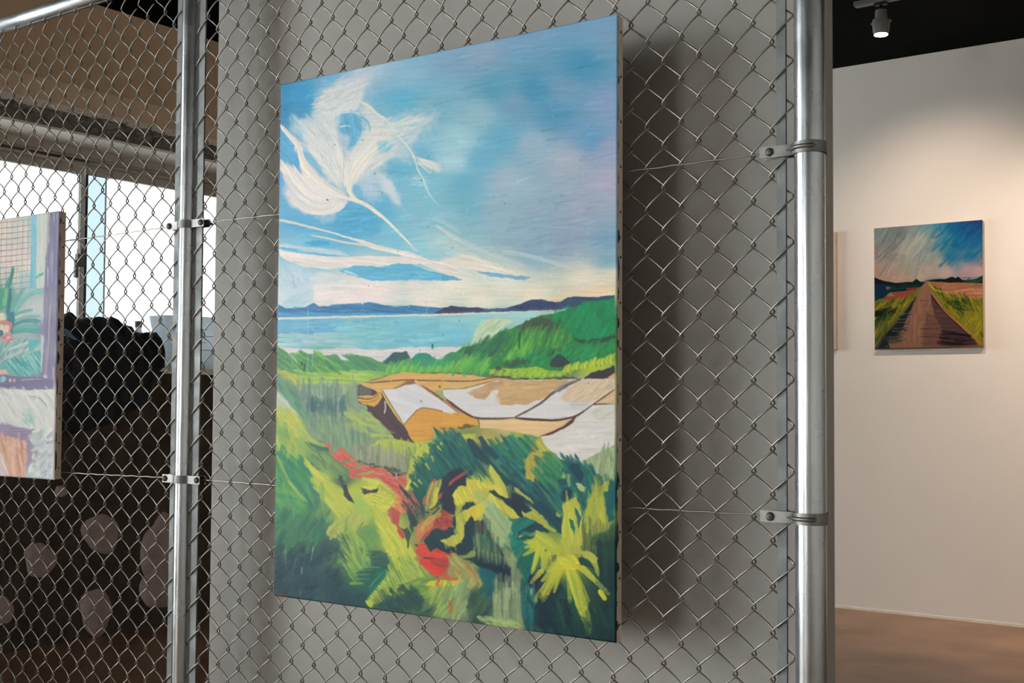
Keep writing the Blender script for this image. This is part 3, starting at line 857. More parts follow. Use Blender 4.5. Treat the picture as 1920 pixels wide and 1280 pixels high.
    P([(330, 740), (400, 770), (440, 810), (430, 830), (360, 790)], (120, 176, 212), .8, 3, 1.5)
    B([(104, 590), (180, 680), (260, 770), (330, 860), (360, 980), (420, 1100), (520, 1200)], 7, 14, (226, 216, 214), .95, .1, .8)
    B([(290, 850), (285, 900), (310, 915)], 5, 4, wh, .9)
    B([(350, 800), (410, 880), (480, 920), (560, 980), (640, 1010)], 8, 5, pk, .8, .2)
    F(*L)
    P([(140, 60), (230, 100), (310, 180), (420, 260), (560, 420), (700, 470), (860, 500), (900, 545), (820, 620), (720, 680), (600, 705), (450, 690), (330, 640), (220, 570), (160, 500), (150, 420), (200, 330), (160, 180)], (216, 210, 214), .85, 6, 6, 35)
    P([(340, 0), (390, 10), (440, 90), (520, 160), (620, 280), (740, 420), (860, 500), (700, 520), (560, 480), (430, 400), (370, 260), (350, 120)], (230, 218, 210), .93, 4, 3, 50)
    HT([(160, 100), (340, 200), (560, 430), (700, 500), (560, 560), (320, 460), (200, 320)], [(236, 222, 218), (222, 208, 210), (206, 202, 212), (232, 220, 208)], 50, 50, 5, 70, .7, 12, .4, .15)
    for a, b, c, d in (((470, 600), (560, 615), (700, 590), (830, 520)), ((420, 660), (560, 690), (700, 670), (860, 570)), ((480, 570), (600, 580), (720, 560), (800, 530)), ((330, 480), (460, 540), (560, 545), (640, 545))):
        B([a, b, c, d], 5, 3, (232, 222, 214), .85, .2)
    B([(450, 610), (560, 625), (700, 605), (780, 560)], 2, 1.5, (176, 180, 190), .7); B([(620, 310), (700, 380), (760, 420), (800, 440)], 7, 3, (150, 186, 212), .8)
    P([(600, 160), (720, 300), (830, 460), (900, 490), (880, 280), (870, 60), (700, 20)], (208, 208, 208), .6, 4, 3, 60)
    B([(870, 20), (862, 180), (866, 340), (884, 470)], 2, 1.5, (168, 182, 184), .7)
    B([(1100, -20), (1020, 120), (950, 240), (925, 330), (935, 420), (980, 500), (1060, 560)], 11, 8, (228, 218, 206), .95, .15, .8)
    P([(970, 330), (1040, 370), (1100, 450), (1150, 510), (1130, 570), (1040, 520), (975, 430)], (104, 176, 212), .85, 4, 2)
    P([(1010, 270), (1160, 150), (1290, 130), (1290, 520), (1180, 540), (1080, 420)], (176, 194, 214), .6, 8, 9, 'h')
    B([(760, 470), (880, 505), (1000, 535), (1120, 580), (1220, 650), (1300, 720)], 6, 7, (232, 218, 212), .97, .1, .8)
    P([(780, 640), (860, 580), (1100, 600), (1180, 660), (1270, 760), (1280, 900), (1000, 960), (800, 830), (740, 760)], (74, 164, 212), .6, 9, 8, 'h')
    HT([(800, 630), (1100, 640), (1240, 790), (1240, 960), (900, 860), (760, 780)], [(60, 158, 212), (84, 172, 214), (104, 186, 216), (66, 170, 206)], -6, 34, 5, 60, .5, 10, .5)
    P([(460, 720), (740, 670), (770, 740), (700, 810), (580, 800)], (164, 192, 212), .7, 6, 4)
    F(*K)
    P([(250, 470), (360, 520), (480, 640), (640, 680), (800, 600), (1160, 580), (1060, 700), (980, 790), (860, 900), (800, 950), (740, 880), (640, 830), (520, 870), (420, 930), (340, 980), (260, 860), (350, 760), (340, 660), (260, 560)], (200, 208, 212), .72, 12, 12, 'h')
    HT([(400, 700), (600, 740), (520, 880), (300, 960), (250, 880), (360, 800)], [(216, 208, 202), (206, 204, 206), (224, 214, 206)], -12, 36, 3, 50, .55, 10, .6)
    HT([(640, 690), (820, 600), (1150, 590), (940, 800), (820, 880)], [(196, 206, 208), (178, 198, 210), (210, 206, 210), (150, 190, 204)], -34, 30, 3, 60, .5, 18, .6)
    P([(430, 960), (520, 910), (600, 940), (600, 1010), (520, 1050), (420, 1040)], (104, 184, 216), .8, 6, 5, 'h')
    P([(590, 1140), (650, 1110), (740, 1160), (800, 1290), (500, 1290), (560, 1200)], (88, 174, 210), .7, 8, 6, 'h')
    P([(60, 900), (240, 860), (420, 930), (640, 860), (860, 960), (760, 1100), (520, 1200), (200, 1290), (0, 1290)], (204, 210, 216), .45, 12, 14, 'h')
    P([(380, 1060), (640, 1010), (820, 1040), (900, 1180), (700, 1120), (560, 1180), (300, 1290), (60, 1290), (180, 1100)], (206, 208, 212), .5, 10, 10, 'h')
    B([(235, 440), (340, 500), (440, 590), (540, 660), (600, 730), (680, 840), (780, 950), (860, 1070), (900, 1180), (940, 1300)], 5, 3, (224, 216, 204), .95, .15, .9)
    B([(250, 450), (340, 508), (430, 590), (500, 650)], 3, 2, (236, 220, 190), .9)
    B([(540, 660), (610, 630)], 5, 3, pk, .8); B([(640, 700), (760, 640), (830, 600)], 4, 2, (190, 204, 208), .7)
    B([(800, 940), (880, 860), (960, 770)], 8, 4, (202, 206, 216), .7)
    P([(900, 1160), (1040, 1150), (1200, 1190), (1200, 1290), (1080, 1260), (980, 1210)], (216, 208, 204), .8, 5, 2.5, 30)
    B([(920, 1170), (1000, 1240), (1080, 1300)], 4, 3, cr, .8)
    A_, C_, D_ = (500, 0, 3.5556), (500, 340, 3.5556), (840, 340, 3.5556)
    F(*A_)
    B([(1000, 1110), (1030, 1160), (1060, 1220), (1090, 1290)], 4, 2, (210, 216, 212), .9)
    P([(740, 1150), (800, 1160), (870, 1290), (790, 1290)], (206, 206, 216), .6, 5, 6)
    F(*C_)
    B([(1050, 0), (1075, 60), (1110, 110), (1150, 155)], 3, 2, (196, 212, 218), .9)
    P([(740, 0), (830, 0), (890, 90), (880, 150), (850, 150)], (206, 210, 218), .65, 5, 5)
    B([(880, 120), (920, 180), (985, 255)], 6, 2, (150, 190, 214), .7)
    B([(560, 110), (650, 140), (740, 200), (820, 270), (900, 350), (960, 410), (1000, 450)], 8, 3, (230, 218, 208), .97, .1, .9)
    P([(960, 420), (1010, 440), (1010, 460), (960, 440)], (180, 206, 214), .6, 3, 2)
    # long streaming clouds
    P([(88, 240), (240, 275), (420, 325), (640, 385), (800, 430), (960, 465), (1100, 520), (1280, 540), (1280, 640), (1180, 600), (1060, 555), (960, 520), (880, 480), (700, 440), (600, 390), (420, 335), (260, 295), (88, 258)], (228, 216, 210), .96, 1.5, .9, 15)
    B([(300, 352), (400, 370), (520, 398), (680, 420), (800, 440)], 3, 5, (230, 220, 210), .95, .1, .7)
    P([(88, 395), (200, 420), (360, 432), (480, 450), (560, 490), (420, 480), (300, 462), (180, 440), (88, 430)], (188, 204, 216), .85, 3, 1.5, 10)
    P([(86, 445), (200, 468), (400, 490), (560, 495), (700, 488), (900, 492), (1040, 505), (1120, 540), (960, 545), (880, 538), (740, 560), (560, 562), (400, 575), (250, 560), (140, 520), (86, 490)], (228, 216, 212), .96, 2, 1, 5)
    B([(100, 435), (200, 455), (230, 466)], 4, 2, (80, 160, 216), .8); B([(300, 470), (420, 488), (490, 492)], 3, 2, (104, 176, 214), .7)
    P([(250, 395), (330, 380), (420, 392), (410, 415), (300, 420)], (40, 156, 206), .7, 4, 2)
    P([(480, 590), (600, 552), (740, 562), (880, 540), (960, 548), (1080, 590), (1200, 615), (1280, 640), (1180, 655), (960, 650), (760, 655), (640, 645), (540, 610)], (84, 172, 214), .95, 3, 1.2, 'h')
    HT([(640, 580), (900, 560), (1100, 605), (1100, 640), (700, 640)], [(70, 164, 212), (104, 184, 216), (120, 192, 214)], 0, 30, 4, 30, .5, 6, .5)
    B([(520, 590), (570, 605), (610, 622)], 5, 3, (222, 214, 216), .8)
    P([(86, 520), (160, 570), (280, 600), (300, 660), (250, 720), (140, 780), (88, 800), (84, 600)], (176, 202, 220), .5, 12, 12, 40)
    P([(88, 810), (180, 760), (300, 690), (320, 780), (240, 830), (130, 838)], (166, 204, 218), .55, 6, 3, -20)
    HT([(110, 590), (260, 600), (280, 680), (120, 690)], [(150, 186, 220), (190, 206, 222), (206, 210, 220)], 60, 20, 4, 24, .5, 25, .5)
    HT([(330, 600), (1260, 680), (1260, 800), (340, 790)], [(230, 216, 216), (236, 214, 216), (226, 218, 208), (220, 216, 212)], 3, 44, 8, 60, .35, 8, .5)
    HT([(880, 60), (1270, 200), (1270, 330), (900, 330)], [(130, 186, 206), (110, 180, 208), (150, 194, 208)], -8, 34, 5, 50, .35, 10, .6)
    B([(1130, 285), (1200, 330), (1290, 385)], 5, 9, (206, 212, 214), .8); B([(1110, 240), (1180, 260), (1290, 330)], 8, 12, (170, 198, 208), .6)
    F(*D_)
    P([(-60, 330), (80, 390), (260, 470), (420, 530), (560, 590), (700, 605), (850, 595), (640, 640), (500, 655), (330, 650), (160, 590), (60, 520)], (206, 208, 204), .5, 8, 9, 20)
    P([(-60, 520), (20, 500), (100, 480), (260, 520), (420, 580), (560, 608), (400, 612), (200, 590), (0, 550)], (226, 216, 202), .9, 3, 3, 12)
    B([(0, 340), (120, 400), (260, 460), (420, 520), (520, 550)], 10, 6, (196, 204, 206), .6)
    B([(360, 460), (500, 480), (660, 520), (760, 550), (880, 580)], 9, 6, (190, 202, 204), .75)
    B([(330, 500), (450, 540), (560, 560)], 6, 4, (168, 192, 206), .5); B([(270, 462), (420, 470), (560, 510), (700, 560)], 4, 4, (150, 180, 198), .45)
    P([(180, 588), (300, 600), (420, 618), (560, 628), (500, 652), (420, 640), (280, 625)], (108, 168, 204), .92, 2, 1, 'h')
    P([(-40, 610), (40, 625), (100, 650), (-40, 655)], (84, 164, 204), .95, 2, 1)
    B([(-40, 600), (80, 620), (200, 640), (330, 660)], 6, 4, (214, 212, 204), .8)
    P([(-40, 660), (300, 672), (560, 640), (860, 598), (1110, 552), (1112, 750), (860, 760), (740, 800), (600, 780), (420, 836), (-40, 830)], (220, 210, 192), .38, 6, 12, 'h')
    P([(740, 730), (980, 690), (1110, 670), (1112, 752), (840, 758), (730, 800), (660, 785)], (232, 200, 164), .6, 5, 4, 'h')
    HT([(540, 110), (1080, 60), (1080, 520), (700, 500), (300, 420)], [(142, 160, 186), (126, 158, 190), (160, 164, 190), (118, 154, 186)], -6, 40, 6, 90, .3, 10, .6)
    F(*J)                                               # milky veil over the plume
    P([(540, 380), (860, 360), (830, 520), (800, 660), (560, 660), (380, 600)], (206, 212, 216), .5, 10, 12)
    P([(860, 320), (1060, 330), (1290, 480), (1290, 740), (1180, 740), (1190, 600), (1080, 470), (900, 430)], (200, 208, 212), .5, 10, 9)
    P([(1200, 700), (1560, 620), (1400, 860), (1290, 960), (1100, 1090), (1290, 1130), (1230, 1290), (1000, 1290), (1000, 1100)], (208, 212, 216), .42, 12, 14)
    P([(600, 120), (1180, -20), (1080, 220), (880, 420), (620, 480), (560, 300)], (226, 216, 210), .34, 10, 12)
    P([(380, 620), (760, 560), (840, 860), (900, 1200), (700, 1240), (560, 1000), (420, 840)], (222, 218, 218), .34, 10, 12)
    P([(960, 900), (1280, 680), (1700, 620), (1500, 820), (1180, 1060), (960, 1260), (880, 1200)], (228, 218, 210), .34, 10, 12)
    F(*L)
    P([(170, 140), (360, 160), (560, 400), (840, 500), (760, 640), (560, 690), (300, 600), (180, 460)], (232, 220, 218), .38, 8, 9)
    B([(1100, -20), (1020, 120), (950, 240), (925, 330), (935, 420), (980, 500), (1060, 560)], 9, 7, (234, 224, 212), .9, .15, .8)
    B([(760, 470), (880, 505), (1000, 535), (1120, 580), (1220, 650), (1300, 720)], 6, 7, (238, 224, 216), .9, .1, .8)
    B([(345, 20), (400, 130), (480, 230), (600, 340), (720, 430), (860, 500)], 13, 8, (236, 222, 212), .7, .3, .6)
    # fine dry-brush hairs through the plume
    W4 = [(234, 226, 220), (226, 220, 220), (214, 214, 220), (236, 226, 212)]
    F(*L)
    S.hair((890, 505), [(880, 620), (720, 690), (560, 705), (400, 670), (230, 570), (150, 440), (130, 250), (110, 60), (250, 120), (340, 60)], W4, 195, 3.1, .34, -.16, .1, 1.0)
    S.hair((890, 480), [(340, 0), (300, -280), (330, -420), (420, -330), (520, -380), (640, -420), (760, -330), (800, -60), (880, 0)], W4, 195, 3.1, .28, .06, .15, 1.0)
    S.hair((935, 400), [(920, 60), (1060, -60), (1200, -200), (1330, -300), (1480, -380), (1640, -480), (1500, -300), (1340, -120), (1240, 60)], W4, 165, 3.1, .28, -.08, .12, 1.0)
    F(*J)
    S.hair((740, 600), [(560, 420), (600, 240), (760, 80), (1000, 10), (1180, 0), (1080, 180), (960, 330)], W4 + [(196, 204, 220)], 135, 3.1, .28, .12, .1, 1.0)
    S.hair((1330, 560), [(1240, 700), (1000, 960), (1180, 900), (1290, 860), (1440, 800)], W4, 75, 2.9, .26, .06, .05, 1.0)
    F(*K)
    S.hair((560, 720), [(760, 640), (900, 600), (1160, 580), (1060, 690), (960, 790), (840, 900)], W4 + [(180, 206, 212)], 90, 2.9, .28, .05, .1, 1.0)
    S.hair((860, 1100), [(1060, 1140), (1200, 1190), (1200, 1270), (1040, 1260)], W4, 36, 2.9, .34, .04, .1, 1.0)
    # second pass over the plume: glazes, blue eyes and grey folds
    F(506, 112, 2.9867)
    HT([(290, 200), (400, 80), (640, 10), (560, 120), (430, 250), (300, 300)], [(190, 202, 216), (176, 196, 216), (204, 206, 212), (160, 190, 214)], -24, 22, 3, 110, .36, 14, .6)
    HT([(150, 330), (350, 330), (390, 440), (440, 540), (420, 700), (330, 620), (220, 470)], [(196, 206, 214), (180, 198, 212), (214, 214, 218), (168, 192, 210)], 60, 26, 3, 110, .34, 14, .6)
    HT([(600, 340), (950, 290), (860, 380), (760, 460), (640, 440)], [(150, 194, 210), (176, 204, 212), (130, 186, 208)], -20, 24, 3, 60, .34, 14, .6)
    P([(400, 300), (460, 282), (508, 330), (515, 400), (482, 478), (438, 492), (452, 430), (392, 400)], (92, 170, 210), .82, 4, 3, 70)
    HT([(410, 310), (490, 310), (505, 400), (460, 470)], [(76, 158, 206), (110, 182, 214), (130, 190, 216)], 80, 16, 3, 30, .5, 14, .6)
    P([(385, 390), (450, 430), (445, 490), (400, 480)], (170, 192, 216), .6, 5, 4)
    P([(528, 250), (640, 330), (700, 400), (640, 440), (560, 455), (500, 530), (512, 420), (572, 400), (560, 350), (505, 300)], (208, 210, 208), .6, 6, 5, 'h')
    B([(508, 318), (552, 348), (562, 400)], 5, 3, (110, 186, 210), .8); B([(395, 372), (430, 366), (455, 370)], 2.2, 1.6, (234, 230, 226), .9); B([(410, 296), (460, 290), (505, 300)], 2, 1.4, (228, 226, 224), .7)
    P([(608, 462), (660, 448), (692, 480), (660, 522), (600, 505)], (106, 186, 216), .82, 4, 3, 'h')
    P([(660, 570), (720, 540), (760, 600), (740, 690), (690, 640)], (98, 178, 212), .6, 6, 6, 'h')
    B([(452, 720), (466, 640), (520, 560), (600, 480), (680, 430)], 12, 8, (232, 220, 204), .6, .5, .7)
    HT([(470, 640), (560, 530), (700, 430), (720, 500), (600, 600), (500, 680)], [(226, 214, 202), (214, 210, 208), (200, 206, 212)], -38, 26, 2.6, 60, .5, 10, .6)
    P([(202, 482), (232, 520), (292, 618), (312, 662), (272, 630), (212, 545)], (122, 182, 216), .8, 2, 1.5); P([(172, 448), (216, 500), (202, 506), (180, 480)], (140, 188, 214), .7, 2, 1.5)
    P([(62, 420), (120, 455), (160, 540), (180, 640), (140, 600), (62, 540)], (84, 164, 210), .8, 4, 3, 45)
    B([(60, 360), (110, 410), (160, 470), (190, 560), (250, 640), (330, 700), (430, 760)], 5, 9, (232, 220, 212), .9, .2, .8)
    for a in (((100, 640), (170, 740), (280, 800), (400, 780)), ((150, 620), (220, 720), (320, 770), (410, 765)), ((110, 720), (190, 800), (290, 835), (380, 810))):
        B(a, 3.5, 2.5, (198, 196, 210), .6, .4)
    for a in (((90, 590), (150, 690), (240, 760), (390, 765)), ((130, 580), (200, 670), (290, 730), (420, 762)), ((120, 780), (220, 850), (320, 850), (410, 790))):
        B(a, 3.5, 2.5, (238, 224, 220), .8, .3, .8)
    B([(415, 420), (418, 560), (412, 680), (426, 750)], 1.6, 1.4, (176, 186, 192), .7)
    P([(480, 680), (600, 650), (640, 745), (560, 795)], (178, 198, 218), .5, 7, 6, 'h'); P([(600, 622), (650, 642), (742, 790), (722, 822), (640, 705)], (206, 208, 220), .6, 4, 4)
    HT([(800, 640), (870, 650), (880, 700), (810, 700)], [(206, 214, 218), (220, 220, 220)], -8, 12, 1.6, 20, .6, 8, .6)
    B([(322, 776), (330, 784)], 3, 2, (70, 80, 90), .9)
    # ---- far mountains, strait, shore
    F(*C_)
    P([(76, 812), (130, 838), (200, 838), (260, 830), (312, 800), (350, 822), (390, 832), (440, 812), (560, 806), (640, 804), (690, 796), (760, 810), (850, 826), (960, 818), (1060, 826), (1170, 834), (1290, 830), (1290, 880), (1100, 874), (800, 872), (76, 898)], (52, 118, 172), 1, 1.2, .8, 'h')
    P([(76, 866), (400, 866), (900, 868), (1120, 868), (1120, 876), (800, 884), (76, 902)], (72, 156, 208), .9, 1.5, .9, 'h')
    HT([(120, 846), (300, 830), (700, 815), (1050, 835), (1050, 862), (120, 880)], [(36, 100, 156), (64, 132, 184), (44, 110, 164), (84, 150, 196)], 4, 26, 3, 60, .6, 8, .4)
    B([(400, 830), (470, 812), (620, 808), (690, 798), (800, 818)], 1.5, 1.5, (96, 190, 206), .7)
    P([(76, 900), (640, 886), (1290, 872), (1290, 884), (640, 898), (76, 914)], (226, 214, 198), .95, 1.0, .8)
    P([(74, 914), (640, 898), (1290, 884), (1290, 1100), (1000, 1110), (74, 1110)], (110, 180, 206), .6, 2, 1, 'h')
    HT([(80, 920), (500, 905), (480, 1000), (80, 1010)], [(92, 164, 212), (110, 178, 214), (84, 160, 206)], -2, 40, 6, 50, .6, 5, .5)
    HT([(500, 905), (1280, 890), (1280, 1080), (500, 1090)], [(104, 192, 212), (122, 196, 208), (92, 180, 208), (136, 204, 212)], -2, 40, 5, 120, .55, 5, .5)
    HT([(80, 1010), (500, 1000), (740, 1100), (80, 1090)], [(160, 196, 206), (150, 200, 198), (176, 204, 206)], 2, 40, 6, 40, .6, 5, .5)
    P([(74, 1090), (300, 1110), (560, 1100), (760, 1120), (900, 1095), (1290, 1095), (1290, 1180), (1000, 1200), (600, 1230), (200, 1215), (74, 1140)], (214, 204, 208), .95, 3, 1.2, 'h')
    F(*D_)
    P([(-94, 872), (-50, 848), (21, 818), (80, 828), (180, 832), (280, 840), (370, 838), (430, 826), (500, 800), (560, 780), (620, 776), (680, 792), (740, 800), (800, 762), (860, 760), (960, 764), (1112, 750), (1112, 820), (860, 842), (420, 858), (0, 872)], (48, 62, 104), 1, 1.5, .9, 'h')
    HT([(440, 830), (600, 785), (760, 800), (860, 770), (1100, 765), (1100, 800), (800, 835), (460, 852)], [(40, 50, 86), (62, 72, 116), (46, 74, 104), (52, 58, 90)], 14, 16, 3, 60, .7, 14, .5)
    P([(740, 800), (820, 762), (900, 770), (1112, 752), (1112, 790), (900, 800), (800, 818)], (50, 84, 106), .7, 3, 2, 'h')
    P([(-94, 872), (-50, 848), (21, 820), (60, 834), (200, 850), (240, 862), (0, 872)], (56, 54, 90), .95, 2, .9, 'h')
    B([(240, 846), (300, 850), (400, 842)], 4, 3, (44, 112, 176), .9)
    P([(-40, 872), (300, 866), (560, 856), (800, 838), (860, 832), (880, 840), (700, 880), (560, 920), (440, 970), (340, 990), (-40, 1100)], (150, 202, 206), .55, 4, 8, 'h')
    P([(-40, 872), (300, 864), (400, 860), (400, 868), (-40, 884)], (222, 216, 200), .9, 1, .8)
    P([(-40, 940), (180, 960), (160, 1060), (100, 1090), (-40, 1090)], (92, 180, 212), .5, 6, 9, 'h')
    P([(220, 920), (340, 900), (440, 920), (340, 985), (290, 1030), (200, 1080), (150, 1086), (190, 990)], (196, 206, 176), .9, 4, 2, -40)
    HT([(230, 930), (380, 915), (320, 980), (210, 990)], [(150, 196, 130), (176, 204, 150), (206, 206, 190)], -40, 18, 4, 24, .6, 14, .5)
    P([(-40, 1095), (90, 1092), (160, 1085), (100, 1120), (30, 1140), (-40, 1140)], (212, 202, 200), .95, 2, 1)
    P([(560, 920), (640, 880), (780, 838), (880, 832), (860, 852), (700, 880)], (190, 206, 196), .7, 2, 1)
    # ---- green headland
    P([(30, 1140), (100, 1095), (190, 1090), (280, 1050), (340, 990), (400, 985), (450, 960), (540, 915), (620, 885), (700, 868), (800, 846), (880, 815), (900, 795), (1000, 790), (1112, 770), (1112, 1130), (900, 1240), (500, 1260), (200, 1240), (30, 1220)], (44, 128, 66), 1, 3, 1, 60)
    P([(460, 960), (560, 915), (640, 895), (740, 915), (760, 960), (640, 990), (500, 985)], (64, 76, 60), .85, 5, 3, 60)
    HT([(480, 950), (620, 900), (750, 930), (740, 990), (520, 990)], [(60, 74, 60), (74, 80, 62), (60, 110, 66)], -60, 20, 4, 40, .7, 14, .5)
    P([(820, 860), (880, 810), (1000, 790), (1112, 775), (1112, 1000), (1000, 1040), (880, 1060), (830, 1000)], (16, 142, 88), .95, 4, 1.5, 60)
    HT([(640, 890), (880, 820), (1100, 790), (1100, 1000), (860, 1040), (780, 950)], [(14, 134, 80), (22, 150, 94), (26, 128, 76), (10, 120, 76)], -66, 26, 5, 120, .6, 14, .5)
    HT([(340, 1010), (520, 990), (760, 1000), (820, 1090), (600, 1110), (420, 1160), (330, 1120)], [(64, 140, 60), (84, 160, 66), (50, 124, 62), (96, 170, 70), (40, 110, 60)], -68, 30, 5, 150, .7, 12, .5)
    HT([(90, 1110), (340, 1000), (420, 1010), (340, 1160), (260, 1190), (100, 1160)], [(40, 110, 74), (36, 100, 76), (52, 130, 76), (44, 90, 74)], -60, 28, 5, 90, .7, 14, .5)
    HT([(420, 1080), (560, 1060), (560, 1130), (400, 1180)], [(104, 184, 72), (88, 170, 66)], -66, 24, 4, 34, .7, 10, .5)
    P([(360, 1200), (560, 1150), (640, 1110), (760, 1100), (700, 1150), (540, 1200), (400, 1240)], (52, 66, 62), .6, 5, 3)
    P([(830, 1040), (920, 1050), (1000, 1040), (1112, 1010), (1112, 1035), (1000, 1075), (900, 1080)], (46, 70, 60), .9, 4, 1.5, 20)
    HT([(520, 1150), (700, 1110), (900, 1080), (1100, 1040), (1100, 1100), (900, 1180), (700, 1190), (560, 1210)], [(24, 140, 84), (36, 150, 84), (30, 124, 72), (50, 150, 80)], -50, 22, 5, 110, .75, 14, .5)
    P([(680, 1200), (720, 1150), (760, 1150), (820, 1200), (780, 1230), (690, 1230)], (46, 54, 66), .9, 4, 1.5, -50)
    HT([(40, 1150), (240, 1150), (280, 1240), (30, 1250)], [(84, 170, 74), (60, 150, 80), (104, 184, 70), (50, 130, 84)], -58, 26, 6, 60, .7, 16, .5)
    P([(280, 1245), (420, 1235), (620, 1230), (690, 1260), (560, 1280), (280, 1280)], (158, 190, 52), .9, 4, 1.2, -60)
    B([(480, 990), (478, 1040), (474, 1110)], 3, 3, (20, 90, 50), .9)
    # ---- left tree line (C)
    F(*C_)
    P([(74, 1090), (130, 1130), (190, 1190), (210, 1210), (190, 1150), (230, 1135), (300, 1140), (420, 1150), (470, 1145), (520, 1200), (545, 1220), (552, 1170), (590, 1150), (640, 1155), (700, 1170), (770, 1200), (800, 1170), (850, 1130), (930, 1126), (960, 1175), (1010, 1140), (1060, 1135), (1110, 1165), (1160, 1190), (1190, 1150), (1230, 1125), (1290, 1130), (1290, 1290), (74, 1290)], (86, 150, 92), 1, 2.5, .9, 40)
    P([(780, 1200), (810, 1165), (850, 1130), (935, 1126), (955, 1165), (900, 1190), (830, 1220)], (40, 84, 96), .95, 3, 1.2, 60)
    P([(965, 1180), (1010, 1140), (1060, 1135), (1110, 1170), (1150, 1200), (1080, 1230), (1000, 1220)], (34, 138, 112), .9, 4, 1.5, 60)
    P([(1170, 1190), (1200, 1150), (1240, 1125), (1290, 1130), (1290, 1230), (1190, 1240)], (46, 140, 90), .9, 4, 1.5, 60)
    F(*E_)
    HT([(90, 10), (200, 60), (260, 110), (90, 130)], [(70, 134, 104), (96, 156, 90), (60, 124, 100), (120, 170, 84)], 38, 30, 6, 40, .6, 14, .5)
    HT([(240, 20), (520, 30), (650, 110), (640, 180), (240, 150)], [(84, 160, 84), (112, 180, 74), (74, 146, 90), (132, 186, 78), (56, 124, 92)], 36, 34, 6, 110, .65, 12, .5)
    HT([(660, 30), (880, 60), (900, 130), (660, 160)], [(72, 150, 92), (56, 134, 96), (90, 164, 90), (66, 128, 104)], 32, 30, 6, 60, .6, 12, .5)
    HT([(230, 150), (620, 170), (920, 150), (760, 230), (260, 235)], [(158, 190, 80), (140, 184, 84), (172, 196, 84), (124, 176, 86)], 8, 46, 7, 70, .65, 8, .5)
    B([(230, 170), (260, 210), (400, 225), (560, 222), (740, 232)], 6, 4, (168, 194, 78), .9); B([(420, 205), (600, 215), (760, 225)], 1.5, 1.5, (104, 150, 80), .8)
    P([(84, 120), (140, 140), (230, 180), (270, 250), (220, 250), (120, 180), (84, 160)], (184, 178, 84), .8, 5, 2, 40)
    for q in range(26):
        x = 960 + q * 23; y = 150 - 4 * math.sin(q * .5) + S.rg.uniform(-6, 6)
        B([(x, y), (x + 34 + S.rg.uniform(-8, 8), y - 70 - S.rg.uniform(0, 30))], 8, 5, [(104, 184, 74), (80, 168, 84), (124, 190, 72), (60, 150, 96)][q % 4], .9, .3)
    P([(1000, 160), (1060, 150), (1540, 130), (1540, 165), (1100, 165)], (56, 60, 52), .55, 4, 1.5)
    HT([(1180, 40), (1420, 60), (1420, 100), (1200, 110)], [(24, 140, 110), (40, 150, 96), (60, 150, 120)], -60, 18, 6, 26, .7, 14, .5)
    for q in range(26):
        x = 960 + q * 23
        B([(x, 158 + S.rg.uniform(-8, 4)), (x + 26, 110 - S.rg.uniform(0, 20))], 6, 4, [(112, 188, 70), (90, 174, 80), (130, 194, 74)][q % 3], .85, .3)
    # ---- salt fields: ochre banks and pale pans
    och, oc2, br, pan = (216, 164, 88), (214, 150, 60), (84, 50, 46), (208, 204, 208)
    P([(780, 240), (960, 180), (1100, 148), (1250, 162), (1540, 160), (1540, 300), (1320, 300), (1160, 245), (1000, 290), (880, 290)], och, 1, 1.5, .9, 'h')
    B([(820, 238), (980, 222), (1130, 212), (1290, 218), (1540, 218)], 2.4, 2, br, .9, .1); B([(780, 240), (900, 200), (980, 178)], 2, 1, br, .6)
    P([(980, 290), (1060, 262), (1130, 215), (1180, 212), (1190, 240), (1120, 262), (1040, 290)], (120, 76, 58), .75, 2, 1.2)
    P([(830, 270), (900, 285), (930, 300), (960, 390), (1010, 470), (1100, 570), (1160, 690), (1210, 725), (1120, 715), (1020, 680), (950, 600), (880, 520), (810, 470), (800, 420), (740, 400), (720, 330), (720, 260), (760, 250)], (74, 50, 58), .97, 3, 1.2, 50)
    P([(720, 255), (800, 250), (840, 300), (830, 340), (740, 340)], (104, 100, 106), .8, 5, 2, 'v')
    P([(720, 340), (860, 335), (890, 320), (860, 290), (910, 290), (925, 350), (890, 400), (860, 428), (770, 408), (730, 380)], (216, 162, 70), .97, 2, 1, 8)
    B([(722, 352), (800, 366), (860, 352), (900, 318)], 2.2, 2, br, .9); B([(732, 384), (800, 392), (850, 384), (905, 345)], 2, 2, (140, 90, 50), .7)
    B([(740, 232), (860, 280), (920, 300), (980, 400), (1050, 510), (1098, 572)], 6, 5, (220, 176, 104), .97, .1); B([(925, 292), (1000, 420), (1094, 562)], 1.6, 1.4, (124, 84, 60), .8)
    P([(930, 292), (1040, 282), (1110, 255), (1180, 242), (1240, 262), (1330, 330), (1450, 410), (1520, 480), (1440, 465), (1320, 440), (1240, 434), (1190, 470), (1140, 530), (1098, 565), (1040, 470), (980, 370)], pan, 1, 1.2, .9, 20, .05)
    P([(1098, 575), (1200, 450), (1290, 440), (1420, 462), (1540, 492), (1540, 590), (1420, 600), (1330, 650), (1290, 700), (1200, 730), (1160, 690)], oc2, 1, 1.2, .9, 'h', .08)
    B([(1098, 572), (1160, 500), (1230, 440), (1300, 440), (1420, 466), (1536, 492)], 2, 2, (120, 74, 40), .8)
    P([(1200, 215), (1260, 260), (1360, 330), (1450, 400), (1540, 460), (1540, 490), (1440, 410), (1330, 335), (1220, 262)], (196, 150, 110), 1, 1.2, .9)
    B([(1250, 262), (1360, 336), (1460, 412), (1540, 474)], 3, 4, (98, 58, 52), .9); B([(1190, 212), (1230, 256)], 3, 2, (206, 180, 150), .9)
    B([(1410, 185), (1395, 250)], 2.2, 3, (210, 150, 70), .95, .1); B([(1384, 262), (1388, 278)], 4, 3, (60, 46, 30), .9)
    B([(945, 380), (950, 440), (940, 482)], 2.5, 3, (200, 196, 204), .95, .1)
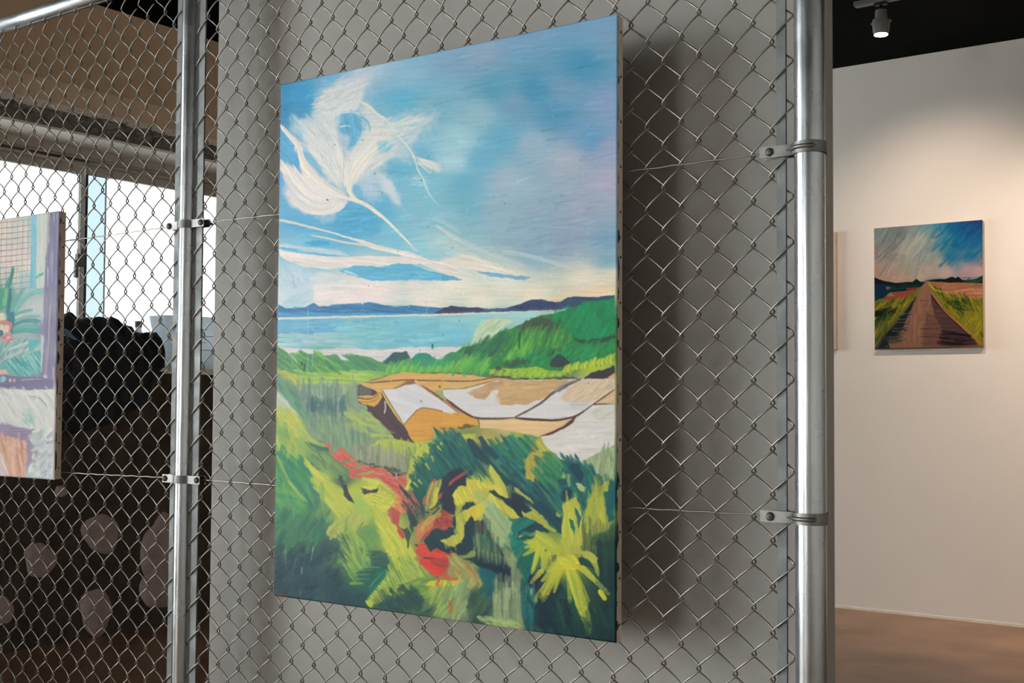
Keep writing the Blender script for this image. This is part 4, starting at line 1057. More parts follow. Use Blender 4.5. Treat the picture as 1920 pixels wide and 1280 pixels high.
    B([(1232, 375), (1240, 392)], 4, 3, (120, 118, 120), .8)
    F(*G_)
    P([(-40, 165), (160, 168), (300, 168), (420, 180), (420, 205), (280, 250), (120, 285), (-40, 290)], (212, 170, 100), 1, 1.2, .9, 'h')
    B([(-40, 220), (150, 222), (280, 210), (400, 186), (460, 182)], 2.2, 2, br, .9, .1); B([(-40, 286), (120, 280), (260, 244), (400, 206)], 2, 2, (120, 76, 62), .85)
    P([(-40, 150), (120, 158), (420, 170), (560, 215), (300, 190)], (60, 54, 50), .6, 2, 1.2)
    P([(-40, 290), (140, 285), (200, 270), (330, 235), (420, 205), (500, 215), (900, 212), (1060, 205), (960, 262), (860, 330), (740, 420), (640, 460), (520, 515), (330, 520), (220, 515), (120, 460), (0, 370), (-40, 330)], (208, 203, 205), 1, 1.2, .9, 'h', .05)
    P([(150, 320), (240, 275), (340, 235), (420, 206), (470, 200), (540, 222), (760, 216), (960, 210), (900, 280), (800, 340), (700, 380), (620, 410), (480, 415), (400, 400), (370, 370), (300, 372), (220, 360)], (198, 158, 108), .97, 5, 1.5, 'h', .12)
    P([(180, 315), (300, 250), (430, 215), (470, 250), (390, 290), (320, 360), (230, 355)], (170, 136, 112), .6, 5, 3, 'h')
    HT([(240, 280), (480, 240), (860, 240), (700, 360), (420, 390)], [(206, 166, 114), (190, 148, 100), (212, 172, 118)], -8, 30, 5, 60, .5, 12, .5)
    P([(300, 375), (360, 290), (408, 290), (385, 345), (380, 375)], (214, 204, 202), .95, 2, 1)
    P([(300, 370), (400, 350), (420, 412), (360, 430)], (208, 202, 204), .8, 4, 2)
    P([(1060, 205), (1100, 205), (1332, 206), (1332, 275), (1200, 380), (1080, 470), (980, 505), (820, 522), (540, 518), (640, 470), (760, 400), (860, 320), (960, 250)], (206, 202, 204), 1, 1.2, .9, 'h', .05)
    P([(1060, 215), (1332, 208), (1332, 275), (1240, 350), (1180, 385), (960, 380), (900, 345), (940, 300)], (206, 178, 146), .92, 7, 3, -35, .12)
    HT([(960, 300), (1080, 220), (1310, 215), (1200, 360), (960, 370)], [(210, 184, 150), (200, 170, 136), (214, 192, 164)], -38, 26, 4, 60, .5, 10, .5)
    P([(930, 375), (1140, 390), (1080, 435), (990, 430)], (182, 176, 178), .5, 6, 4, 'h')
    B([(520, 518), (620, 468), (740, 400), (840, 318), (930, 262), (1060, 208)], 2.5, 6, (96, 62, 56), .95, .1)
    B([(860, 300), (940, 240), (1050, 208)], 7, 4, (160, 148, 146), .8); B([(880, 305), (960, 262)], 5, 4, (104, 92, 92), .7)
    B([(-10, 370), (80, 440), (160, 490), (230, 518), (400, 522), (520, 516)], 5, 3.5, (84, 48, 46), .95, .1)
    B([(-40, 380), (40, 440), (110, 490)], 4, 3, (190, 140, 110), .9)
    P([(-40, 440), (40, 480), (70, 500), (-40, 470)], (214, 208, 210), .95, 1, .9)
    P([(-40, 470), (100, 495), (220, 525), (245, 560), (240, 580), (100, 590), (-40, 605)], (216, 152, 60), 1, 1.2, .9, 'h', .08)
    P([(250, 535), (440, 530), (620, 535), (860, 545), (960, 535), (900, 590), (820, 630), (730, 668), (600, 640), (420, 605), (250, 595)], (222, 184, 134), 1, 1.2, .9, 'h', .06)
    B([(236, 520), (250, 560), (248, 596)], 2, 2, br, .8); B([(540, 518), (700, 530), (860, 535), (1000, 510), (1080, 470), (1180, 400), (1332, 290)], 5, 3, (84, 44, 44), .95, .1)
    P([(730, 662), (830, 628), (940, 570), (1000, 520), (1030, 500), (1000, 560), (920, 610), (800, 660)], (92, 44, 42), .97, 1.5, .9)
    P([(1180, 402), (1332, 300), (1332, 404)], (206, 172, 134), 1, 1, .9, -30)
    B([(1160, 412), (1240, 405), (1332, 408)], 3, 2.5, (92, 60, 52), .9, .1)
    P([(740, 668), (830, 650), (930, 600), (1000, 560), (1060, 490), (1160, 415), (1332, 412), (1334, 730), (1260, 770), (1120, 840), (1040, 880), (980, 888), (900, 850), (820, 790), (770, 730)], (210, 203, 198), 1, 1.2, .9, 'h', .06)
    P([(1140, 460), (1230, 420), (1332, 416), (1334, 520), (1240, 545), (1170, 520)], (196, 194, 180), .8, 5, 2.5, -30)
    HT([(800, 680), (1320, 560), (1320, 700), (1040, 860), (900, 820)], [(216, 208, 204), (200, 194, 192), (222, 214, 210)], -8, 40, 5, 60, .4, 12, .6, 0, .7)
    B([(740, 670), (770, 735), (820, 792), (900, 852), (960, 885)], 2, 3, (60, 60, 40), .85)
    # hedge line with light tops above the pans
    P([(1085, 205), (1130, 160), (1240, 130), (1332, 92), (1332, 160), (1280, 200)], (52, 50, 60), .97, 3, 1, 10)
    P([(1270, 195), (1320, 160), (1332, 158), (1332, 200)], (222, 160, 120), .9, 2, 1)
    P([(330, 160), (420, 195), (520, 215), (600, 210), (760, 205), (1060, 205), (1000, 190), (700, 180), (500, 170), (400, 100)], (64, 62, 56), .8, 3, 1.2)
    for q in range(30):
        x = 335 + q * 20; y = 162 + S.rg.uniform(-8, 8) + min(q, 12) * 2.6 - max(0, q - 20) * 2
        B([(x, y), (x + 22, y - 30 - S.rg.uniform(0, 18))], 7, 5, [(150, 188, 58), (168, 198, 60), (120, 170, 60)][q % 3], .9, .3)
        if q % 2:
            B([(x + 60, y - 6), (x + 84, y - 40)], 6, 4, [(140, 182, 56), (110, 160, 60)][q % 3 % 2], .85, .3)
    for q in range(24):
        x = 930 + q * 17; y = 150 - q * 3.6 + S.rg.uniform(-6, 6)
        B([(x, y), (x + 14, y - 44 - S.rg.uniform(0, 22))], 8, 5, [(188, 196, 48), (160, 184, 52), (200, 204, 60), (130, 168, 54)][q % 4], .95, .25)
    P([(180, 140), (330, 140), (320, 180), (240, 180)], (34, 140, 88), .8, 4, 1.5, 10)
    HT([(40, 60), (320, 60), (330, 130), (40, 150)], [(96, 180, 70), (70, 160, 76), (120, 190, 72)], -58, 22, 6, 40, .7, 14, .5)
    # ---- grey-green slope, brushed downwards (E)
    F(*E_)
    P([(80, 160), (140, 190), (240, 260), (720, 250), (730, 400), (800, 440), (850, 520), (930, 580), (980, 650), (1060, 690), (1180, 725), (1230, 760), (1180, 880), (1130, 960), (700, 860), (340, 720), (260, 500), (180, 400), (80, 300)], (124, 150, 122), .7, 5, 2, 'v')
    HT([(240, 260), (720, 260), (740, 400), (700, 520), (330, 560), (200, 400)], [(140, 158, 134), (120, 146, 132), (156, 170, 136), (104, 134, 126), (90, 130, 120)], 88, 34, 5, 170, .55, 5, .5)
    HT([(330, 390), (640, 380), (640, 470), (320, 480)], [(66, 104, 112), (78, 118, 116), (58, 96, 104)], 88, 26, 5, 60, .6, 6, .5)
    HT([(90, 190), (240, 280), (330, 560), (280, 560), (180, 400), (90, 290)], [(96, 150, 116), (80, 130, 120), (110, 154, 110)], 55, 30, 6, 50, .6, 12, .5)
    HT([(330, 520), (700, 500), (900, 600), (1000, 680), (840, 720), (700, 760), (400, 700)], [(130, 156, 114), (112, 144, 116), (148, 170, 110), (120, 150, 124), (96, 126, 116)], 86, 26, 5, 150, .55, 8, .5)
    HT([(640, 480), (800, 470), (940, 580), (1000, 650), (860, 680), (700, 600)], [(162, 180, 98), (150, 172, 108), (174, 188, 90)], 30, 24, 6, 46, .6, 24, .5)
    B([(850, 740), (900, 715), (980, 700), (1080, 712), (1180, 735), (1280, 720), (1400, 680)], 7, 6, (190, 194, 64), .9, .25); B([(830, 660), (920, 655), (1010, 668)], 6, 5, (188, 196, 80), .8); B([(640, 510), (720, 520), (800, 575), (920, 580)], 5, 4, (172, 188, 84), .7)
    HT([(860, 740), (1180, 740), (1300, 740), (1200, 830), (1000, 800)], [(184, 192, 72), (166, 180, 84), (176, 188, 66)], 88, 26, 5, 80, .6, 6, .5)
    HT([(700, 760), (1130, 820), (1130, 930), (720, 870)], [(164, 156, 136), (150, 150, 128), (140, 146, 120), (120, 120, 104)], 89, 26, 3.5, 110, .65, 4, .5)
    HT([(720, 860), (860, 880), (1130, 950), (1060, 990), (900, 930), (760, 895)], [(40, 70, 60), (56, 84, 66), (48, 60, 54)], 10, 12, 5, 26, .75, 20, .5)
    HT([(1130, 800), (1240, 780), (1200, 900), (1130, 960)], [(120, 146, 84), (150, 170, 80), (96, 120, 74)], 80, 24, 4, 34, .6, 8, .5)
    P([(82, 300), (140, 340), (220, 440), (260, 500), (200, 500), (82, 400)], (180, 190, 168), .9, 4, 2, 45)
    B([(80, 410), (180, 500), (320, 640)], 3, 2, (200, 200, 120), .8)
    HT([(80, 440), (240, 500), (330, 660), (260, 720), (80, 560)], [(194, 190, 80), (180, 188, 84), (160, 184, 84), (200, 194, 92)], 52, 40, 8, 46, .65, 12, .5)
    P([(90, 730), (150, 645), (180, 680), (150, 760), (120, 800)], (34, 144, 110), .85, 4, 1.5, -50)
    HT([(70, 560), (180, 640), (330, 700), (300, 850), (180, 860), (80, 800)], [(140, 176, 84), (160, 184, 80), (118, 166, 88), (176, 188, 84)], 70, 44, 9, 50, .6, 20, .5)
    HT([(60, 820), (280, 850), (330, 950), (360, 1180), (60, 1260)], [(66, 146, 96), (90, 160, 88), (50, 132, 100), (110, 168, 84), (40, 120, 96)], 60, 46, 9, 90, .6, 22, .5)
    B([(80, 820), (130, 930), (200, 1060), (290, 1180)], 5, 3, (160, 180, 84), .7); B([(210, 650), (180, 760), (160, 860)], 9, 5, (176, 186, 84), .7)
    # shrubs between
    HT([(330, 720), (480, 760), (640, 900), (660, 1000), (560, 1000), (400, 880)], [(100, 140, 90), (120, 154, 90), (84, 124, 84), (134, 160, 92)], 48, 26, 6, 70, .6, 22, .5)
    P([(335, 710), (420, 730), (500, 760), (500, 790), (430, 790), (350, 740)], (50, 104, 88), .85, 5, 1.5, 20)
    B([(330, 680), (400, 720), (480, 745)], 8, 6, (178, 180, 90), .8)
    P([(570, 980), (600, 980), (620, 1060), (650, 1100), (690, 1190), (620, 1170), (610, 1090)], (50, 76, 80), .9, 4, 1.2); B([(350, 880), (390, 920), (420, 930)], 6, 4, (60, 96, 84), .7)
    for a in (((300, 840), (380, 940), (500, 1060), (640, 1180), (720, 1230)), ((380, 930), (470, 1010), (570, 1090), (650, 1160)), ((330, 880), (430, 1040), (560, 1200), (600, 1290))):
        B(a, 6, 11, (192, 196, 76), .85, .35)
    HT([(330, 880), (640, 1150), (700, 1270), (540, 1280), (420, 1100)], [(196, 198, 74), (180, 192, 80), (160, 184, 84), (204, 200, 84)], 48, 50, 7, 60, .65, 8, .5)
    # ---- salmon and red flowers
    red, sal = (206, 92, 82), (212, 112, 88)
    for pts in ([(465, 705), (500, 720), (520, 770), (490, 765)], [(510, 800), (570, 790), (640, 850), (600, 880), (540, 850)], [(560, 750), (600, 760), (690, 830), (712, 868), (660, 870), (590, 810)], [(600, 890), (660, 880), (720, 870), (725, 915), (660, 925), (620, 910)],
                [(660, 940), (740, 920), (790, 900), (850, 896), (850, 930), (740, 960), (690, 1000), (655, 990)], [(850, 920), (920, 910), (975, 940), (920, 960), (860, 960)], [(720, 980), (840, 960), (960, 980), (1030, 1000), (1000, 1040), (880, 1000), (740, 1010)],
                [(960, 990), (1060, 990), (1130, 985), (1110, 1060), (1100, 1110), (1000, 1080), (930, 1020)]):
        P(pts, (red[0] + S.rg.uniform(-8, 8), red[1] + S.rg.uniform(-8, 8), red[2] + S.rg.uniform(-6, 6)), .97, 3, .9, 20, .16, .5)
    B([(1000, 950), (1060, 960), (1130, 985)], 4, 3, (150, 116, 104), .8); B([(1035, 960), (1038, 1000)], 2, 2, (214, 206, 196), .9)
    for q in range(14):
        B([(560 + q * 38, 800 + q * 16), (620 + q * 38, 840 + q * 15)], 3, 2, [(226, 124, 110), (180, 74, 70), (216, 104, 90)][q % 3], .7)
    M_ = (690, 760, 6.4)
    F(*M_)
    P([(330, 1000), (440, 1010), (480, 1140), (460, 1290), (260, 1290), (300, 1120)], (214, 128, 80), .97, 4, 1.2, 70, .16)
    P([(100, 850), (220, 860), (330, 930), (440, 1010), (340, 1040), (240, 960)], (206, 92, 80), .9, 3, 1, 30, .16)
    # ---- big dark leaf with stroke ends (M)
    P([(0, 850), (110, 900), (250, 1000), (300, 1090), (260, 1230), (120, 1290), (0, 1290)], (204, 202, 72), .8, 4, 2, 20)
    HT([(0, 870), (120, 910), (280, 1050), (240, 1260), (0, 1280)], [(210, 206, 74), (192, 194, 72), (180, 190, 80), (216, 210, 92)], 24, 30, 6, 50, .65, 20, .5)
    for q in range(9):
        B([(140 + q * 20, 930 + q * 16), (110 + q * 22, 985 + q * 14)], 2, 1.5, (110, 110, 60), .7)
    P([(0, 1010), (60, 985), (110, 1020), (60, 1030), (10, 1050)], (50, 62, 66), .85, 3, 1)
    P([(700, 440), (880, 400), (1000, 350), (1100, 330), (1290, 320), (1290, 500), (1100, 460), (800, 560), (700, 760), (620, 800), (560, 900), (480, 1000), (440, 1010), (480, 820), (560, 640), (600, 500)], (184, 188, 70), .85, 5, 2, 70)
    HT([(600, 470), (860, 400), (800, 540), (700, 700), (560, 880), (460, 980), (500, 760)], [(196, 194, 68), (176, 186, 74), (160, 176, 76), (206, 200, 70)], -62, 30, 6, 70, .6, 14, .5)
    P([(760, 400), (880, 300), (1000, 270), (1150, 240), (1290, 230), (1290, 320), (1060, 335), (900, 370), (770, 400)], (130, 138, 78), .9, 3, 1.5, 8)
    HT([(890, 255), (1080, 250), (1280, 200), (1280, 240), (1100, 270), (900, 275)], [(96, 80, 40), (110, 96, 54)], 0, 10, 4, 22, .75, 14, .5)
    P([(880, 410), (930, 380), (1030, 380), (1080, 440), (1150, 540), (1240, 620), (1280, 690), (1280, 800), (1180, 850), (1170, 960), (1040, 1000), (900, 1290), (640, 1290), (580, 1180), (520, 1060), (480, 960), (560, 880), (620, 720), (700, 640), (780, 540), (820, 470)], (26, 84, 84), 1, 4, 1, 50, .22)
    HT([(900, 420), (1030, 400), (1260, 680), (1160, 780), (900, 760), (760, 660), (820, 520)], [(24, 92, 90), (34, 108, 98), (20, 74, 80), (44, 120, 104), (30, 96, 84)], 56, 50, 5, 130, .7, 6, .5)
    HT([(620, 740), (760, 620), (900, 800), (800, 900), (700, 980), (560, 960)], [(26, 96, 88), (22, 78, 80), (44, 110, 96)], 52, 40, 5, 70, .65, 8, .5)
    P([(1180, 400), (1220, 380), (1280, 440), (1290, 640), (1230, 600)], (26, 70, 82), .95, 3, 1, 60)
    P([(900, 850), (1000, 760), (1200, 700), (1280, 760), (1170, 860), (1180, 960), (1040, 960), (1000, 1080), (1030, 1190), (900, 1290), (880, 1120), (850, 1000)], (38, 48, 66), .92, 5, 2, 50)
    for a, b in (((490, 950), (540, 1010)), ((545, 910), (600, 970)), ((600, 880), (650, 930)), ((690, 680), (740, 760)), ((760, 590), (790, 660)), ((830, 470), (880, 530)), ((870, 430), (910, 500))):
        B([a, b], 5, 3, (186, 188, 72), .85, .3)
    B([(970, 950), (1010, 900), (1080, 850), (1160, 800), (1215, 750)], 5, 6, (180, 76, 70), .95, .2)
    # red-and-yellow leaves
    for a, b in (((430, 1020), (600, 1200)), ((510, 1110), (650, 1280)), ((520, 1050), (590, 1130)), ((430, 1180), (520, 1290))):
        B([a, b], 7, 4, (196, 96, 80), .9, .3)
    HT([(440, 1020), (600, 1100), (660, 1280), (460, 1280), (430, 1150)], [(40, 70, 74), (52, 62, 70), (196, 104, 84)], 56, 34, 4, 40, .8, 8, .4)
    P([(650, 1120), (690, 1070), (740, 1080), (720, 1160), (660, 1180)], (192, 84, 70), .95, 3, 1)
    B([(800, 880), (760, 980), (720, 1100)], 9, 6, (176, 90, 74), .9, .4)
    for q in range(9):
        B([(880 - q * 16, 870 + q * 6), (850 - q * 20, 1000 + q * 12), (760 - q * 10, 1260)], 3, 2.5, [(206, 194, 74), (180, 160, 84), (150, 120, 70)][q % 3], .9, .35)
    P([(820, 960), (845, 980), (840, 1120), (790, 1220), (740, 1250), (780, 1100)], (208, 196, 58), .9, 3, 1, 70)
    for q in range(6):
        B([(740, 1290 - q * 8), (820, 1230 - q * 4), (900, 1160 + q * 18)], 4, 3, [(200, 188, 80), (80, 70, 50)][q % 2], .9, .3)
    B([(850, 1100), (880, 1060), (950, 1025)], 6, 6, (186, 84, 76), .95, .2)
    # ---- N: dark hollow, yellow ribbon, red cascade
    N_ = (780, 900, 6.4)
    F(*N_)
    P([(330, 100), (460, 60), (440, 160), (470, 280), (460, 400), (330, 380), (300, 250)], (40, 48, 64), .95, 4, 1.5)
    P([(170, 600), (230, 570), (330, 590), (440, 560), (450, 420), (500, 400), (600, 250), (700, 260), (820, 480), (840, 620), (900, 640), (1000, 800), (1130, 1010), (1230, 1180), (1230, 1290), (900, 1290), (760, 1000), (560, 940), (400, 880), (260, 830), (160, 850), (100, 730)], (32, 56, 70), .95, 5, 1.5, 70)
    P([(880, 120), (1020, 80), (1110, 200), (1290, 300), (1290, 420), (1200, 440), (1080, 270), (960, 180), (860, 200)], (34, 50, 68), .95, 4, 1.2, 50)
    P([(440, 150), (500, 60), (560, 40), (600, 70), (620, 0), (760, -10), (900, 60), (1010, 30), (1040, 20), (1080, 90), (1115, 200), (1080, 205), (1000, 160), (940, 90), (860, 90), (780, 90), (760, 130), (800, 210), (700, 260), (660, 220), (580, 240), (520, 285), (470, 280)], (204, 194, 68), .97, 4, 1, 60, .14)
    P([(680, 130), (760, 120), (800, 200), (760, 240), (700, 230)], (160, 172, 104), .8, 6, 3)
    P([(470, 420), (560, 370), (640, 320), (760, 270), (850, 220), (880, 130), (930, 170), (1000, 240), (1100, 290), (1180, 360), (1240, 440), (1180, 440), (1090, 420), (1040, 350), (900, 260), (820, 380), (790, 480), (700, 480), (660, 420), (620, 480), (580, 500), (590, 580), (570, 680), (540, 740), (460, 790), (380, 780), (290, 720), (400, 690), (440, 650), (490, 640), (510, 560), (490, 480)], (196, 190, 68), .98, 4, 1, 55, .14)
    P([(620, 480), (640, 330), (760, 290), (820, 330), (800, 420), (780, 490), (720, 480), (660, 420)], (212, 190, 58), .8, 5, 2, 75)
    HT([(480, 430), (600, 400), (570, 640), (440, 780), (320, 730), (500, 640)], [(180, 182, 72), (164, 172, 76), (196, 188, 66)], 82, 24, 5, 40, .6, 12, .5)
    P([(800, 420), (880, 280), (930, 250), (1040, 400), (1140, 480), (1150, 560), (1080, 680), (1050, 800), (960, 740), (860, 560)], (150, 176, 128), .95, 5, 1.5, 60, .16)
    HT([(860, 340), (920, 280), (1100, 480), (1080, 660), (1030, 760), (900, 560)], [(160, 184, 136), (140, 168, 124), (134, 158, 108), (166, 180, 120)], 58, 50, 5, 50, .6, 8, .5)
    P([(620, 250), (650, 240), (670, 280), (640, 310), (615, 290)], (36, 70, 74), .9, 3, 1)
    P([(600, 20), (640, 90), (620, 60)], (60, 50, 40), .8, 2, 1)
    P([(680, 650), (780, 630), (860, 660), (910, 760), (930, 850), (860, 860), (760, 820), (700, 800)], (36, 124, 104), .85, 6, 2.5, 'v')
    HT([(690, 560), (830, 500), (960, 740), (1060, 960), (880, 940), (700, 830)], [(90, 110, 80), (60, 90, 76), (120, 140, 96), (50, 80, 72)], 88, 38, 4.5, 70, .5, 4, .5)
    P([(680, 560), (720, 540), (830, 500), (850, 600), (780, 620), (700, 640)], (66, 66, 66), .6, 6, 3, 'v')
    for q in range(9):
        B([(700 + q * 52, 800 + q * 16), (705 + q * 52, 900 + q * 15)], 5, 4, (130, 150, 100), .6, .4)
    P([(510, 890), (600, 880), (650, 840), (720, 860), (700, 910), (620, 930), (560, 930)], (140, 160, 74), .85, 4, 1.5)
    P([(1040, 800), (1130, 850), (1200, 930), (1210, 1050), (1100, 1030), (1060, 900)], (140, 152, 110), .75, 6, 2.5, 60)
    P([(760, 1020), (900, 1060), (1010, 1080), (960, 1180), (960, 1290), (820, 1290), (770, 1150)], (20, 100, 104), .85, 6, 2.5, 'v')
    P([(640, 990), (760, 960), (1000, 1020), (1130, 1090), (1190, 1260), (1080, 1200), (900, 1080), (720, 1010)], (28, 46, 64), .9, 5, 2)
    P([(60, 580), (200, 560), (330, 340), (430, 420), (440, 520), (380, 590), (220, 590), (140, 660), (60, 740)], (176, 74, 68), .9, 5, 1.5, -40, .2)
    HT([(220, 520), (330, 380), (430, 440), (420, 540), (260, 590)], [(160, 64, 62), (190, 80, 72), (140, 60, 60)], 20, 12, 4, 50, .7, 60, .4)
    P([(100, 720), (180, 600), (230, 570), (330, 590), (430, 560), (470, 660), (440, 650), (360, 700), (290, 720), (330, 780), (240, 830), (160, 850)], (34, 62, 70), .97, 3, 1, 60)
    P([(0, 560), (60, 500), (140, 440), (240, 400), (200, 540), (100, 640), (0, 740)], (204, 122, 76), .9, 4, 1.5, -50, .2)
    for q in range(7):
        B([(60, 560 + q * 4), (160, 480 - q * 6), (300, 330 + q * 16)], 4, 3, [(200, 184, 80), (208, 192, 66), (90, 76, 50)][q % 3], .9, .3)
    P([(70, 640), (110, 560), (180, 520), (60, 580)], (196, 180, 80), .6, 3, 1.5)
    redb = (216, 66, 56)
    P([(0, 760), (60, 740), (110, 770), (170, 850), (250, 815), (340, 860), (480, 880), (500, 910), (400, 920), (300, 930), (180, 930), (120, 920), (0, 880)], redb, .95, 4, 1, 20, .16, .6)
    P([(30, 940), (100, 930), (200, 990), (330, 1060), (320, 1110), (280, 1140), (285, 1220), (235, 1210), (230, 1140), (160, 1090), (70, 1030)], (222, 62, 54), .97, 3, 1, 30, .12, .6)
    P([(130, 950), (250, 930), (380, 930), (390, 1020), (330, 1060), (220, 1000)], (176, 62, 58), .85, 5, 1.5, 20, .2)
    P([(320, 1110), (400, 1130), (440, 1180), (540, 1170), (500, 1220), (420, 1210), (350, 1170)], (218, 82, 52), .95, 3, 1, 20)
    P([(240, 1240), (290, 1225), (285, 1290), (240, 1280)], (222, 84, 48), .95, 3, 1)
    P([(400, 960), (520, 900), (640, 1010), (760, 1140), (780, 1290), (560, 1290), (540, 1180), (440, 1170), (360, 1100)], (150, 150, 84), .8, 6, 2.5, 60)
    HT([(420, 960), (540, 930), (740, 1140), (740, 1280), (560, 1260)], [(164, 164, 84), (140, 144, 86), (160, 130, 84), (176, 176, 90)], 50, 30, 6, 60, .55, 16, .5)
    B([(610, 1020), (690, 1110), (760, 1240)], 8, 5, (170, 104, 78), .6)
    P([(100, 1240), (180, 1210), (340, 1200), (560, 1200), (500, 1250), (300, 1275), (150, 1270)], (212, 200, 56), .9, 3, 1.2, 0)
    # ---- H: lower left
    F(*H_)
    HT([(50, 420), (560, 430), (560, 780), (730, 930), (50, 850)], [(44, 74, 86), (50, 84, 90), (40, 66, 80), (56, 92, 94)], -60, 26, 8, 150, .4, 40, .7)
    HT([(60, 220), (420, 240), (460, 420), (300, 480), (70, 460)], [(60, 120, 92), (72, 136, 94), (50, 104, 90), (86, 150, 92)], -64, 46, 9, 90, .5, 14, .6)
    B([(50, 60), (180, 90), (300, 150)], 12, 8, (110, 170, 84), .6); B([(160, 0), (220, 70), (300, 160)], 6, 4, (170, 184, 100), .6)
    P([(60, 100), (180, 120), (310, 160), (260, 240), (150, 200), (60, 160)], (96, 166, 96), .5, 8, 5)
    B([(140, 490), (136, 580), (142, 670)], 2, 2, (110, 150, 130), .8); B([(348, 490), (326, 610)], 2, 2, (150, 180, 160), .9); B([(218, 580), (185, 715)], 2, 2, (60, 110, 130), .8); B([(260, 650), (258, 700)], 2.5, 2, (150, 190, 190), .9); B([(250, 830), (252, 885)], 1.6, 1.4, (120, 150, 150), .6); B([(200, 190), (198, 300)], 1.8, 1.6, (120, 170, 130), .5)
    B([(60, 862), (110, 860), (150, 866)], 4, 3, (150, 60, 50), .7)
    P([(400, 40), (460, 0), (560, 100), (640, 160), (640, 200), (560, 220), (520, 260), (500, 160), (430, 110)], (186, 190, 74), .75, 5, 2.5, 50)
    B([(410, 20), (420, 160), (440, 300)], 12, 7, (130, 166, 90), .6)
    P([(440, 390), (500, 300), (580, 250), (700, 230), (780, 260), (760, 330), (660, 370), (560, 400), (470, 420)], (170, 180, 84), .85, 6, 2, -25)
    HT([(450, 380), (560, 270), (760, 260), (700, 360), (560, 410)], [(176, 186, 84), (156, 174, 84), (186, 186, 96), (130, 156, 84)], -62, 26, 5, 60, .65, 14, .5)
    P([(640, 170), (760, 120), (840, 180), (860, 280), (720, 260), (640, 240)], (160, 186, 84), .75, 6, 3)
    P([(740, 60), (900, 80), (960, 140), (930, 190), (820, 200), (740, 150)], (206, 202, 74), .8, 5, 2, 10)
    P([(780, 180), (900, 250), (960, 330), (1020, 430), (1080, 500), (1120, 560), (1050, 640), (960, 640), (900, 560), (860, 420), (820, 300)], (198, 198, 72), .9, 6, 2, 60, .12)
    HT([(830, 220), (960, 340), (1100, 540), (1000, 640), (900, 520), (850, 380)], [(206, 202, 72), (186, 194, 74), (174, 188, 76), (200, 196, 84)], 62, 44, 8, 50, .55, 10, .5)
    F(690 - 50, 960, 6.4)   # R
    HT([(40, 280), (400, 300), (380, 620), (220, 700), (60, 620)], [(110, 156, 84), (136, 172, 84), (150, 176, 84), (90, 136, 84)], 58, 40, 6, 60, .6, 12, .5)
    for q in range(11):
        B([(130 + q * 12, 330 + q * 10), (150 + q * 8, 480 + q * 14), (230 + q * 4, 640)], 3, 2, (60, 96, 80), .5, .4)
    for q in range(9):
        B([(10 + q * 20, 560 - q * 36), (70 + q * 18, 720 - q * 32), (170 + q * 14, 830 - q * 28)], 7, 4, [(150, 184, 84), (124, 166, 90), (164, 188, 78)][q % 3], .75, .4)
    B([(100, 850), (180, 850), (260, 850)], 6, 4, (140, 176, 80), .8)
    P([(380, 460), (520, 500), (560, 580), (540, 680), (470, 760), (380, 860), (320, 900), (200, 760), (180, 700), (330, 640)], (42, 96, 84), .85, 6, 2.5, 0)
    P([(420, 720), (540, 660), (500, 800), (420, 920), (330, 960), (350, 860)], (32, 112, 92), .8, 6, 3, -50)
    for q in range(6):
        B([(180 + q * 20, 800 - q * 56), (330 + q * 20, 790 - q * 50)], 4, 2, (120, 164, 120), .55, .5)
    B([(330, 900), (400, 820), (490, 715)], 2, 1.5, (110, 170, 130), .7); B([(230, 665), (360, 655), (470, 660)], 2.5, 2, (130, 180, 140), .6)
    # fern fingers
    P([(640, 560), (760, 500), (860, 560), (960, 620), (1050, 720), (960, 800), (880, 820), (780, 760), (720, 700)], (160, 184, 78), .8, 6, 3, 40)
    for q in range(17):
        t = q / 16
        x = 700 - 400 * t; y = 590 + 480 * t
        B([(x - 6, y - 10), (x + 36 + 40 * (1 - t), y + 50 + 90 * (1 - t)), (x + 60 + 90 * (1 - t), y + 66 + 230 * (1 - t))], 7, 3.5, [(190, 200, 70), (164, 186, 76), (182, 196, 66), (130, 164, 80)][q % 4], .92, .35, .7)
    for q in range(11):
        t = q / 10
        B([(690 - 140 * t, 700 + 150 * t), (740 - 130 * t, 840 + 110 * t), (800 - 160 * t, 960 + 70 * t)], 6, 4, [(140, 174, 80), (120, 160, 80)][q % 2], .85, .35)
    for q in range(16):
        t = q / 15
        x = 690 - 380 * t; y = 620 + 460 * t
        B([(x + 16, y + 30), (x + 50 + 40 * (1 - t), y + 70 + 110 * (1 - t))], 1.8, 1.4, (70, 104, 80), .55, .4)
    P([(300, 1090), (340, 1040), (390, 1070), (370, 1140), (320, 1130)], (184, 196, 66), .9, 5, 1.2)
    HT([(740, 560), (900, 560), (1040, 740), (900, 900), (780, 760)], [(168, 188, 76), (140, 172, 80), (184, 194, 74), (120, 150, 84)], 56, 34, 5, 60, .6, 12, .5)
    HT([(800, 840), (1000, 780), (1120, 800), (1160, 960), (900, 960)], [(130, 168, 76), (110, 150, 76), (160, 180, 74), (80, 110, 70)], -12, 40, 7, 50, .6, 12, .5)
    P([(780, 960), (880, 900), (960, 960), (1000, 1060), (960, 1180), (760, 1160), (640, 1130), (700, 1040)], (46, 80, 78), .8, 7, 3, 20)
    for q in range(5):
        B([(960 + q * 10, 1180 - q * 50), (1080 + q * 10, 1120 - q * 40), (1190, 1060 - q * 40)], 6, 4, (120, 154, 80), .6, .5)
    P([(1160, 1220), (1200, 1080), (1270, 990), (1290, 1000), (1290, 1270), (1190, 1240)], (130, 170, 104), .8, 5, 2, 70)
    P([(1000, 870), (1060, 820), (1160, 810), (1290, 830), (1290, 880), (1150, 885), (1060, 890)], (212, 200, 58), .9, 3, 1.2, 0)
    B([(1060, 930), (1180, 940), (1290, 930)], 12, 9, (180, 186, 72), .6)
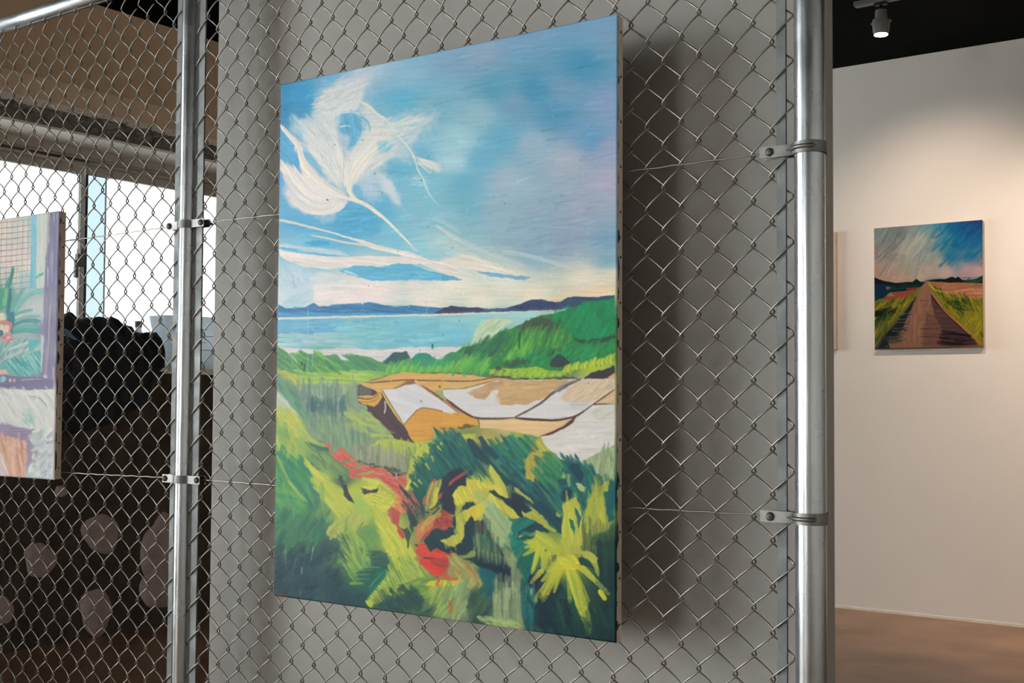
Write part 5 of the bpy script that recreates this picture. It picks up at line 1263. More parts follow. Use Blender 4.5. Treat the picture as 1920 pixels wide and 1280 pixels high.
    P([(690, 160), (740, 200), (790, 180), (830, 260), (800, 440), (780, 330), (750, 250)], (38, 70, 74), .8, 3, 1)
    P([(800, 20), (930, 0), (900, 60), (860, 220), (840, 260), (820, 140)], (46, 72, 76), .85, 4, 1.2)
    P([(660, 210), (720, 200), (770, 280), (740, 320), (690, 270)], (208, 78, 64), .9, 3, 1); P([(540, 10), (690, 0), (690, 120), (660, 160), (600, 90)], (190, 92, 80), .85, 4, 1.5, 60)
    P([(1130, 840), (1190, 780), (1170, 880), (1200, 900), (1150, 910)], (220, 84, 54), .9, 3, 1); P([(1195, 950), (1230, 960), (1220, 1010), (1200, 1000)], (216, 84, 50), .9, 3, 1)
    P([(880, 470), (960, 430), (1040, 520), (960, 520)], (206, 72, 64), .8, 3, 1); P([(930, 550), (980, 545), (1000, 600), (960, 640)], (218, 70, 60), .9, 3, 1)
    P([(870, 380), (910, 372), (920, 400), (880, 405)], (50, 56, 54), .85, 3, 1); B([(980, 540), (1060, 548), (1130, 545)], 4, 3, (90, 44, 44), .7)
    # ---- G/I/O: dark teal leaves of the right half
    F(*G_)
    HT([(0, 690), (160, 700), (220, 860), (330, 960), (120, 930), (0, 860)], [(24, 80, 84), (34, 104, 98), (20, 66, 78), (44, 116, 104)], 56, 46, 6, 60, .65, 8, .5)
    P([(150, 690), (200, 690), (300, 820), (430, 960), (560, 1060), (460, 1060), (330, 900), (220, 840)], (26, 66, 80), .9, 4, 1.5, 50)
    P([(235, 670), (270, 662), (340, 740), (420, 830), (380, 860), (300, 790)], (28, 70, 84), .95, 3, 1, 55)
    P([(270, 660), (460, 690), (380, 740), (340, 745)], (190, 160, 76), .9, 3, 1.5)
    HT([(390, 770), (560, 700), (700, 740), (640, 820), (640, 960), (560, 960), (420, 840)], [(40, 124, 96), (30, 100, 92), (56, 140, 104), (26, 84, 88), (34, 110, 84)], 48, 46, 6, 110, .7, 8, .5)
    HT([(420, 840), (640, 980), (860, 1060), (900, 1200), (700, 1180), (500, 980)], [(28, 92, 94), (40, 116, 104), (24, 76, 86), (60, 134, 110), (34, 64, 84)], 46, 56, 6, 120, .65, 7, .5)
    P([(330, 880), (370, 930), (450, 1040), (490, 1160), (440, 1150), (380, 1040), (330, 960)], (192, 188, 72), .95, 3, 1, 60)
    P([(240, 960), (270, 1000), (275, 1040), (250, 1010)], (26, 140, 90), .9, 3, 1)
    P([(615, 860), (660, 800), (740, 770), (820, 830), (880, 840), (760, 920), (700, 1000), (690, 1030), (620, 1000)], (178, 164, 68), .95, 5, 1.2, 75, .14)
    HT([(640, 860), (780, 790), (700, 980), (630, 980)], [(196, 172, 70), (160, 160, 66), (184, 152, 60)], 70, 26, 6, 30, .55, 14, .5)
    P([(700, 700), (740, 670), (790, 750), (900, 850), (820, 850), (740, 780)], (186, 180, 66), .9, 3, 1.2, 50)
    HT([(740, 900), (860, 840), (940, 880), (960, 980), (860, 1060), (720, 1010)], [(44, 120, 84), (60, 140, 84), (36, 100, 84), (70, 146, 100)], 50, 40, 6, 70, .65, 9, .5)
    P([(930, 880), (1020, 880), (1060, 1000), (1070, 1040), (1030, 1040), (990, 980)], (24, 66, 82), .95, 3, 1.2, 60)
    P([(1040, 890), (1130, 850), (1260, 780), (1334, 740), (1334, 1030), (1260, 960), (1160, 1000), (1130, 960)], (156, 172, 132), .9, 5, 1.8, 'v', .16)
    HT([(1180, 840), (1330, 760), (1330, 1000), (1200, 960)], [(140, 156, 112), (170, 182, 140), (110, 134, 96)], 88, 34, 4, 50, .55, 5, .6)
    HT([(1060, 930), (1180, 980), (1240, 1000), (1200, 1180), (1100, 1100)], [(40, 110, 96), (28, 88, 92), (60, 130, 110)], 62, 44, 6, 60, .65, 12, .5)
    P([(880, 1010), (950, 1000), (960, 1050), (900, 1060)], (28, 70, 86), .9, 4, 1.2); P([(910, 1090), (990, 1060), (990, 1160), (920, 1190)], (26, 52, 76), .95, 4, 1.2)
    P([(1020, 1040), (1080, 1040), (1105, 1090), (1080, 1120), (1040, 1080)], (184, 190, 140), .9, 4, 1.2); B([(960, 960), (985, 1020), (985, 1070)], 6, 4, (160, 176, 130), .8)
    O_ = (960, 820, 6.4); Q_ = (960, 1000, 6.4)
    F(*O_)
    HT([(600, 300), (820, 330), (1000, 420), (980, 660), (860, 1000), (700, 1000), (560, 800), (660, 560)], [(28, 92, 94), (24, 74, 86), (40, 112, 100), (34, 104, 90)], 66, 50, 6, 110, .6, 14, .5)
    P([(740, 300), (800, 300), (830, 380), (870, 440), (820, 540), (770, 480), (700, 380), (690, 320)], (26, 64, 80), .95, 3, 1)
    P([(760, 530), (830, 540), (890, 590), (870, 650), (800, 600)], (176, 184, 130), .95, 3, 1); P([(660, 420), (700, 430), (700, 590), (670, 560)], (136, 160, 112), .85, 4, 1.5)
    P([(590, 640), (680, 590), (740, 640), (690, 740), (610, 740)], (26, 58, 76), .95, 4, 1)
    P([(560, 500), (650, 480), (660, 540), (580, 560)], (30, 80, 84), .9, 3, 1); P([(600, 470), (620, 405), (655, 450), (640, 480)], (160, 178, 76), .85, 3, 1)
    P([(0, 500), (70, 560), (240, 680), (400, 800), (560, 900), (640, 990), (600, 1150), (560, 1130), (440, 980), (300, 860), (160, 720), (0, 620)], (28, 62, 80), .85, 4, 2, 40, .2)
    P([(0, 640), (120, 720), (220, 860), (130, 960), (90, 950), (0, 840)], (36, 48, 64), .95, 3, 1.2)
    P([(20, 590), (60, 600), (180, 690), (270, 780), (240, 780), (140, 700), (30, 640)], (164, 170, 74), .92, 3, 1, 40)
    P([(120, 860), (160, 890), (240, 880), (200, 800), (160, 780), (270, 850), (370, 930), (450, 1040), (530, 1110), (510, 1140), (420, 1080), (320, 1020), (240, 970), (140, 950)], (176, 178, 66), .97, 3, 1, 40, .14)
    P([(0, 840), (50, 890), (95, 950), (60, 960), (0, 920)], (200, 192, 66), .95, 2, 1)
    P([(530, 870), (590, 920), (580, 950), (540, 930)], (150, 178, 90), .9, 4, 1)
    P([(0, 960), (180, 960), (280, 1010), (200, 1060), (100, 1180), (0, 1290)], (26, 116, 102), .9, 5, 2, -40, .2)
    P([(280, 1010), (360, 1040), (440, 1100), (430, 1150), (300, 1100), (230, 1140), (140, 1120), (60, 1230), (100, 1120), (200, 1050)], (26, 64, 80), .95, 4, 1.2, 30)
    P([(610, 790), (650, 760), (700, 770), (700, 730), (770, 710), (800, 800), (830, 900), (850, 1000), (850, 1290), (600, 1290), (605, 1000), (630, 900)], (180, 182, 66), .97, 4, 1, 'v', .18)
    HT([(620, 800), (780, 740), (840, 960), (840, 1280), (620, 1280)], [(190, 190, 64), (166, 174, 70), (176, 180, 62), (200, 194, 72)], 88, 44, 5, 60, .6, 4, .5)
    P([(760, 830), (800, 870), (830, 960), (810, 1100), (780, 1000)], (26, 100, 96), .95, 3, 1, 80); P([(690, 960), (740, 980), (760, 1080), (745, 1160), (710, 1060)], (26, 104, 84), .9, 3, 1, 80)
    P([(1000, 540), (1060, 570), (1120, 500), (1160, 500), (1150, 660), (1110, 630), (1120, 800), (1150, 950), (1170, 1060), (1000, 1130), (860, 1120), (860, 1010), (890, 850), (960, 690)], (166, 172, 66), .95, 4, 1, 'v', .2)
    HT([(900, 860), (1010, 580), (1140, 560), (1150, 1040), (960, 1120), (870, 1060)], [(176, 182, 64), (150, 160, 66), (130, 140, 64), (184, 188, 62)], 82, 40, 5, 80, .6, 8, .5)
    P([(1100, 640), (1150, 640), (1170, 500), (1230, 520), (1230, 980), (1170, 1000), (1130, 800)], (24, 88, 92), .92, 4, 1.5, 'v')
    P([(930, 1080), (1060, 1030), (1040, 1090), (950, 1140), (900, 1130)], (184, 190, 54), .9, 3, 1)
    HT([(850, 1120), (1170, 1060), (1160, 1280), (860, 1280)], [(140, 148, 70), (110, 124, 64), (84, 104, 62), (150, 156, 66)], 89, 44, 4, 60, .6, 4, .5)
    P([(940, 1240), (1000, 1160), (1180, 1100), (1230, 1000), (1230, 1290), (940, 1290)], (40, 76, 58), .75, 6, 3, 'v')
    # palm (Q)
    F(*Q_)
    HT([(1040, 240), (1240, 100), (1240, 1200), (1000, 1240), (1080, 900), (1160, 720), (1060, 560)], [(28, 62, 54), (22, 52, 58), (34, 74, 56), (26, 44, 60)], 84, 50, 9, 120, .5, 10, .6)
    HT([(540, 700), (760, 820), (900, 1000), (980, 1240), (560, 1200)], [(30, 84, 58), (24, 62, 66), (40, 96, 56), (22, 50, 64)], 76, 50, 9, 80, .5, 16, .6)
    P([(280, 800), (380, 790), (520, 680), (600, 600), (620, 660), (540, 800), (520, 1000), (420, 1180), (280, 1100), (240, 940)], (26, 46, 64), .85, 6, 3, 70)
    P([(60, 300), (180, 180), (290, 190), (260, 300), (210, 420), (220, 520), (170, 620), (120, 640), (60, 420)], (18, 102, 92), .95, 4, 1.5, -50, .2)
    P([(0, 90), (160, 100), (160, 150), (60, 280), (0, 240)], (20, 122, 108), .9, 4, 2, -25, .2)
    P([(210, 480), (280, 480), (340, 380), (380, 500), (300, 620), (260, 680), (180, 660)], (36, 40, 66), .92, 4, 1.5)
    P([(130, 900), (150, 760), (260, 720), (280, 860), (240, 1030), (150, 1030)], (26, 116, 118), .85, 6, 2.5, 75, .2)
    HT([(0, 420), (130, 640), (130, 1120), (0, 1130)], [(136, 156, 110), (110, 130, 100), (150, 166, 120), (84, 104, 90)], 89, 60, 6, 70, .6, 3, .5)
    P([(120, 640), (260, 650), (230, 740), (140, 790)], (150, 172, 120), .85, 5, 2, 80)
    yl, y2 = (186, 188, 56), (176, 182, 62)
    P([(180, 100), (280, 20), (290, -60), (360, -10), (480, 60), (620, 190), (560, 260), (480, 250), (380, 280), (300, 250), (290, 180), (220, 160)], y2, .97, 3, 1, 35, .14)
    for a, b in (((300, 60), (90, 30)), ((300, 90), (150, 100)), ((300, 120), (160, 160)), ((320, 150), (140, 255)), ((330, 160), (240, 470)), ((330, 180), (260, 440)), ((380, 180), (370, 460)), ((420, 200), (400, 420)), ((360, 440), (230, 590))):
        B([a, b], 11, 6, yl, .93, .3, .8, .3)
    P([(70, 70), (150, 20), (280, 20), (240, 60), (160, 70)], (24, 70, 84), .9, 3, 1)
    cx, cy = 660, 330
    for a, w in (((290, 800), 20), ((370, 800), 20), ((370, 560), 13), ((510, 700), 9), ((470, 280), 16), ((440, 440), 18)):
        B([(cx - 20, cy), ((cx + a[0]) / 2 - 14, (cy + a[1]) / 2 - 10), a], 10, w * .62, yl, .95, .3, .8, .25)
    for a, w in (((920, 1210), 14), ((950, 1190), 11), ((880, 900), 22), ((800, 880), 16), ((700, 820), 14), ((930, 860), 18)):
        B([(cx, cy), ((cx + a[0]) / 2 + 12, (cy + a[1]) / 2 - 20), a], 12, w * .6, [yl, (156, 174, 66)][a[0] in (700, 950, 800)], .9, .45, .8, .25)
    B([(cx, cy + 60), (740, 700), (900, 1150)], 7, 6, (196, 196, 60), .9, .3); B([(880, 860), (930, 1000), (945, 1180)], 6, 7, (176, 184, 60), .95, .2)
    B([(760, 360), (920, 480), (1160, 720)], 12, 8, (170, 180, 70), .9, .5, .7, .2); B([(1060, 690), (1120, 780)], 9, 9, (206, 204, 44), .97, .1, 1, .2)
    B([(740, 330), (860, 420), (1000, 560)], 15, 10, yl, .9, .3); B([(860, 230), (950, 270), (1010, 380), (1040, 500)], 16, 6, (170, 178, 70), .93, .3)
    P([(840, 200), (960, 220), (1030, 280), (1020, 360), (940, 330), (860, 260)], (176, 178, 70), .93, 4, 1, 30)
    P([(800, 280), (850, 270), (960, 370), (1000, 430), (900, 390), (830, 380)], (34, 66, 60), .95, 3, 1)
    P([(600, 300), (700, 240), (800, 290), (830, 380), (760, 440), (640, 430), (560, 370)], (198, 192, 52), .95, 4, 1.5, 30, .12, .9)
    P([(720, 190), (800, 170), (860, 200), (840, 240), (740, 240)], (170, 166, 74), .9, 4, 1.2); B([(620, 60), (660, 180), (690, 280)], 12, 12, (186, 188, 64), .9, .2)
    P([(395, 185), (425, 185), (425, 210), (400, 210)], (110, 96, 54), .8, 3, 1); P([(460, 270), (520, 250), (540, 300), (490, 330)], (96, 100, 60), .8, 4, 1.2)
    B([(780, 350), (784, 356)], 5, 4, (240, 214, 40), 1, 0, 1)
    B([(930, 860), (1000, 920), (1050, 980)], 4, 2, (70, 130, 84), .7)
    F(*H_)                                               # dark gaps and bright accents among the left-hand leaves
    P([(572, 20), (602, 30), (612, 90), (642, 150), (662, 172), (612, 152), (582, 112)], (52, 58, 66), .92, 3, 1.2, 60)
    P([(700, 52), (760, 70), (832, 58), (820, 88), (740, 100)], (50, 54, 60), .9, 4, 1.2)
    P([(760, 104), (860, 80), (930, 100), (962, 132), (900, 158), (932, 190), (860, 176), (780, 150)], (206, 204, 72), .85, 4, 1.5, 20, .14)
    HT([(760, 110), (930, 100), (920, 180), (800, 170)], [(212, 208, 78), (190, 192, 74), (170, 176, 74)], 24, 18, 3, 26, .6, 14, .5)
    P([(900, 212), (958, 200), (1000, 240), (984, 330), (1040, 420), (1010, 440), (930, 280)], (198, 84, 74), .85, 4, 1.5, 60, .2)
    P([(1040, 160), (1090, 230), (1128, 270), (1122, 350), (1082, 330), (1052, 240)], (44, 66, 72), .9, 4, 1.2, 60)
    for q in range(6):
        B([(1045 + q * 12, 150 + q * 12), (1100 + q * 9, 250 + q * 14)], 2.2, 1.6, [(196, 110, 84), (50, 66, 72)][q % 2], .85, .3)
    HT([(560, 420), (620, 430), (640, 560), (600, 720), (560, 640)], [(50, 84, 84), (60, 96, 86)], 56, 26, 2.4, 22, .6, 10, .5)
    HT([(790, 510), (900, 560), (900, 640), (800, 620)], [(48, 84, 84), (58, 96, 88), (70, 110, 90)], 2, 22, 3, 26, .6, 8, .5)
    HT([(940, 560), (1060, 620), (1000, 760), (900, 800)], [(186, 198, 72), (150, 178, 78), (110, 146, 78)], 58, 24, 3, 40, .65, 8, .5)
    HT([(860, 860), (1080, 800), (1160, 900), (1050, 1000), (900, 960)], [(44, 72, 74), (56, 90, 78), (40, 62, 70)], 40, 24, 7, 40, .55, 30, .6)
    HT([(60, 470), (540, 480), (560, 780), (60, 840)], [(40, 64, 76), (46, 74, 84), (36, 58, 70)], -55, 20, 8, 90, .35, 50, .7)
    F(*I_)                                               # loose undergrowth along the lower rim
    HT([(-20, 800), (140, 780), (160, 960), (60, 1050), (-20, 1030)], [(150, 170, 112), (130, 156, 104), (164, 180, 120), (110, 140, 96)], -68, 40, 6, 50, .65, 10, .5)
    HT([(150, 820), (330, 860), (340, 1040), (170, 1050)], [(50, 80, 72), (64, 96, 76), (40, 66, 66), (84, 110, 80)], -60, 30, 7, 50, .6, 24, .5)
    HT([(340, 800), (560, 800), (560, 1120), (340, 1070)], [(150, 166, 120), (120, 140, 104), (164, 178, 126), (90, 112, 90)], 89, 50, 5, 80, .6, 4, .5)
    HT([(230, 1030), (560, 1060), (560, 1130), (330, 1090)], [(150, 174, 112), (164, 184, 116), (130, 156, 100)], 30, 30, 6, 30, .6, 30, .5)
    HT([(560, 780), (650, 820), (640, 1120), (560, 1100)], [(28, 108, 110), (24, 84, 94), (60, 120, 104), (50, 76, 76)], 84, 40, 7, 40, .6, 8, .5)
    HT([(640, 900), (1230, 1000), (1240, 1220), (900, 1190), (620, 1120)], [(26, 46, 62), (22, 58, 62), (30, 72, 58), (20, 40, 56)], 70, 40, 9, 70, .5, 24, .6)
    F(*H_)
    HT([(1180, 780), (1430, 820), (1440, 1040), (1280, 1010)], [(140, 164, 84), (160, 176, 84), (120, 150, 92), (100, 130, 84)], -62, 30, 6, 40, .55, 16, .5)
    B([(1370, 900), (1385, 950), (1380, 1000)], 5, 6, (206, 86, 66), .9)
    # ---- spatter and small raised dabs
    F(*I0)
    for q in range(150):
        x = S.rg.uniform(520, 1150); y = S.rg.uniform(180, 900)
        yi, xi = int(y - 15), int(x - 500)
        c = S.C[yi, xi] * 255
        k = S.rg.rand()
        c = c * .45 if k < .22 else np.clip(c * 1.12 + 8, 0, 255)
        B([(x, y), (x + S.rg.uniform(-1.5, 1.5), y + S.rg.uniform(1, 4))], S.rg.uniform(1.2, 2.4), 1.4, c, .8, 0, 1.3)
    for x, y0, y1 in ((578, 575, 700), (800, 560, 660), (588, 640, 690), (813, 630, 655)):
        B([(x, y0), (x - 4 + S.rg.uniform(0, 6), y1)], 1.3, 1.6, (170, 200, 210) if y1 > 660 else (150, 200, 200), .6, .4, .8)
    B([(571, 680), (570, 694)], 3, 2.5, (14, 60, 40), .95); B([(566, 676), (565, 684)], 3.5, 3, (20, 66, 44), .9); B([(811, 642), (811, 652)], 4, 3, (34, 90, 90), .9); B([(974, 620), (973, 652)], 3, 2, (20, 84, 46), .8)
    return S

def paint_road():
    S = Sheet(1630, 400, 1856, 668, 2.0, 9)
    P, B, HT, F = S.poly, S.stroke, S.hatch, S.frame
    fr = (1560, 380, 4.0)
    F(*fr)
    S.under([(330, 220, (120, 150, 150)), (420, 260, (130, 150, 150)), (500, 220, (120, 136, 140)), (600, 220, (140, 165, 165)), (700, 190, (100, 165, 180)), (800, 180, (60, 150, 185)), (900, 180, (10, 105, 165)),
             (1000, 170, (6, 80, 145)), (1100, 150, (6, 70, 140)), (1050, 230, (8, 80, 145)), (950, 300, (10, 110, 165)), (1100, 300, (30, 110, 160)), (850, 280, (60, 145, 175)), (900, 400, (40, 125, 165)), (1050, 400, (40, 120, 160)),
             (1110, 450, (130, 130, 150)), (950, 470, (120, 150, 165)), (760, 260, (110, 160, 170)), (650, 280, (165, 180, 175)), (560, 360, (165, 175, 165)), (450, 320, (130, 140, 140)), (340, 380, (150, 140, 140)), (340, 470, (185, 155, 145)),
             (450, 400, (150, 145, 140)), (480, 480, (185, 165, 150)), (600, 450, (160, 170, 160)), (700, 380, (145, 170, 170)), (780, 440, (165, 165, 160)), (700, 500, (180, 170, 160)), (500, 550, (195, 165, 145)), (650, 555, (190, 175, 155)), (850, 520, (190, 170, 165)), (1000, 500, (180, 150, 160)), (1100, 500, (190, 160, 165)), (400, 540, (190, 155, 140)), (340, 800, (110, 116, 36)), (450, 850, (90, 100, 36)), (600, 700, (110, 110, 44)), (700, 640, (130, 110, 60)), (340, 1050, (60, 80, 40)), (900, 780, (110, 116, 36)), (1100, 800, (130, 130, 40)), (1100, 1000, (140, 130, 40)), (600, 900, (130, 96, 80)), (800, 1000, (90, 66, 64)), (1000, 660, (170, 116, 84))])
    S.grain(S.fine, .05)
    HT([(320, 210), (800, 170), (780, 420), (640, 540), (330, 500)], [(160, 172, 165), (140, 152, 150), (176, 186, 180), (126, 140, 144), (150, 156, 152)], -58, 34, 3, 170, .4, 16, .6)
    HT([(420, 200), (600, 190), (560, 280), (400, 420), (340, 380)], [(90, 104, 110), (110, 122, 126)], -56, 22, 1.6, 40, .5, 14, .7)
    HT([(760, 190), (1120, 130), (1120, 420), (860, 470), (760, 330)], [(10, 100, 160), (30, 120, 170), (20, 90, 150), (70, 145, 178)], -40, 26, 4, 90, .35, 16, .6)
    HT([(520, 300), (690, 230), (700, 300), (560, 440), (480, 470)], [(186, 194, 184), (176, 186, 178), (170, 180, 160)], -56, 28, 3, 50, .5, 12, .6)
    # horizon
    P([(312, 560), (360, 580), (420, 595), (480, 600), (540, 595), (600, 592), (632, 570), (660, 592), (700, 590), (690, 620), (640, 640), (560, 660), (440, 670), (320, 740)], (22, 38, 44), 1, 1.5, .9)
    P([(312, 605), (400, 610), (480, 625), (430, 670), (400, 715), (318, 725)], (18, 52, 78), .95, 2, 1.2, 'h')
    P([(312, 555), (370, 580), (470, 600), (420, 610), (315, 605)], (30, 32, 48), .95, 1.5, 1)
    HT([(440, 630), (600, 600), (650, 600), (640, 630), (480, 660)], [(30, 74, 62), (24, 60, 56), (16, 44, 44)], -20, 10, 2.5, 34, .7, 20, .5)
    P([(405, 625), (440, 630), (430, 650), (408, 652)], (130, 120, 80), .8, 1.5, 1)
    P([(430, 672), (540, 662), (640, 640), (600, 680), (540, 720), (440, 735), (385, 725), (395, 705), (480, 698)], (150, 78, 56), .97, 2, 1, 'h'); P([(550, 640), (650, 632), (640, 650), (570, 660)], (130, 62, 52), .9, 1.5, 1)
    P([(690, 590), (760, 570), (840, 572), (880, 560), (900, 552), (925, 565), (945, 552), (975, 578), (1040, 580), (1100, 562), (1130, 545), (1130, 605), (1000, 598), (860, 600), (760, 592)], (18, 34, 38), 1, 1.5, .9)
    B([(690, 585), (760, 574), (850, 566)], 2, 2, (60, 140, 165), .9); B([(970, 562), (1050, 562), (1125, 552)], 2, 1.6, (50, 120, 150), .9)
    HT([(1000, 575), (1125, 560), (1125, 600), (1010, 600)], [(30, 80, 56), (44, 90, 60)], -30, 10, 2.5, 22, .7, 20, .5)
    # fields on the right
    P([(720, 600), (790, 592), (900, 600), (1130, 606), (1134, 720), (1000, 720), (880, 690), (800, 660)], (158, 108, 72), 1, 2, 1, 'h')
    P([(840, 662), (960, 650), (1130, 640), (1134, 690), (1000, 684), (860, 684)], (196, 142, 118), .9, 3, 1.5, 'h'); P([(980, 705), (1134, 700), (1134, 722), (1040, 720)], (186, 130, 104), .8, 2, 1.2)
    HT([(760, 605), (1120, 615), (1120, 700), (880, 680)], [(176, 120, 84), (140, 92, 60), (200, 146, 116), (170, 112, 70)], 2, 22, 2.5, 60, .5, 6, .6)
    P([(715, 600), (760, 620), (850, 680), (1000, 720), (1134, 722), (1140, 1080), (1105, 1070), (970, 930), (850, 810), (760, 680)], (128, 124, 34), 1, 2, 1, 40)
    HT([(740, 625), (860, 690), (1134, 730), (1138, 1000), (1000, 900), (860, 780)], [(160, 152, 34), (120, 124, 34), (84, 100, 34), (150, 146, 40), (60, 78, 34)], 58, 20, 3, 190, .7, 14, .5)
    HT([(860, 700), (1000, 730), (1030, 800), (960, 820), (880, 760)], [(40, 60, 34), (60, 80, 34)], 30, 16, 4, 24, .7, 20, .5)
    HT([(960, 850), (1130, 830), (1138, 1010), (1060, 960)], [(176, 164, 40), (150, 146, 36), (120, 130, 40)], -60, 22, 3, 60, .6, 14, .5)
    B([(722, 604), (770, 650), (830, 668)], 4, 3, (196, 176, 40), .9)
    # verge on the left
    P([(318, 735), (440, 735), (560, 715), (640, 650), (690, 605), (680, 640), (620, 720), (500, 850), (380, 990), (325, 1090)], (110, 116, 36), 1, 2, 1, -40)
    HT([(322, 745), (500, 735), (640, 670), (620, 700), (480, 860), (340, 1060)], [(160, 152, 40), (120, 126, 36), (84, 100, 36), (176, 160, 44), (54, 70, 36)], -48, 20, 3, 150, .7, 16, .5)
    HT([(322, 810), (430, 790), (500, 790), (420, 870), (330, 900)], [(24, 36, 24), (40, 50, 28)], -20, 18, 5, 34, .75, 20, .5)
    HT([(325, 900), (420, 840), (500, 830), (400, 960), (330, 1080)], [(160, 140, 40), (110, 116, 36), (70, 96, 44), (50, 84, 50)], -66, 26, 3, 60, .7, 12, .5)
    # road
    P([(690, 602), (715, 600), (760, 690), (850, 810), (970, 930), (1105, 1072), (900, 1078), (600, 1080), (330, 1095), (400, 990), (520, 850), (620, 720), (660, 650)], (142, 104, 84), 1, 1.5, .9, 'v')
    P([(735, 680), (770, 710), (850, 812), (970, 932), (1105, 1074), (820, 1080), (830, 960), (770, 850)], (70, 52, 54), .85, 4, 4, 'h')
    P([(690, 800), (770, 850), (830, 960), (820, 1080), (680, 1080), (690, 950)], (108, 76, 70), .7, 5, 5, 'h')
    P([(640, 690), (600, 740), (520, 850), (400, 990), (335, 1095), (440, 1085), (420, 1040), (520, 960), (570, 850), (610, 760)], (26, 42, 48), .92, 4, 2.5, -30)
    HT([(390, 1010), (560, 900), (600, 780), (560, 920), (480, 1060)], [(30, 46, 52), (24, 36, 44), (60, 66, 66)], 8, 16, 2, 60, .8, 14, .6)
    for q in range(12):
        B([(400 + q * 10, 1070 - q * 22), (480 + q * 9, 1068 - q * 22), (560 + q * 5, 1040 - q * 24)], 1.6, 1.2, [(130, 120, 104), (30, 44, 48), (150, 112, 92)][q % 3], .7, .4)
    HT([(700, 720), (800, 780), (960, 940), (1040, 1060), (700, 1060)], [(92, 66, 66), (60, 46, 50), (124, 90, 82), (104, 76, 76)], 1, 26, 1.8, 110, .55, 3, .6)
    HT([(650, 650), (710, 620), (740, 720), (700, 900), (600, 1040), (560, 960), (620, 760)], [(156, 114, 92), (136, 100, 82), (164, 124, 100)], -84, 26, 3, 80, .45, 8, .6)
    B([(748, 680), (800, 750), (850, 820), (950, 905), (1050, 990), (1130, 1072)], 3.2, 4.5, (176, 118, 74), .97, .15); B([(742, 690), (845, 822), (960, 930), (1095, 1066)], 2, 2.4, (30, 24, 30), .8)
    HT([(850, 960), (1000, 980), (1080, 1070), (830, 1075)], [(36, 26, 34), (50, 38, 46)], 4, 24, 4, 40, .7, 8, .5)
    P([(325, 1088), (1140, 1068), (1140, 1085), (325, 1100)], (120, 90, 80), .5, 1, 1)
    P([(325, 1080), (345, 1070), (345, 1096), (325, 1098)], (120, 30, 40), .5, 2, 1)
    return S


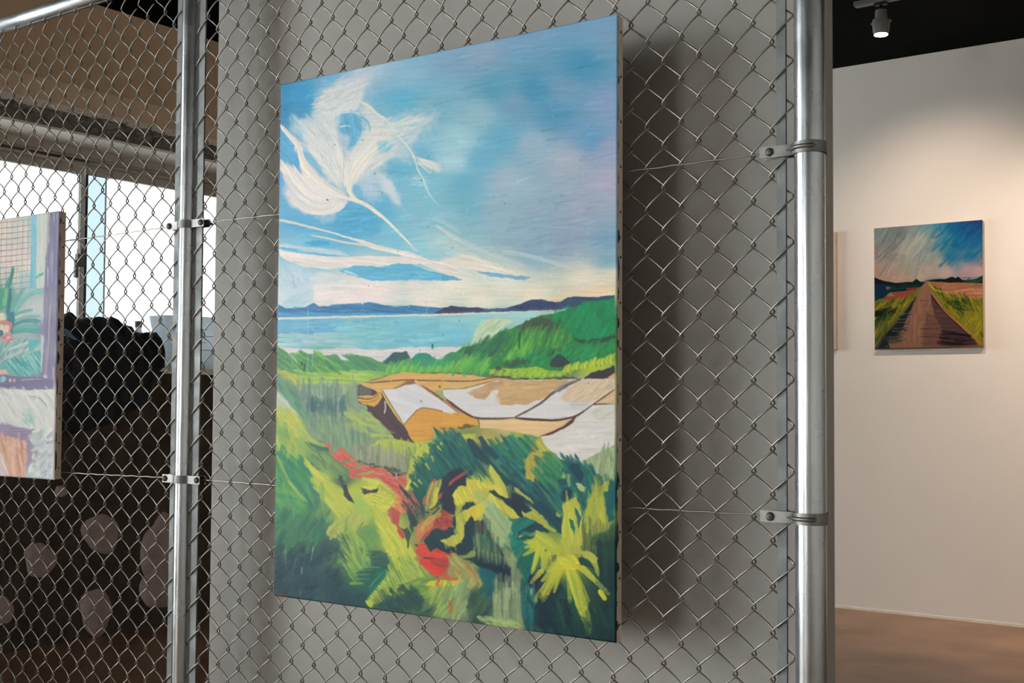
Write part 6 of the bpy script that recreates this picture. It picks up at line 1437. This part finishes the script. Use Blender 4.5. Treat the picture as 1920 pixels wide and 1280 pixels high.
def paint_plants():
    S = Sheet(-175, 375, 130, 915, 1.4, 4)
    P, B, HT, F = S.poly, S.stroke, S.hatch, S.frame
    LA, LB, LC = (0, 380, 8.0), (0, 540, 7.111), (0, 700, 6.095)
    F(0, 0, 1.0)
    S.under([(-170, 420, (214, 200, 190)), (-100, 430, (218, 204, 196)), (0, 425, (224, 210, 200)), (50, 430, (222, 208, 192)), (20, 480, (226, 206, 202)), (-120, 520, (224, 204, 200)), (55, 500, (222, 208, 196)),
             (62, 430, (110, 190, 210)), (60, 520, (140, 196, 208)), (80, 430, (196, 200, 190)), (78, 500, (198, 204, 200)), (100, 430, (140, 134, 160)), (100, 520, (130, 120, 158)), (70, 580, (190, 196, 196)), (95, 620, (128, 122, 156)),
             (40, 600, (196, 196, 190)), (-80, 600, (120, 160, 150)), (0, 560, (80, 150, 130)), (10, 640, (150, 180, 176)), (45, 650, (150, 180, 176)), (70, 660, (170, 190, 190)), (95, 690, (132, 122, 152)), (30, 700, (120, 170, 170)), (10, 715, (120, 112, 150)), (80, 715, (118, 110, 150)),
             (-100, 715, (120, 112, 150)), (40, 735, (214, 210, 206)), (90, 735, (216, 208, 206)), (20, 770, (206, 208, 206)), (70, 780, (200, 204, 202)), (-100, 760, (206, 206, 204)), (95, 780, (212, 204, 206)), (50, 800, (176, 196, 190)), (10, 800, (150, 140, 165)), (40, 810, (140, 126, 156)),
             (20, 830, (206, 156, 140)), (40, 850, (216, 164, 142)), (10, 880, (220, 184, 166)), (60, 840, (156, 138, 160)), (80, 830, (190, 196, 194)), (85, 870, (196, 200, 200)), (60, 885, (184, 190, 196)), (-90, 850, (208, 160, 140))])
    S.grain(S.vs, .06); S.grain(S.fine, .04)
    F(*LA)
    tile = [(222, 204, 200), (228, 210, 206), (216, 200, 196), (226, 206, 196)]
    HT([(-1300, 250), (470, 190), (440, 1280), (-1300, 1300)], tile, 85, 30, 9, 160, .4, 10, .6)
    for k in range(13):
        y = 300 + k * 85
        B([(-1350, y + 170), (-700, y + 90), (0, y), (180, y - 16), (330, y - 36), (475, y - 52)], 1.6, 1.5, (126, 104, 100), .85, .3)
    for k in range(-16, 6):
        x = 30 + k * 80
        B([(x, 240), (x - 12, 700), (x - 24, 1280)], 1.1, 1.0, (150, 128, 122), .75, .4)
    P([(485, 180), (555, 170), (545, 700), (540, 1280), (440, 1280), (470, 700)], (118, 190, 212), .95, 2, 1.2, 'v', .14)
    P([(555, 172), (740, 140), (720, 600), (680, 1280), (545, 1280)], (198, 204, 196), .95, 2, 1.2, 'v', .08)
    B([(728, 150), (715, 500), (690, 1000)], 3.5, 3, (156, 140, 136), .7, .4)
    P([(745, 140), (895, 128), (880, 700), (860, 1290), (660, 1290), (690, 800), (735, 600)], (132, 126, 160), .95, 2, 1.2, 'v', .16)
    HT([(760, 160), (880, 140), (860, 1200), (700, 1250)], [(122, 116, 156), (150, 142, 172), (110, 110, 150), (146, 128, 160)], 93, 60, 3, 40, .6, 3, .5)
    B([(810, 150), (815, 300)], 1.5, 1.2, (196, 190, 200), .7); B([(790, 720), (785, 1180)], 2, 2, (190, 176, 194), .7); B([(720, 960), (718, 1270)], 2.5, 2, (206, 200, 212), .7)
    teal, t2, t3 = (44, 150, 140), (70, 176, 160), (40, 118, 130)
    B([(200, 960), (170, 1100), (90, 1270)], 5, 9, (60, 160, 140), .95, .2); B([(280, 1000), (200, 1000), (130, 1012)], 1.6, 1.2, t2, .9); B([(200, 990), (165, 1180), (120, 1290)], 4, 5, t3, .7)
    B([(650, 1060), (590, 1090), (540, 1130)], 5, 5, (80, 180, 164), .95)
    F(*LB)
    P([(0, 0), (150, 0), (130, 160), (60, 260), (0, 300)], (70, 160, 130), .9, 3, 1.5, 80); P([(70, 0), (120, 0), (80, 230), (30, 230)], (124, 190, 150), .8, 3, 1.5, 80)
    P([(120, 0), (155, 0), (140, 300), (110, 420), (80, 330)], (44, 120, 130), .9, 2, 1, 85)
    for pts, w, c in (([(120, 420), (180, 260), (280, 60), (330, 0)], 7, (84, 170, 160)), ([(130, 430), (230, 280), (360, 120), (470, 60), (585, 40)], 9, (104, 184, 178)), ([(150, 400), (260, 330), (430, 290)], 7, (84, 172, 166)),
                      ([(170, 450), (330, 390), (530, 370)], 8, (110, 180, 176)), ([(170, 500), (330, 440), (530, 440)], 9, (54, 132, 144)), ([(170, 540), (340, 500), (525, 500)], 9, (90, 174, 172)), ([(160, 590), (330, 560), (525, 570)], 12, (70, 164, 164))):
        B(pts, w * .6, w, c, .92, .25)
    P([(80, 440), (120, 330), (190, 310), (200, 420), (170, 620), (110, 560)], (48, 120, 138), .9, 3, 1.5, -60)
    B([(400, 30), (520, 60), (585, 20)], 9, 6, (140, 196, 194), .7)
    P([(0, 330), (50, 330), (70, 400), (30, 440), (0, 430)], (226, 210, 184), .95, 2, 1); P([(0, 430), (60, 420), (165, 460), (165, 540), (120, 600), (60, 580), (40, 500), (0, 480)], (214, 128, 120), .95, 3, 1, 40); P([(60, 490), (130, 500), (120, 580), (60, 600), (40, 560)], (230, 200, 180), .9, 3, 1); P([(0, 480), (45, 490), (50, 550), (0, 560)], (224, 206, 186), .95, 2, 1)
    P([(40, 620), (160, 600), (165, 690), (120, 740), (40, 710), (0, 680)], (196, 120, 130), .92, 4, 1.2, 30); HT([(40, 620), (160, 610), (150, 720), (30, 700)], [(214, 150, 156), (170, 90, 104), (226, 176, 172)], 40, 5, 3, 24, .8, 60, .3)
    P([(0, 560), (40, 560), (40, 620), (0, 660)], (60, 100, 110), .9, 2, 1)
    HT([(0, 760), (370, 690), (380, 900), (0, 990)], [(96, 160, 160), (120, 176, 174), (80, 146, 150), (150, 190, 186)], -58, 14, 3, 70, .75, 12, .4)
    for q in range(10):
        B([(120 + q * 26, 830 - q * 10), (150 + q * 26, 790 - q * 10)], 3, 2, (212, 206, 210), .8, .2); B([(60 + q * 34, 960 - q * 14), (95 + q * 34, 890 - q * 12)], 3, 2, (206, 206, 206), .7, .2)
    P([(370, 690), (520, 680), (540, 720), (440, 830), (390, 840)], (84, 180, 184), .92, 3, 1.2, -40)
    P([(370, 900), (430, 850), (540, 830), (550, 930), (540, 1130), (400, 1160), (250, 1160), (100, 1120), (0, 1050), (0, 1000), (200, 960)], (96, 176, 174), .9, 4, 1.5, 55, .16)
    HT([(100, 990), (380, 930), (540, 960), (530, 1140), (200, 1150)], [(76, 156, 158), (124, 192, 188), (60, 140, 150), (150, 200, 196)], 55, 26, 3, 70, .75, 10, .4)
    P([(545, 620), (590, 640), (570, 1100), (550, 1120)], (190, 200, 198), .9, 2, 1.2, 'v'); P([(580, 0), (770, 0), (720, 1240), (550, 1240), (560, 1130), (585, 600)], (128, 120, 156), .75, 3, 1.5, 'v', .18)
    B([(680, 190), (660, 360), (650, 660), (630, 900)], 2.2, 2.2, (204, 178, 184), .85); B([(640, 780), (615, 1000), (605, 1240)], 5, 6, (170, 152, 172), .85); B([(605, 1160), (604, 1250)], 8, 8, (196, 180, 190), .9, .1); B([(712, 1050), (706, 1220)], 2.4, 2.4, (214, 176, 186), .9)
    P([(0, 1080), (80, 1090), (110, 1150), (0, 1150)], (222, 178, 160), .9, 3, 1.2)
    P([(0, 1160), (200, 1170), (560, 1190), (720, 1240), (716, 1300), (0, 1300)], (116, 108, 146), .92, 3, 1.2, 'h')
    P([(0, 1190), (50, 1170), (80, 1200), (60, 1250), (0, 1260)], (140, 190, 206), .9, 3, 1.2); P([(120, 1210), (150, 1205), (150, 1250), (120, 1250)], (206, 186, 160), .9, 2, 1); P([(170, 1215), (210, 1210), (205, 1250), (175, 1255)], (224, 164, 148), .9, 2, 1)
    B([(280, 1225), (420, 1215), (560, 1210)], 1.6, 1.4, (206, 204, 212), .8)
    F(*LC)
    P([(-900, 90), (0, 100), (300, 120), (615, 120), (612, 180), (300, 190), (0, 160), (-900, 140)], (118, 110, 148), .92, 2, 1.2, 'h')
    P([(-900, 150), (0, 165), (300, 190), (612, 175), (595, 650), (340, 640), (150, 590), (0, 540), (-900, 520)], (208, 206, 202), .85, 3, 1.5)
    B([(60, 200), (250, 220), (450, 230), (600, 210)], 8, 7, (222, 216, 206), .8)
    HT([(-800, 230), (600, 240), (560, 560), (300, 600), (-800, 560)], [(220, 216, 210), (200, 204, 200), (212, 214, 212), (188, 196, 194)], 55, 34, 5, 160, .6, 10, .5)
    HT([(300, 470), (420, 480), (400, 560), (250, 580)], [(164, 200, 186), (150, 190, 178)], 50, 14, 5, 18, .7, 14, .5); B([(440, 270), (500, 330), (540, 385)], 3, 2.4, (130, 150, 150), .85); B([(340, 265), (410, 268), (380, 300)], 4, 3, (150, 176, 170), .7)
    P([(-900, 560), (0, 570), (120, 600), (300, 620), (410, 640), (330, 720), (300, 760), (0, 690), (-900, 680)], (142, 126, 158), .92, 4, 1.5, 'h', .14)
    P([(-900, 690), (0, 730), (290, 760), (310, 900), (290, 1190), (80, 1180), (30, 980), (-900, 980)], (212, 162, 140), .95, 4, 1.5, 80, .14)
    HT([(20, 760), (280, 780), (300, 1180), (100, 1170)], [(220, 172, 148), (200, 144, 124), (226, 184, 162), (186, 130, 112)], 80, 30, 5, 50, .5, 10, .5)
    P([(0, 900), (60, 1050), (110, 1190), (0, 1180)], (212, 196, 196), .9, 3, 1.5, 60); B([(0, 900), (50, 1040), (110, 1170)], 5, 4, (214, 208, 206), .8)
    P([(300, 740), (380, 780), (420, 860), (400, 1000), (320, 1060), (290, 1180), (310, 900)], (156, 138, 164), .9, 4, 2, 'v')
    HT([(360, 660), (590, 640), (580, 1200), (310, 1190), (400, 900)], [(206, 210, 208), (188, 196, 196), (216, 214, 212), (174, 182, 188), (160, 166, 184)], -55, 12, 7, 120, .8, 30, .3, 0, .9)
    return S

# ================================================================ the three painted canvases and the hidden fourth
def homography(src, dst):
    A = []
    for (x, y), (u_, v_) in zip(src, dst):
        A.append([x, y, 1, 0, 0, 0, -u_ * x, -u_ * y]); A.append([0, 0, 0, x, y, 1, -v_ * x, -v_ * y])
    b = np.array(dst, float).reshape(-1)
    h = np.linalg.solve(np.array(A, float), b)
    return np.append(h, 1).reshape(3, 3)


def srgb2lin(c):
    return np.where(c <= .04045, c / 12.92, ((c + .055) / 1.055) ** 2.4)


def canvas_front(name, sheet, quad, W, H, nx, ny, parent, gain, relief):
    """grid mesh W x H in the x-z plane, facing -y; quad = sheet position of its corners (tl, tr, br, bl)"""
    u = np.linspace(0, 1, nx + 1); w = np.linspace(0, 1, ny + 1)
    U, Wv = np.meshgrid(u, w)
    Hm = homography([(0, 0), (1, 0), (1, 1), (0, 1)], quad)
    q = np.stack([U, Wv, np.ones_like(U)], -1) @ Hm.T
    sx = (q[..., 0] / q[..., 2] - sheet.x0) * sheet.s; sy = (q[..., 1] / q[..., 2] - sheet.y0) * sheet.s
    sx = np.clip(sx, 0, sheet.w - 1.01); sy = np.clip(sy, 0, sheet.h - 1.01)
    xi = sx.astype(int); yi = sy.astype(int); fx = (sx - xi)[..., None]; fy = (sy - yi)[..., None]
    def samp(a):
        return (a[yi, xi] * (1 - fx) + a[yi, xi + 1] * fx) * (1 - fy) + (a[yi + 1, xi] * (1 - fx) + a[yi + 1, xi + 1] * fx) * fy
    C = np.clip(samp(sheet.C), 0, 1)
    C = srgb2lin(C * .91 + C.mean(-1, keepdims=True) * .09)
    C = np.clip(C * 1.03 - .011, 0.0015, 1) * np.array(gain)
    Z = samp(sheet.Z[..., None])[..., 0]
    edge = np.minimum(np.minimum(U, 1 - U) * W, np.minimum(Wv, 1 - Wv) * H)
    rnd = np.clip(1 - edge / .0025, 0, 1) ** 2 * .0025
    co = np.stack([U * W, rnd - np.clip(Z, 0, 1.4) * relief * (edge > .002), (1 - Wv) * H], -1).reshape(-1, 3).astype(np.float32)
    n1 = nx + 1
    a = (np.arange(ny)[:, None] * n1 + np.arange(nx)[None, :]).reshape(-1)
    faces = np.stack([a, a + n1, a + n1 + 1, a + 1], -1).astype(np.int32)
    me = bpy.data.meshes.new(name)
    me.vertices.add(len(co)); me.vertices.foreach_set('co', co.reshape(-1))
    me.loops.add(faces.size); me.loops.foreach_set('vertex_index', faces.reshape(-1))
    me.polygons.add(len(faces)); me.polygons.foreach_set('loop_start', np.arange(0, faces.size, 4, dtype=np.int32)); me.polygons.foreach_set('loop_total', np.full(len(faces), 4, np.int32))
    me.polygons.foreach_set('use_smooth', np.ones(len(faces), bool))
    me.update(calc_edges=True); me.validate()
    ca = me.color_attributes.new('pigment', 'FLOAT_COLOR', 'POINT')
    col = np.ones((len(co), 4), np.float32); col[:, :3] = np.clip(C, .001, .95).reshape(-1, 3)
    ca.data.foreach_set('color', col.reshape(-1))
    me.materials.append(M['paint'])
    o = bpy.data.objects.new(name, me); COL.objects.link(o); o.parent = parent
    return o


def stretcher(root, W, H, D, tacks, seed, step=.075, smears=True):
    """canvas wrapped over a wooden stretcher: edges with tacks and paint that ran over the rim"""
    e = .0012
    MB().box(e, W - e, .0025, D, e, H - e, .0015).build('canvas_edge', M['canvas'], root)
    if tacks:
        tm = MB().lathe([(.0026, 0), (.0024, .0008), (.0012, .0014)], 10, (0, 0, 0), (1, 0, 0)).mesh('tack', M['tack'], True)
        n = int(H / step)
        for k in range(n):
            share('tack', tm, root, (W - e, D * .62, .03 + (H - .06) * k / (n - 1)))
    if smears:
        rg_ = random.Random(seed); z = .02
        while z < H - .03:
            l = rg_.uniform(.012, .06); d = rg_.uniform(.002, .0055) if rg_.random() < .8 else rg_.uniform(.006, .011)
            n = 8; top = []; bot = []
            for i in range(n + 1):
                t = i / n
                top.append((.0022, z + l * t)); bot.append((.0024 + d * (math.sin(math.pi * t) ** .5) * rg_.uniform(.6, 1.1), z + l * t))
            v = [(W - e + .0004, a, b) for a, b in top] + [(W - e + .0004, a, b) for a, b in bot]
            f = [(i, i + 1, n + 2 + i, n + 1 + i) for i in range(n)]
            MB().add(v, f).build('paint_smear', M['tealsmear'] if (seed == 1 and z > .45 and rg_.random() < .5) else M['smear'], root)
            z += l + rg_.uniform(.0, .03)


G0 = (.98, .98, .98)
# --- big landscape
BX, BZ, BW, BH, BD = -1.19093, .7382, .84985, 1.1, .0215
big = thing('landscape_painting', 'large canvas of a blue bay, white salt fields and green plants on the mesh', 'painting', (BX, -.032, BZ))
canvas_front('painted_canvas', paint_bay(), [(527, 158), (1157, 25.5), (1156, 1206), (511, 1116)], BW, BH, 600, 900, big, G0, .0006)
stretcher(big, BW, BH, BD, True, 1)
# --- left canvas with plants
LX0, LX1, LZ0, LZ1 = -2.5776, -1.990, .9515, 1.6335
lp = thing('plant_painting', 'canvas of teal plants and a purple curtain, cut off at the left edge', 'painting', (LX0, -.032, LZ0))
LW, LH = LX1 - LX0, LZ1 - LZ0

canvas_front('painted_canvas', paint_plants(), [(-120.3, 428.9), (111.5, 394.9), (101.0, 899.3), (-131.5, 883.1)], LW, LH, 260, 420, lp, G0, .0008)
stretcher(lp, LW, LH, BD, True, 2, .06)
# --- road canvas on the gallery wall
RX0, RX1, RZ0, RZ1 = -1.6255, -1.0345, 1.4675, 2.1515
rp = thing('road_painting', 'small canvas of a straight country road under a stormy blue sky on the white wall', 'painting', (RX0, YG - .027, RZ0))
canvas_front('painted_canvas', paint_road(), [(1638.2, 428.6), (1841.2, 410.8), (1845, 651.8), (1641.2, 654)], RX1 - RX0, RZ1 - RZ0, 230, 260, rp, (.85, .82, .82), .0006)
stretcher(rp, RX1 - RX0, RZ1 - RZ0, .027, False, 3, smears=False)
# --- its neighbour, of which only the edge shows past the post
hp = thing('edge_on_canvas', 'pale rim of a canvas on the white wall, almost hidden by the right post', 'painting', (-2.436, YG - .027, 1.4715))
stretcher(hp, .588, .678, .027, False, 4, smears=False)
MB().box(.003, .585, 0, .003, .003, .675, .001).build('painted_canvas', M['canvas'], hp)

# ================================================================ things on the window sill
def coat():
    """rumpled coat: a heap on the sill that slumps over its front edge"""
    nu, nv = 120, 80; v = []; f = []
    prof = [(-.14, .0), (-.15, .06), (-.13, .15), (-.08, .21), (-.01, .215), (.045, .17), (.09, .09), (.105, .0), (.105, -.10), (.10, -.22), (.096, -.33)]
    rr = np.array(prof); tt = np.linspace(0, 1, len(prof))
    Y0, Y1 = 1.50, 2.215
    rg_ = np.random.RandomState(8)
    ph = rg_.rand(40) * 6.28
    for i in range(nu + 1):
        u = i / nu; y = Y0 + (Y1 - Y0) * u
        # outline of the heap along the sill, read as heights
        hgt = np.interp(u, [0, .12, .3, .5, .66, .78, .90, .97, 1], [.86, 1.0, 1.10, 1.15, 1.06, .86, .84, .80, .42])
        dep = np.interp(u, [0, .8, .95, 1], [1, 1, .85, .35])
        hang = np.interp(u, [0, .25, .55, .75, .9, 1], [1.0, 1.0, .85, .6, .12, .02])
        for k in range(nv + 1):
            t = k / nv
            x = np.interp(t, tt, rr[:, 0]) * dep; z = np.interp(t, tt, rr[:, 1])
            z = z * hgt if z > 0 else z * hang
            w = math.sin(math.pi * min(1, t * 1.15)) ** .5 if t < .86 else 1
            fold = .012 * math.sin(u * 17 + 2.6 * math.sin(t * 5 + ph[0]) + 3 * t) + .012 * math.sin(u * 41 - t * 13 + 2 * math.sin(u * 9 + ph[1])) + .009 * math.sin(t * 15 + u * 10 + 2.2 * math.sin(u * 15 + t * 6 + ph[2]))
            ridge = .014 * (1 - abs(math.sin(u * 12 + t * 7 + 1.5 * math.sin(t * 9 + u * 4)))) ** 2
            fold = (fold + ridge) * w * (.8 if z > 0 else .55)
            ang = math.atan2(max(z, 0), x + .02)
            v.append((XW - .045 + x + fold * math.cos(ang), y + .014 * math.sin(t * 9 + u * 4), max(SILL + .001 if x < .03 and z >= 0 else -9, SILL + z + fold * math.sin(ang))))
    for i in range(nu):
        for k in range(nv):
            a = i * (nv + 1) + k
            f.append((a, a + 1, a + nv + 2, a + nv + 1))
    mb = MB().add(v, f)
    f2 = tuple(range(nv + 1)); f3 = tuple(nu * (nv + 1) + k for k in range(nv + 1))
    mb.f += [f2[::-1], f3]
    o = mb.build('coat', M['coat'], None, smooth=True)
    sd = o.modifiers.new('soft', 'SUBSURF'); sd.levels = 1; sd.render_levels = 1
    return tag(o, 'black rumpled coat heaped on the window sill and slumping over its edge', 'coat')


coat()
# pale blue cloth corner tucked into the coat
v = []; f = []
for i in range(9):
    for k in range(5):
        v.append((XW + .055 + .012 * math.sin(i * .8) - .01 * k, 1.585 + .018 * i, SILL + .135 - .004 * i + .012 * k * (1 - i / 9) + .004 * math.sin(i * 1.7 + k)))
for i in range(8):
    for k in range(4):
        a = i * 5 + k
        f.append((a, a + 1, a + 6, a + 5))
bc = MB().add(v, f).build('blue_cloth', M['blue'], None, smooth=True)
sm = bc.modifiers.new('thick', 'SOLIDIFY'); sm.thickness = .004
tag(bc, 'small pale blue cloth corner poking out of the black coat', 'cloth')

# white carton with faint print
ct = thing('white_carton', 'white tapered carton with faint print on the sill between coat and grey board', 'carton', (XW - .07, 2.40, SILL))
v = [(-.06, -.115, 0), (.05, -.115, 0), (.05, .30, 0), (-.06, .30, 0), (-.075, -.175, .275), (.065, -.175, .275), (.065, .30, .285), (-.075, .30, .285)]
MB().add(v, [(0, 3, 2, 1), (0, 1, 5, 4), (1, 2, 6, 5), (2, 3, 7, 6), (3, 0, 4, 7), (4, 5, 6, 7)]).build('carton_body', M['paper'], ct)
for k, (a, b, z) in enumerate(((-.10, .10, .21), (-.07, .14, .175), (-.06, .10, .14), (-.05, .16, .10), (-.05, .06, .07))):
    x = .0505 + .015 * z / .28
    MB().box(x, x + .0012, a, b, z, z + .004).build('print_line', M['ink'], ct)
# milky bottle with grey cap
bt = thing('milky_bottle', 'milky plastic bottle with a grey cap standing behind the coat at the bright window', 'bottle', (XW - .245, 2.235, SILL))
MB().lathe([(.028, 0), (.032, .01), (.032, .15), (.028, .18), (.016, .205), (.016, .222)], 28).build('bottle_body', M['plastic'], bt, auto=40)
MB().lathe([(.0195, .218), (.0195, .248), (.018, .251)], 28).build('bottle_cap', M['cap'], bt, auto=40)

# ================================================================ track lighting over the gallery wall
TY = 3.86
tr = tag(MB().box(-1.345, 3.2, TY - .02, TY + .02, CEIL - .026, CEIL, .003).build('lighting_track', M['track']), 'grey lighting track fixed under the black ceiling before the white wall', 'track')


def spot(x, y, target, label, power, size=100):
    top = CEIL - .026
    loc = Vector((x, y, top)); s = thing('track_spotlight', label, 'spotlight', loc)
    lens = Vector((0, 0, -.155)); aim = (Vector(target) - loc - lens).normalized()
    aim = (aim * .12 + Vector((0, -.12, -1)) * .88).normalized() if True else aim
    MB().box(-.03, .03, -.016, .016, -.012, 0, .002).build('track_adapter', M['lampdark'], s)
    MB().tube([(0, 0, -.008), (0, 0, -.05)], .008, 12).build('stem', M['lampdark'], s, smooth=True)
    for sx in (-1, 1):
        MB().tube([(sx * .010, 0, -.03), (sx * .030, 0, -.055), (sx * .045, 0, -.095)], .0022, 8).build('yoke_arm', M['lampdark'], s, smooth=True)
        MB().lathe([(.006, 0), (.006, .008), (.004, .010)], 12, (sx * .040, 0, -.095), (sx, 0, 0)).build('yoke_knob', M['lampgrey'], s)
    o = lens - aim * .118
    MB().lathe([(.010, -.004), (.028, 0), (.0285, .042), (.040, .046), (.0415, .06), (.0385, .100), (.034, .116), (.030, .118)], 36, o, aim).build('lamp_body', M['lampgrey'], s, auto=35)
    MB().lathe([(.0315, .114), (.0315, .1195), (.030, .120)], 36, o, aim).build('lens', M['lens'], s, auto=35)
    l = bpy.data.lights.new('spot_beam', 'SPOT'); l.energy = power; l.color = (1.0, .77, .60); l.spot_size = math.radians(size); l.spot_blend = 1.0; l.shadow_soft_size = .03
    lo = bpy.data.objects.new('spot_beam', l); COL.objects.link(lo); lo.parent = s
    lo.location = o + aim * .135
    d = (Vector(target) - (loc + lo.location)).normalized()
    lo.rotation_euler = d.to_track_quat('-Z', 'Y').to_euler()
    return s


spot(-1.217, TY, (-1.2, YG, 1.55), 'grey track spotlight with a lit lens above the road painting', 34)
spot(-.25, TY, (-.2, YG, 1.35), 'grey track spotlight just past the right edge, next along from the lit one', 56)
spot(.75, TY, (.75, YG, 1.3), 'grey track spotlight farthest along the track to the right', 56)
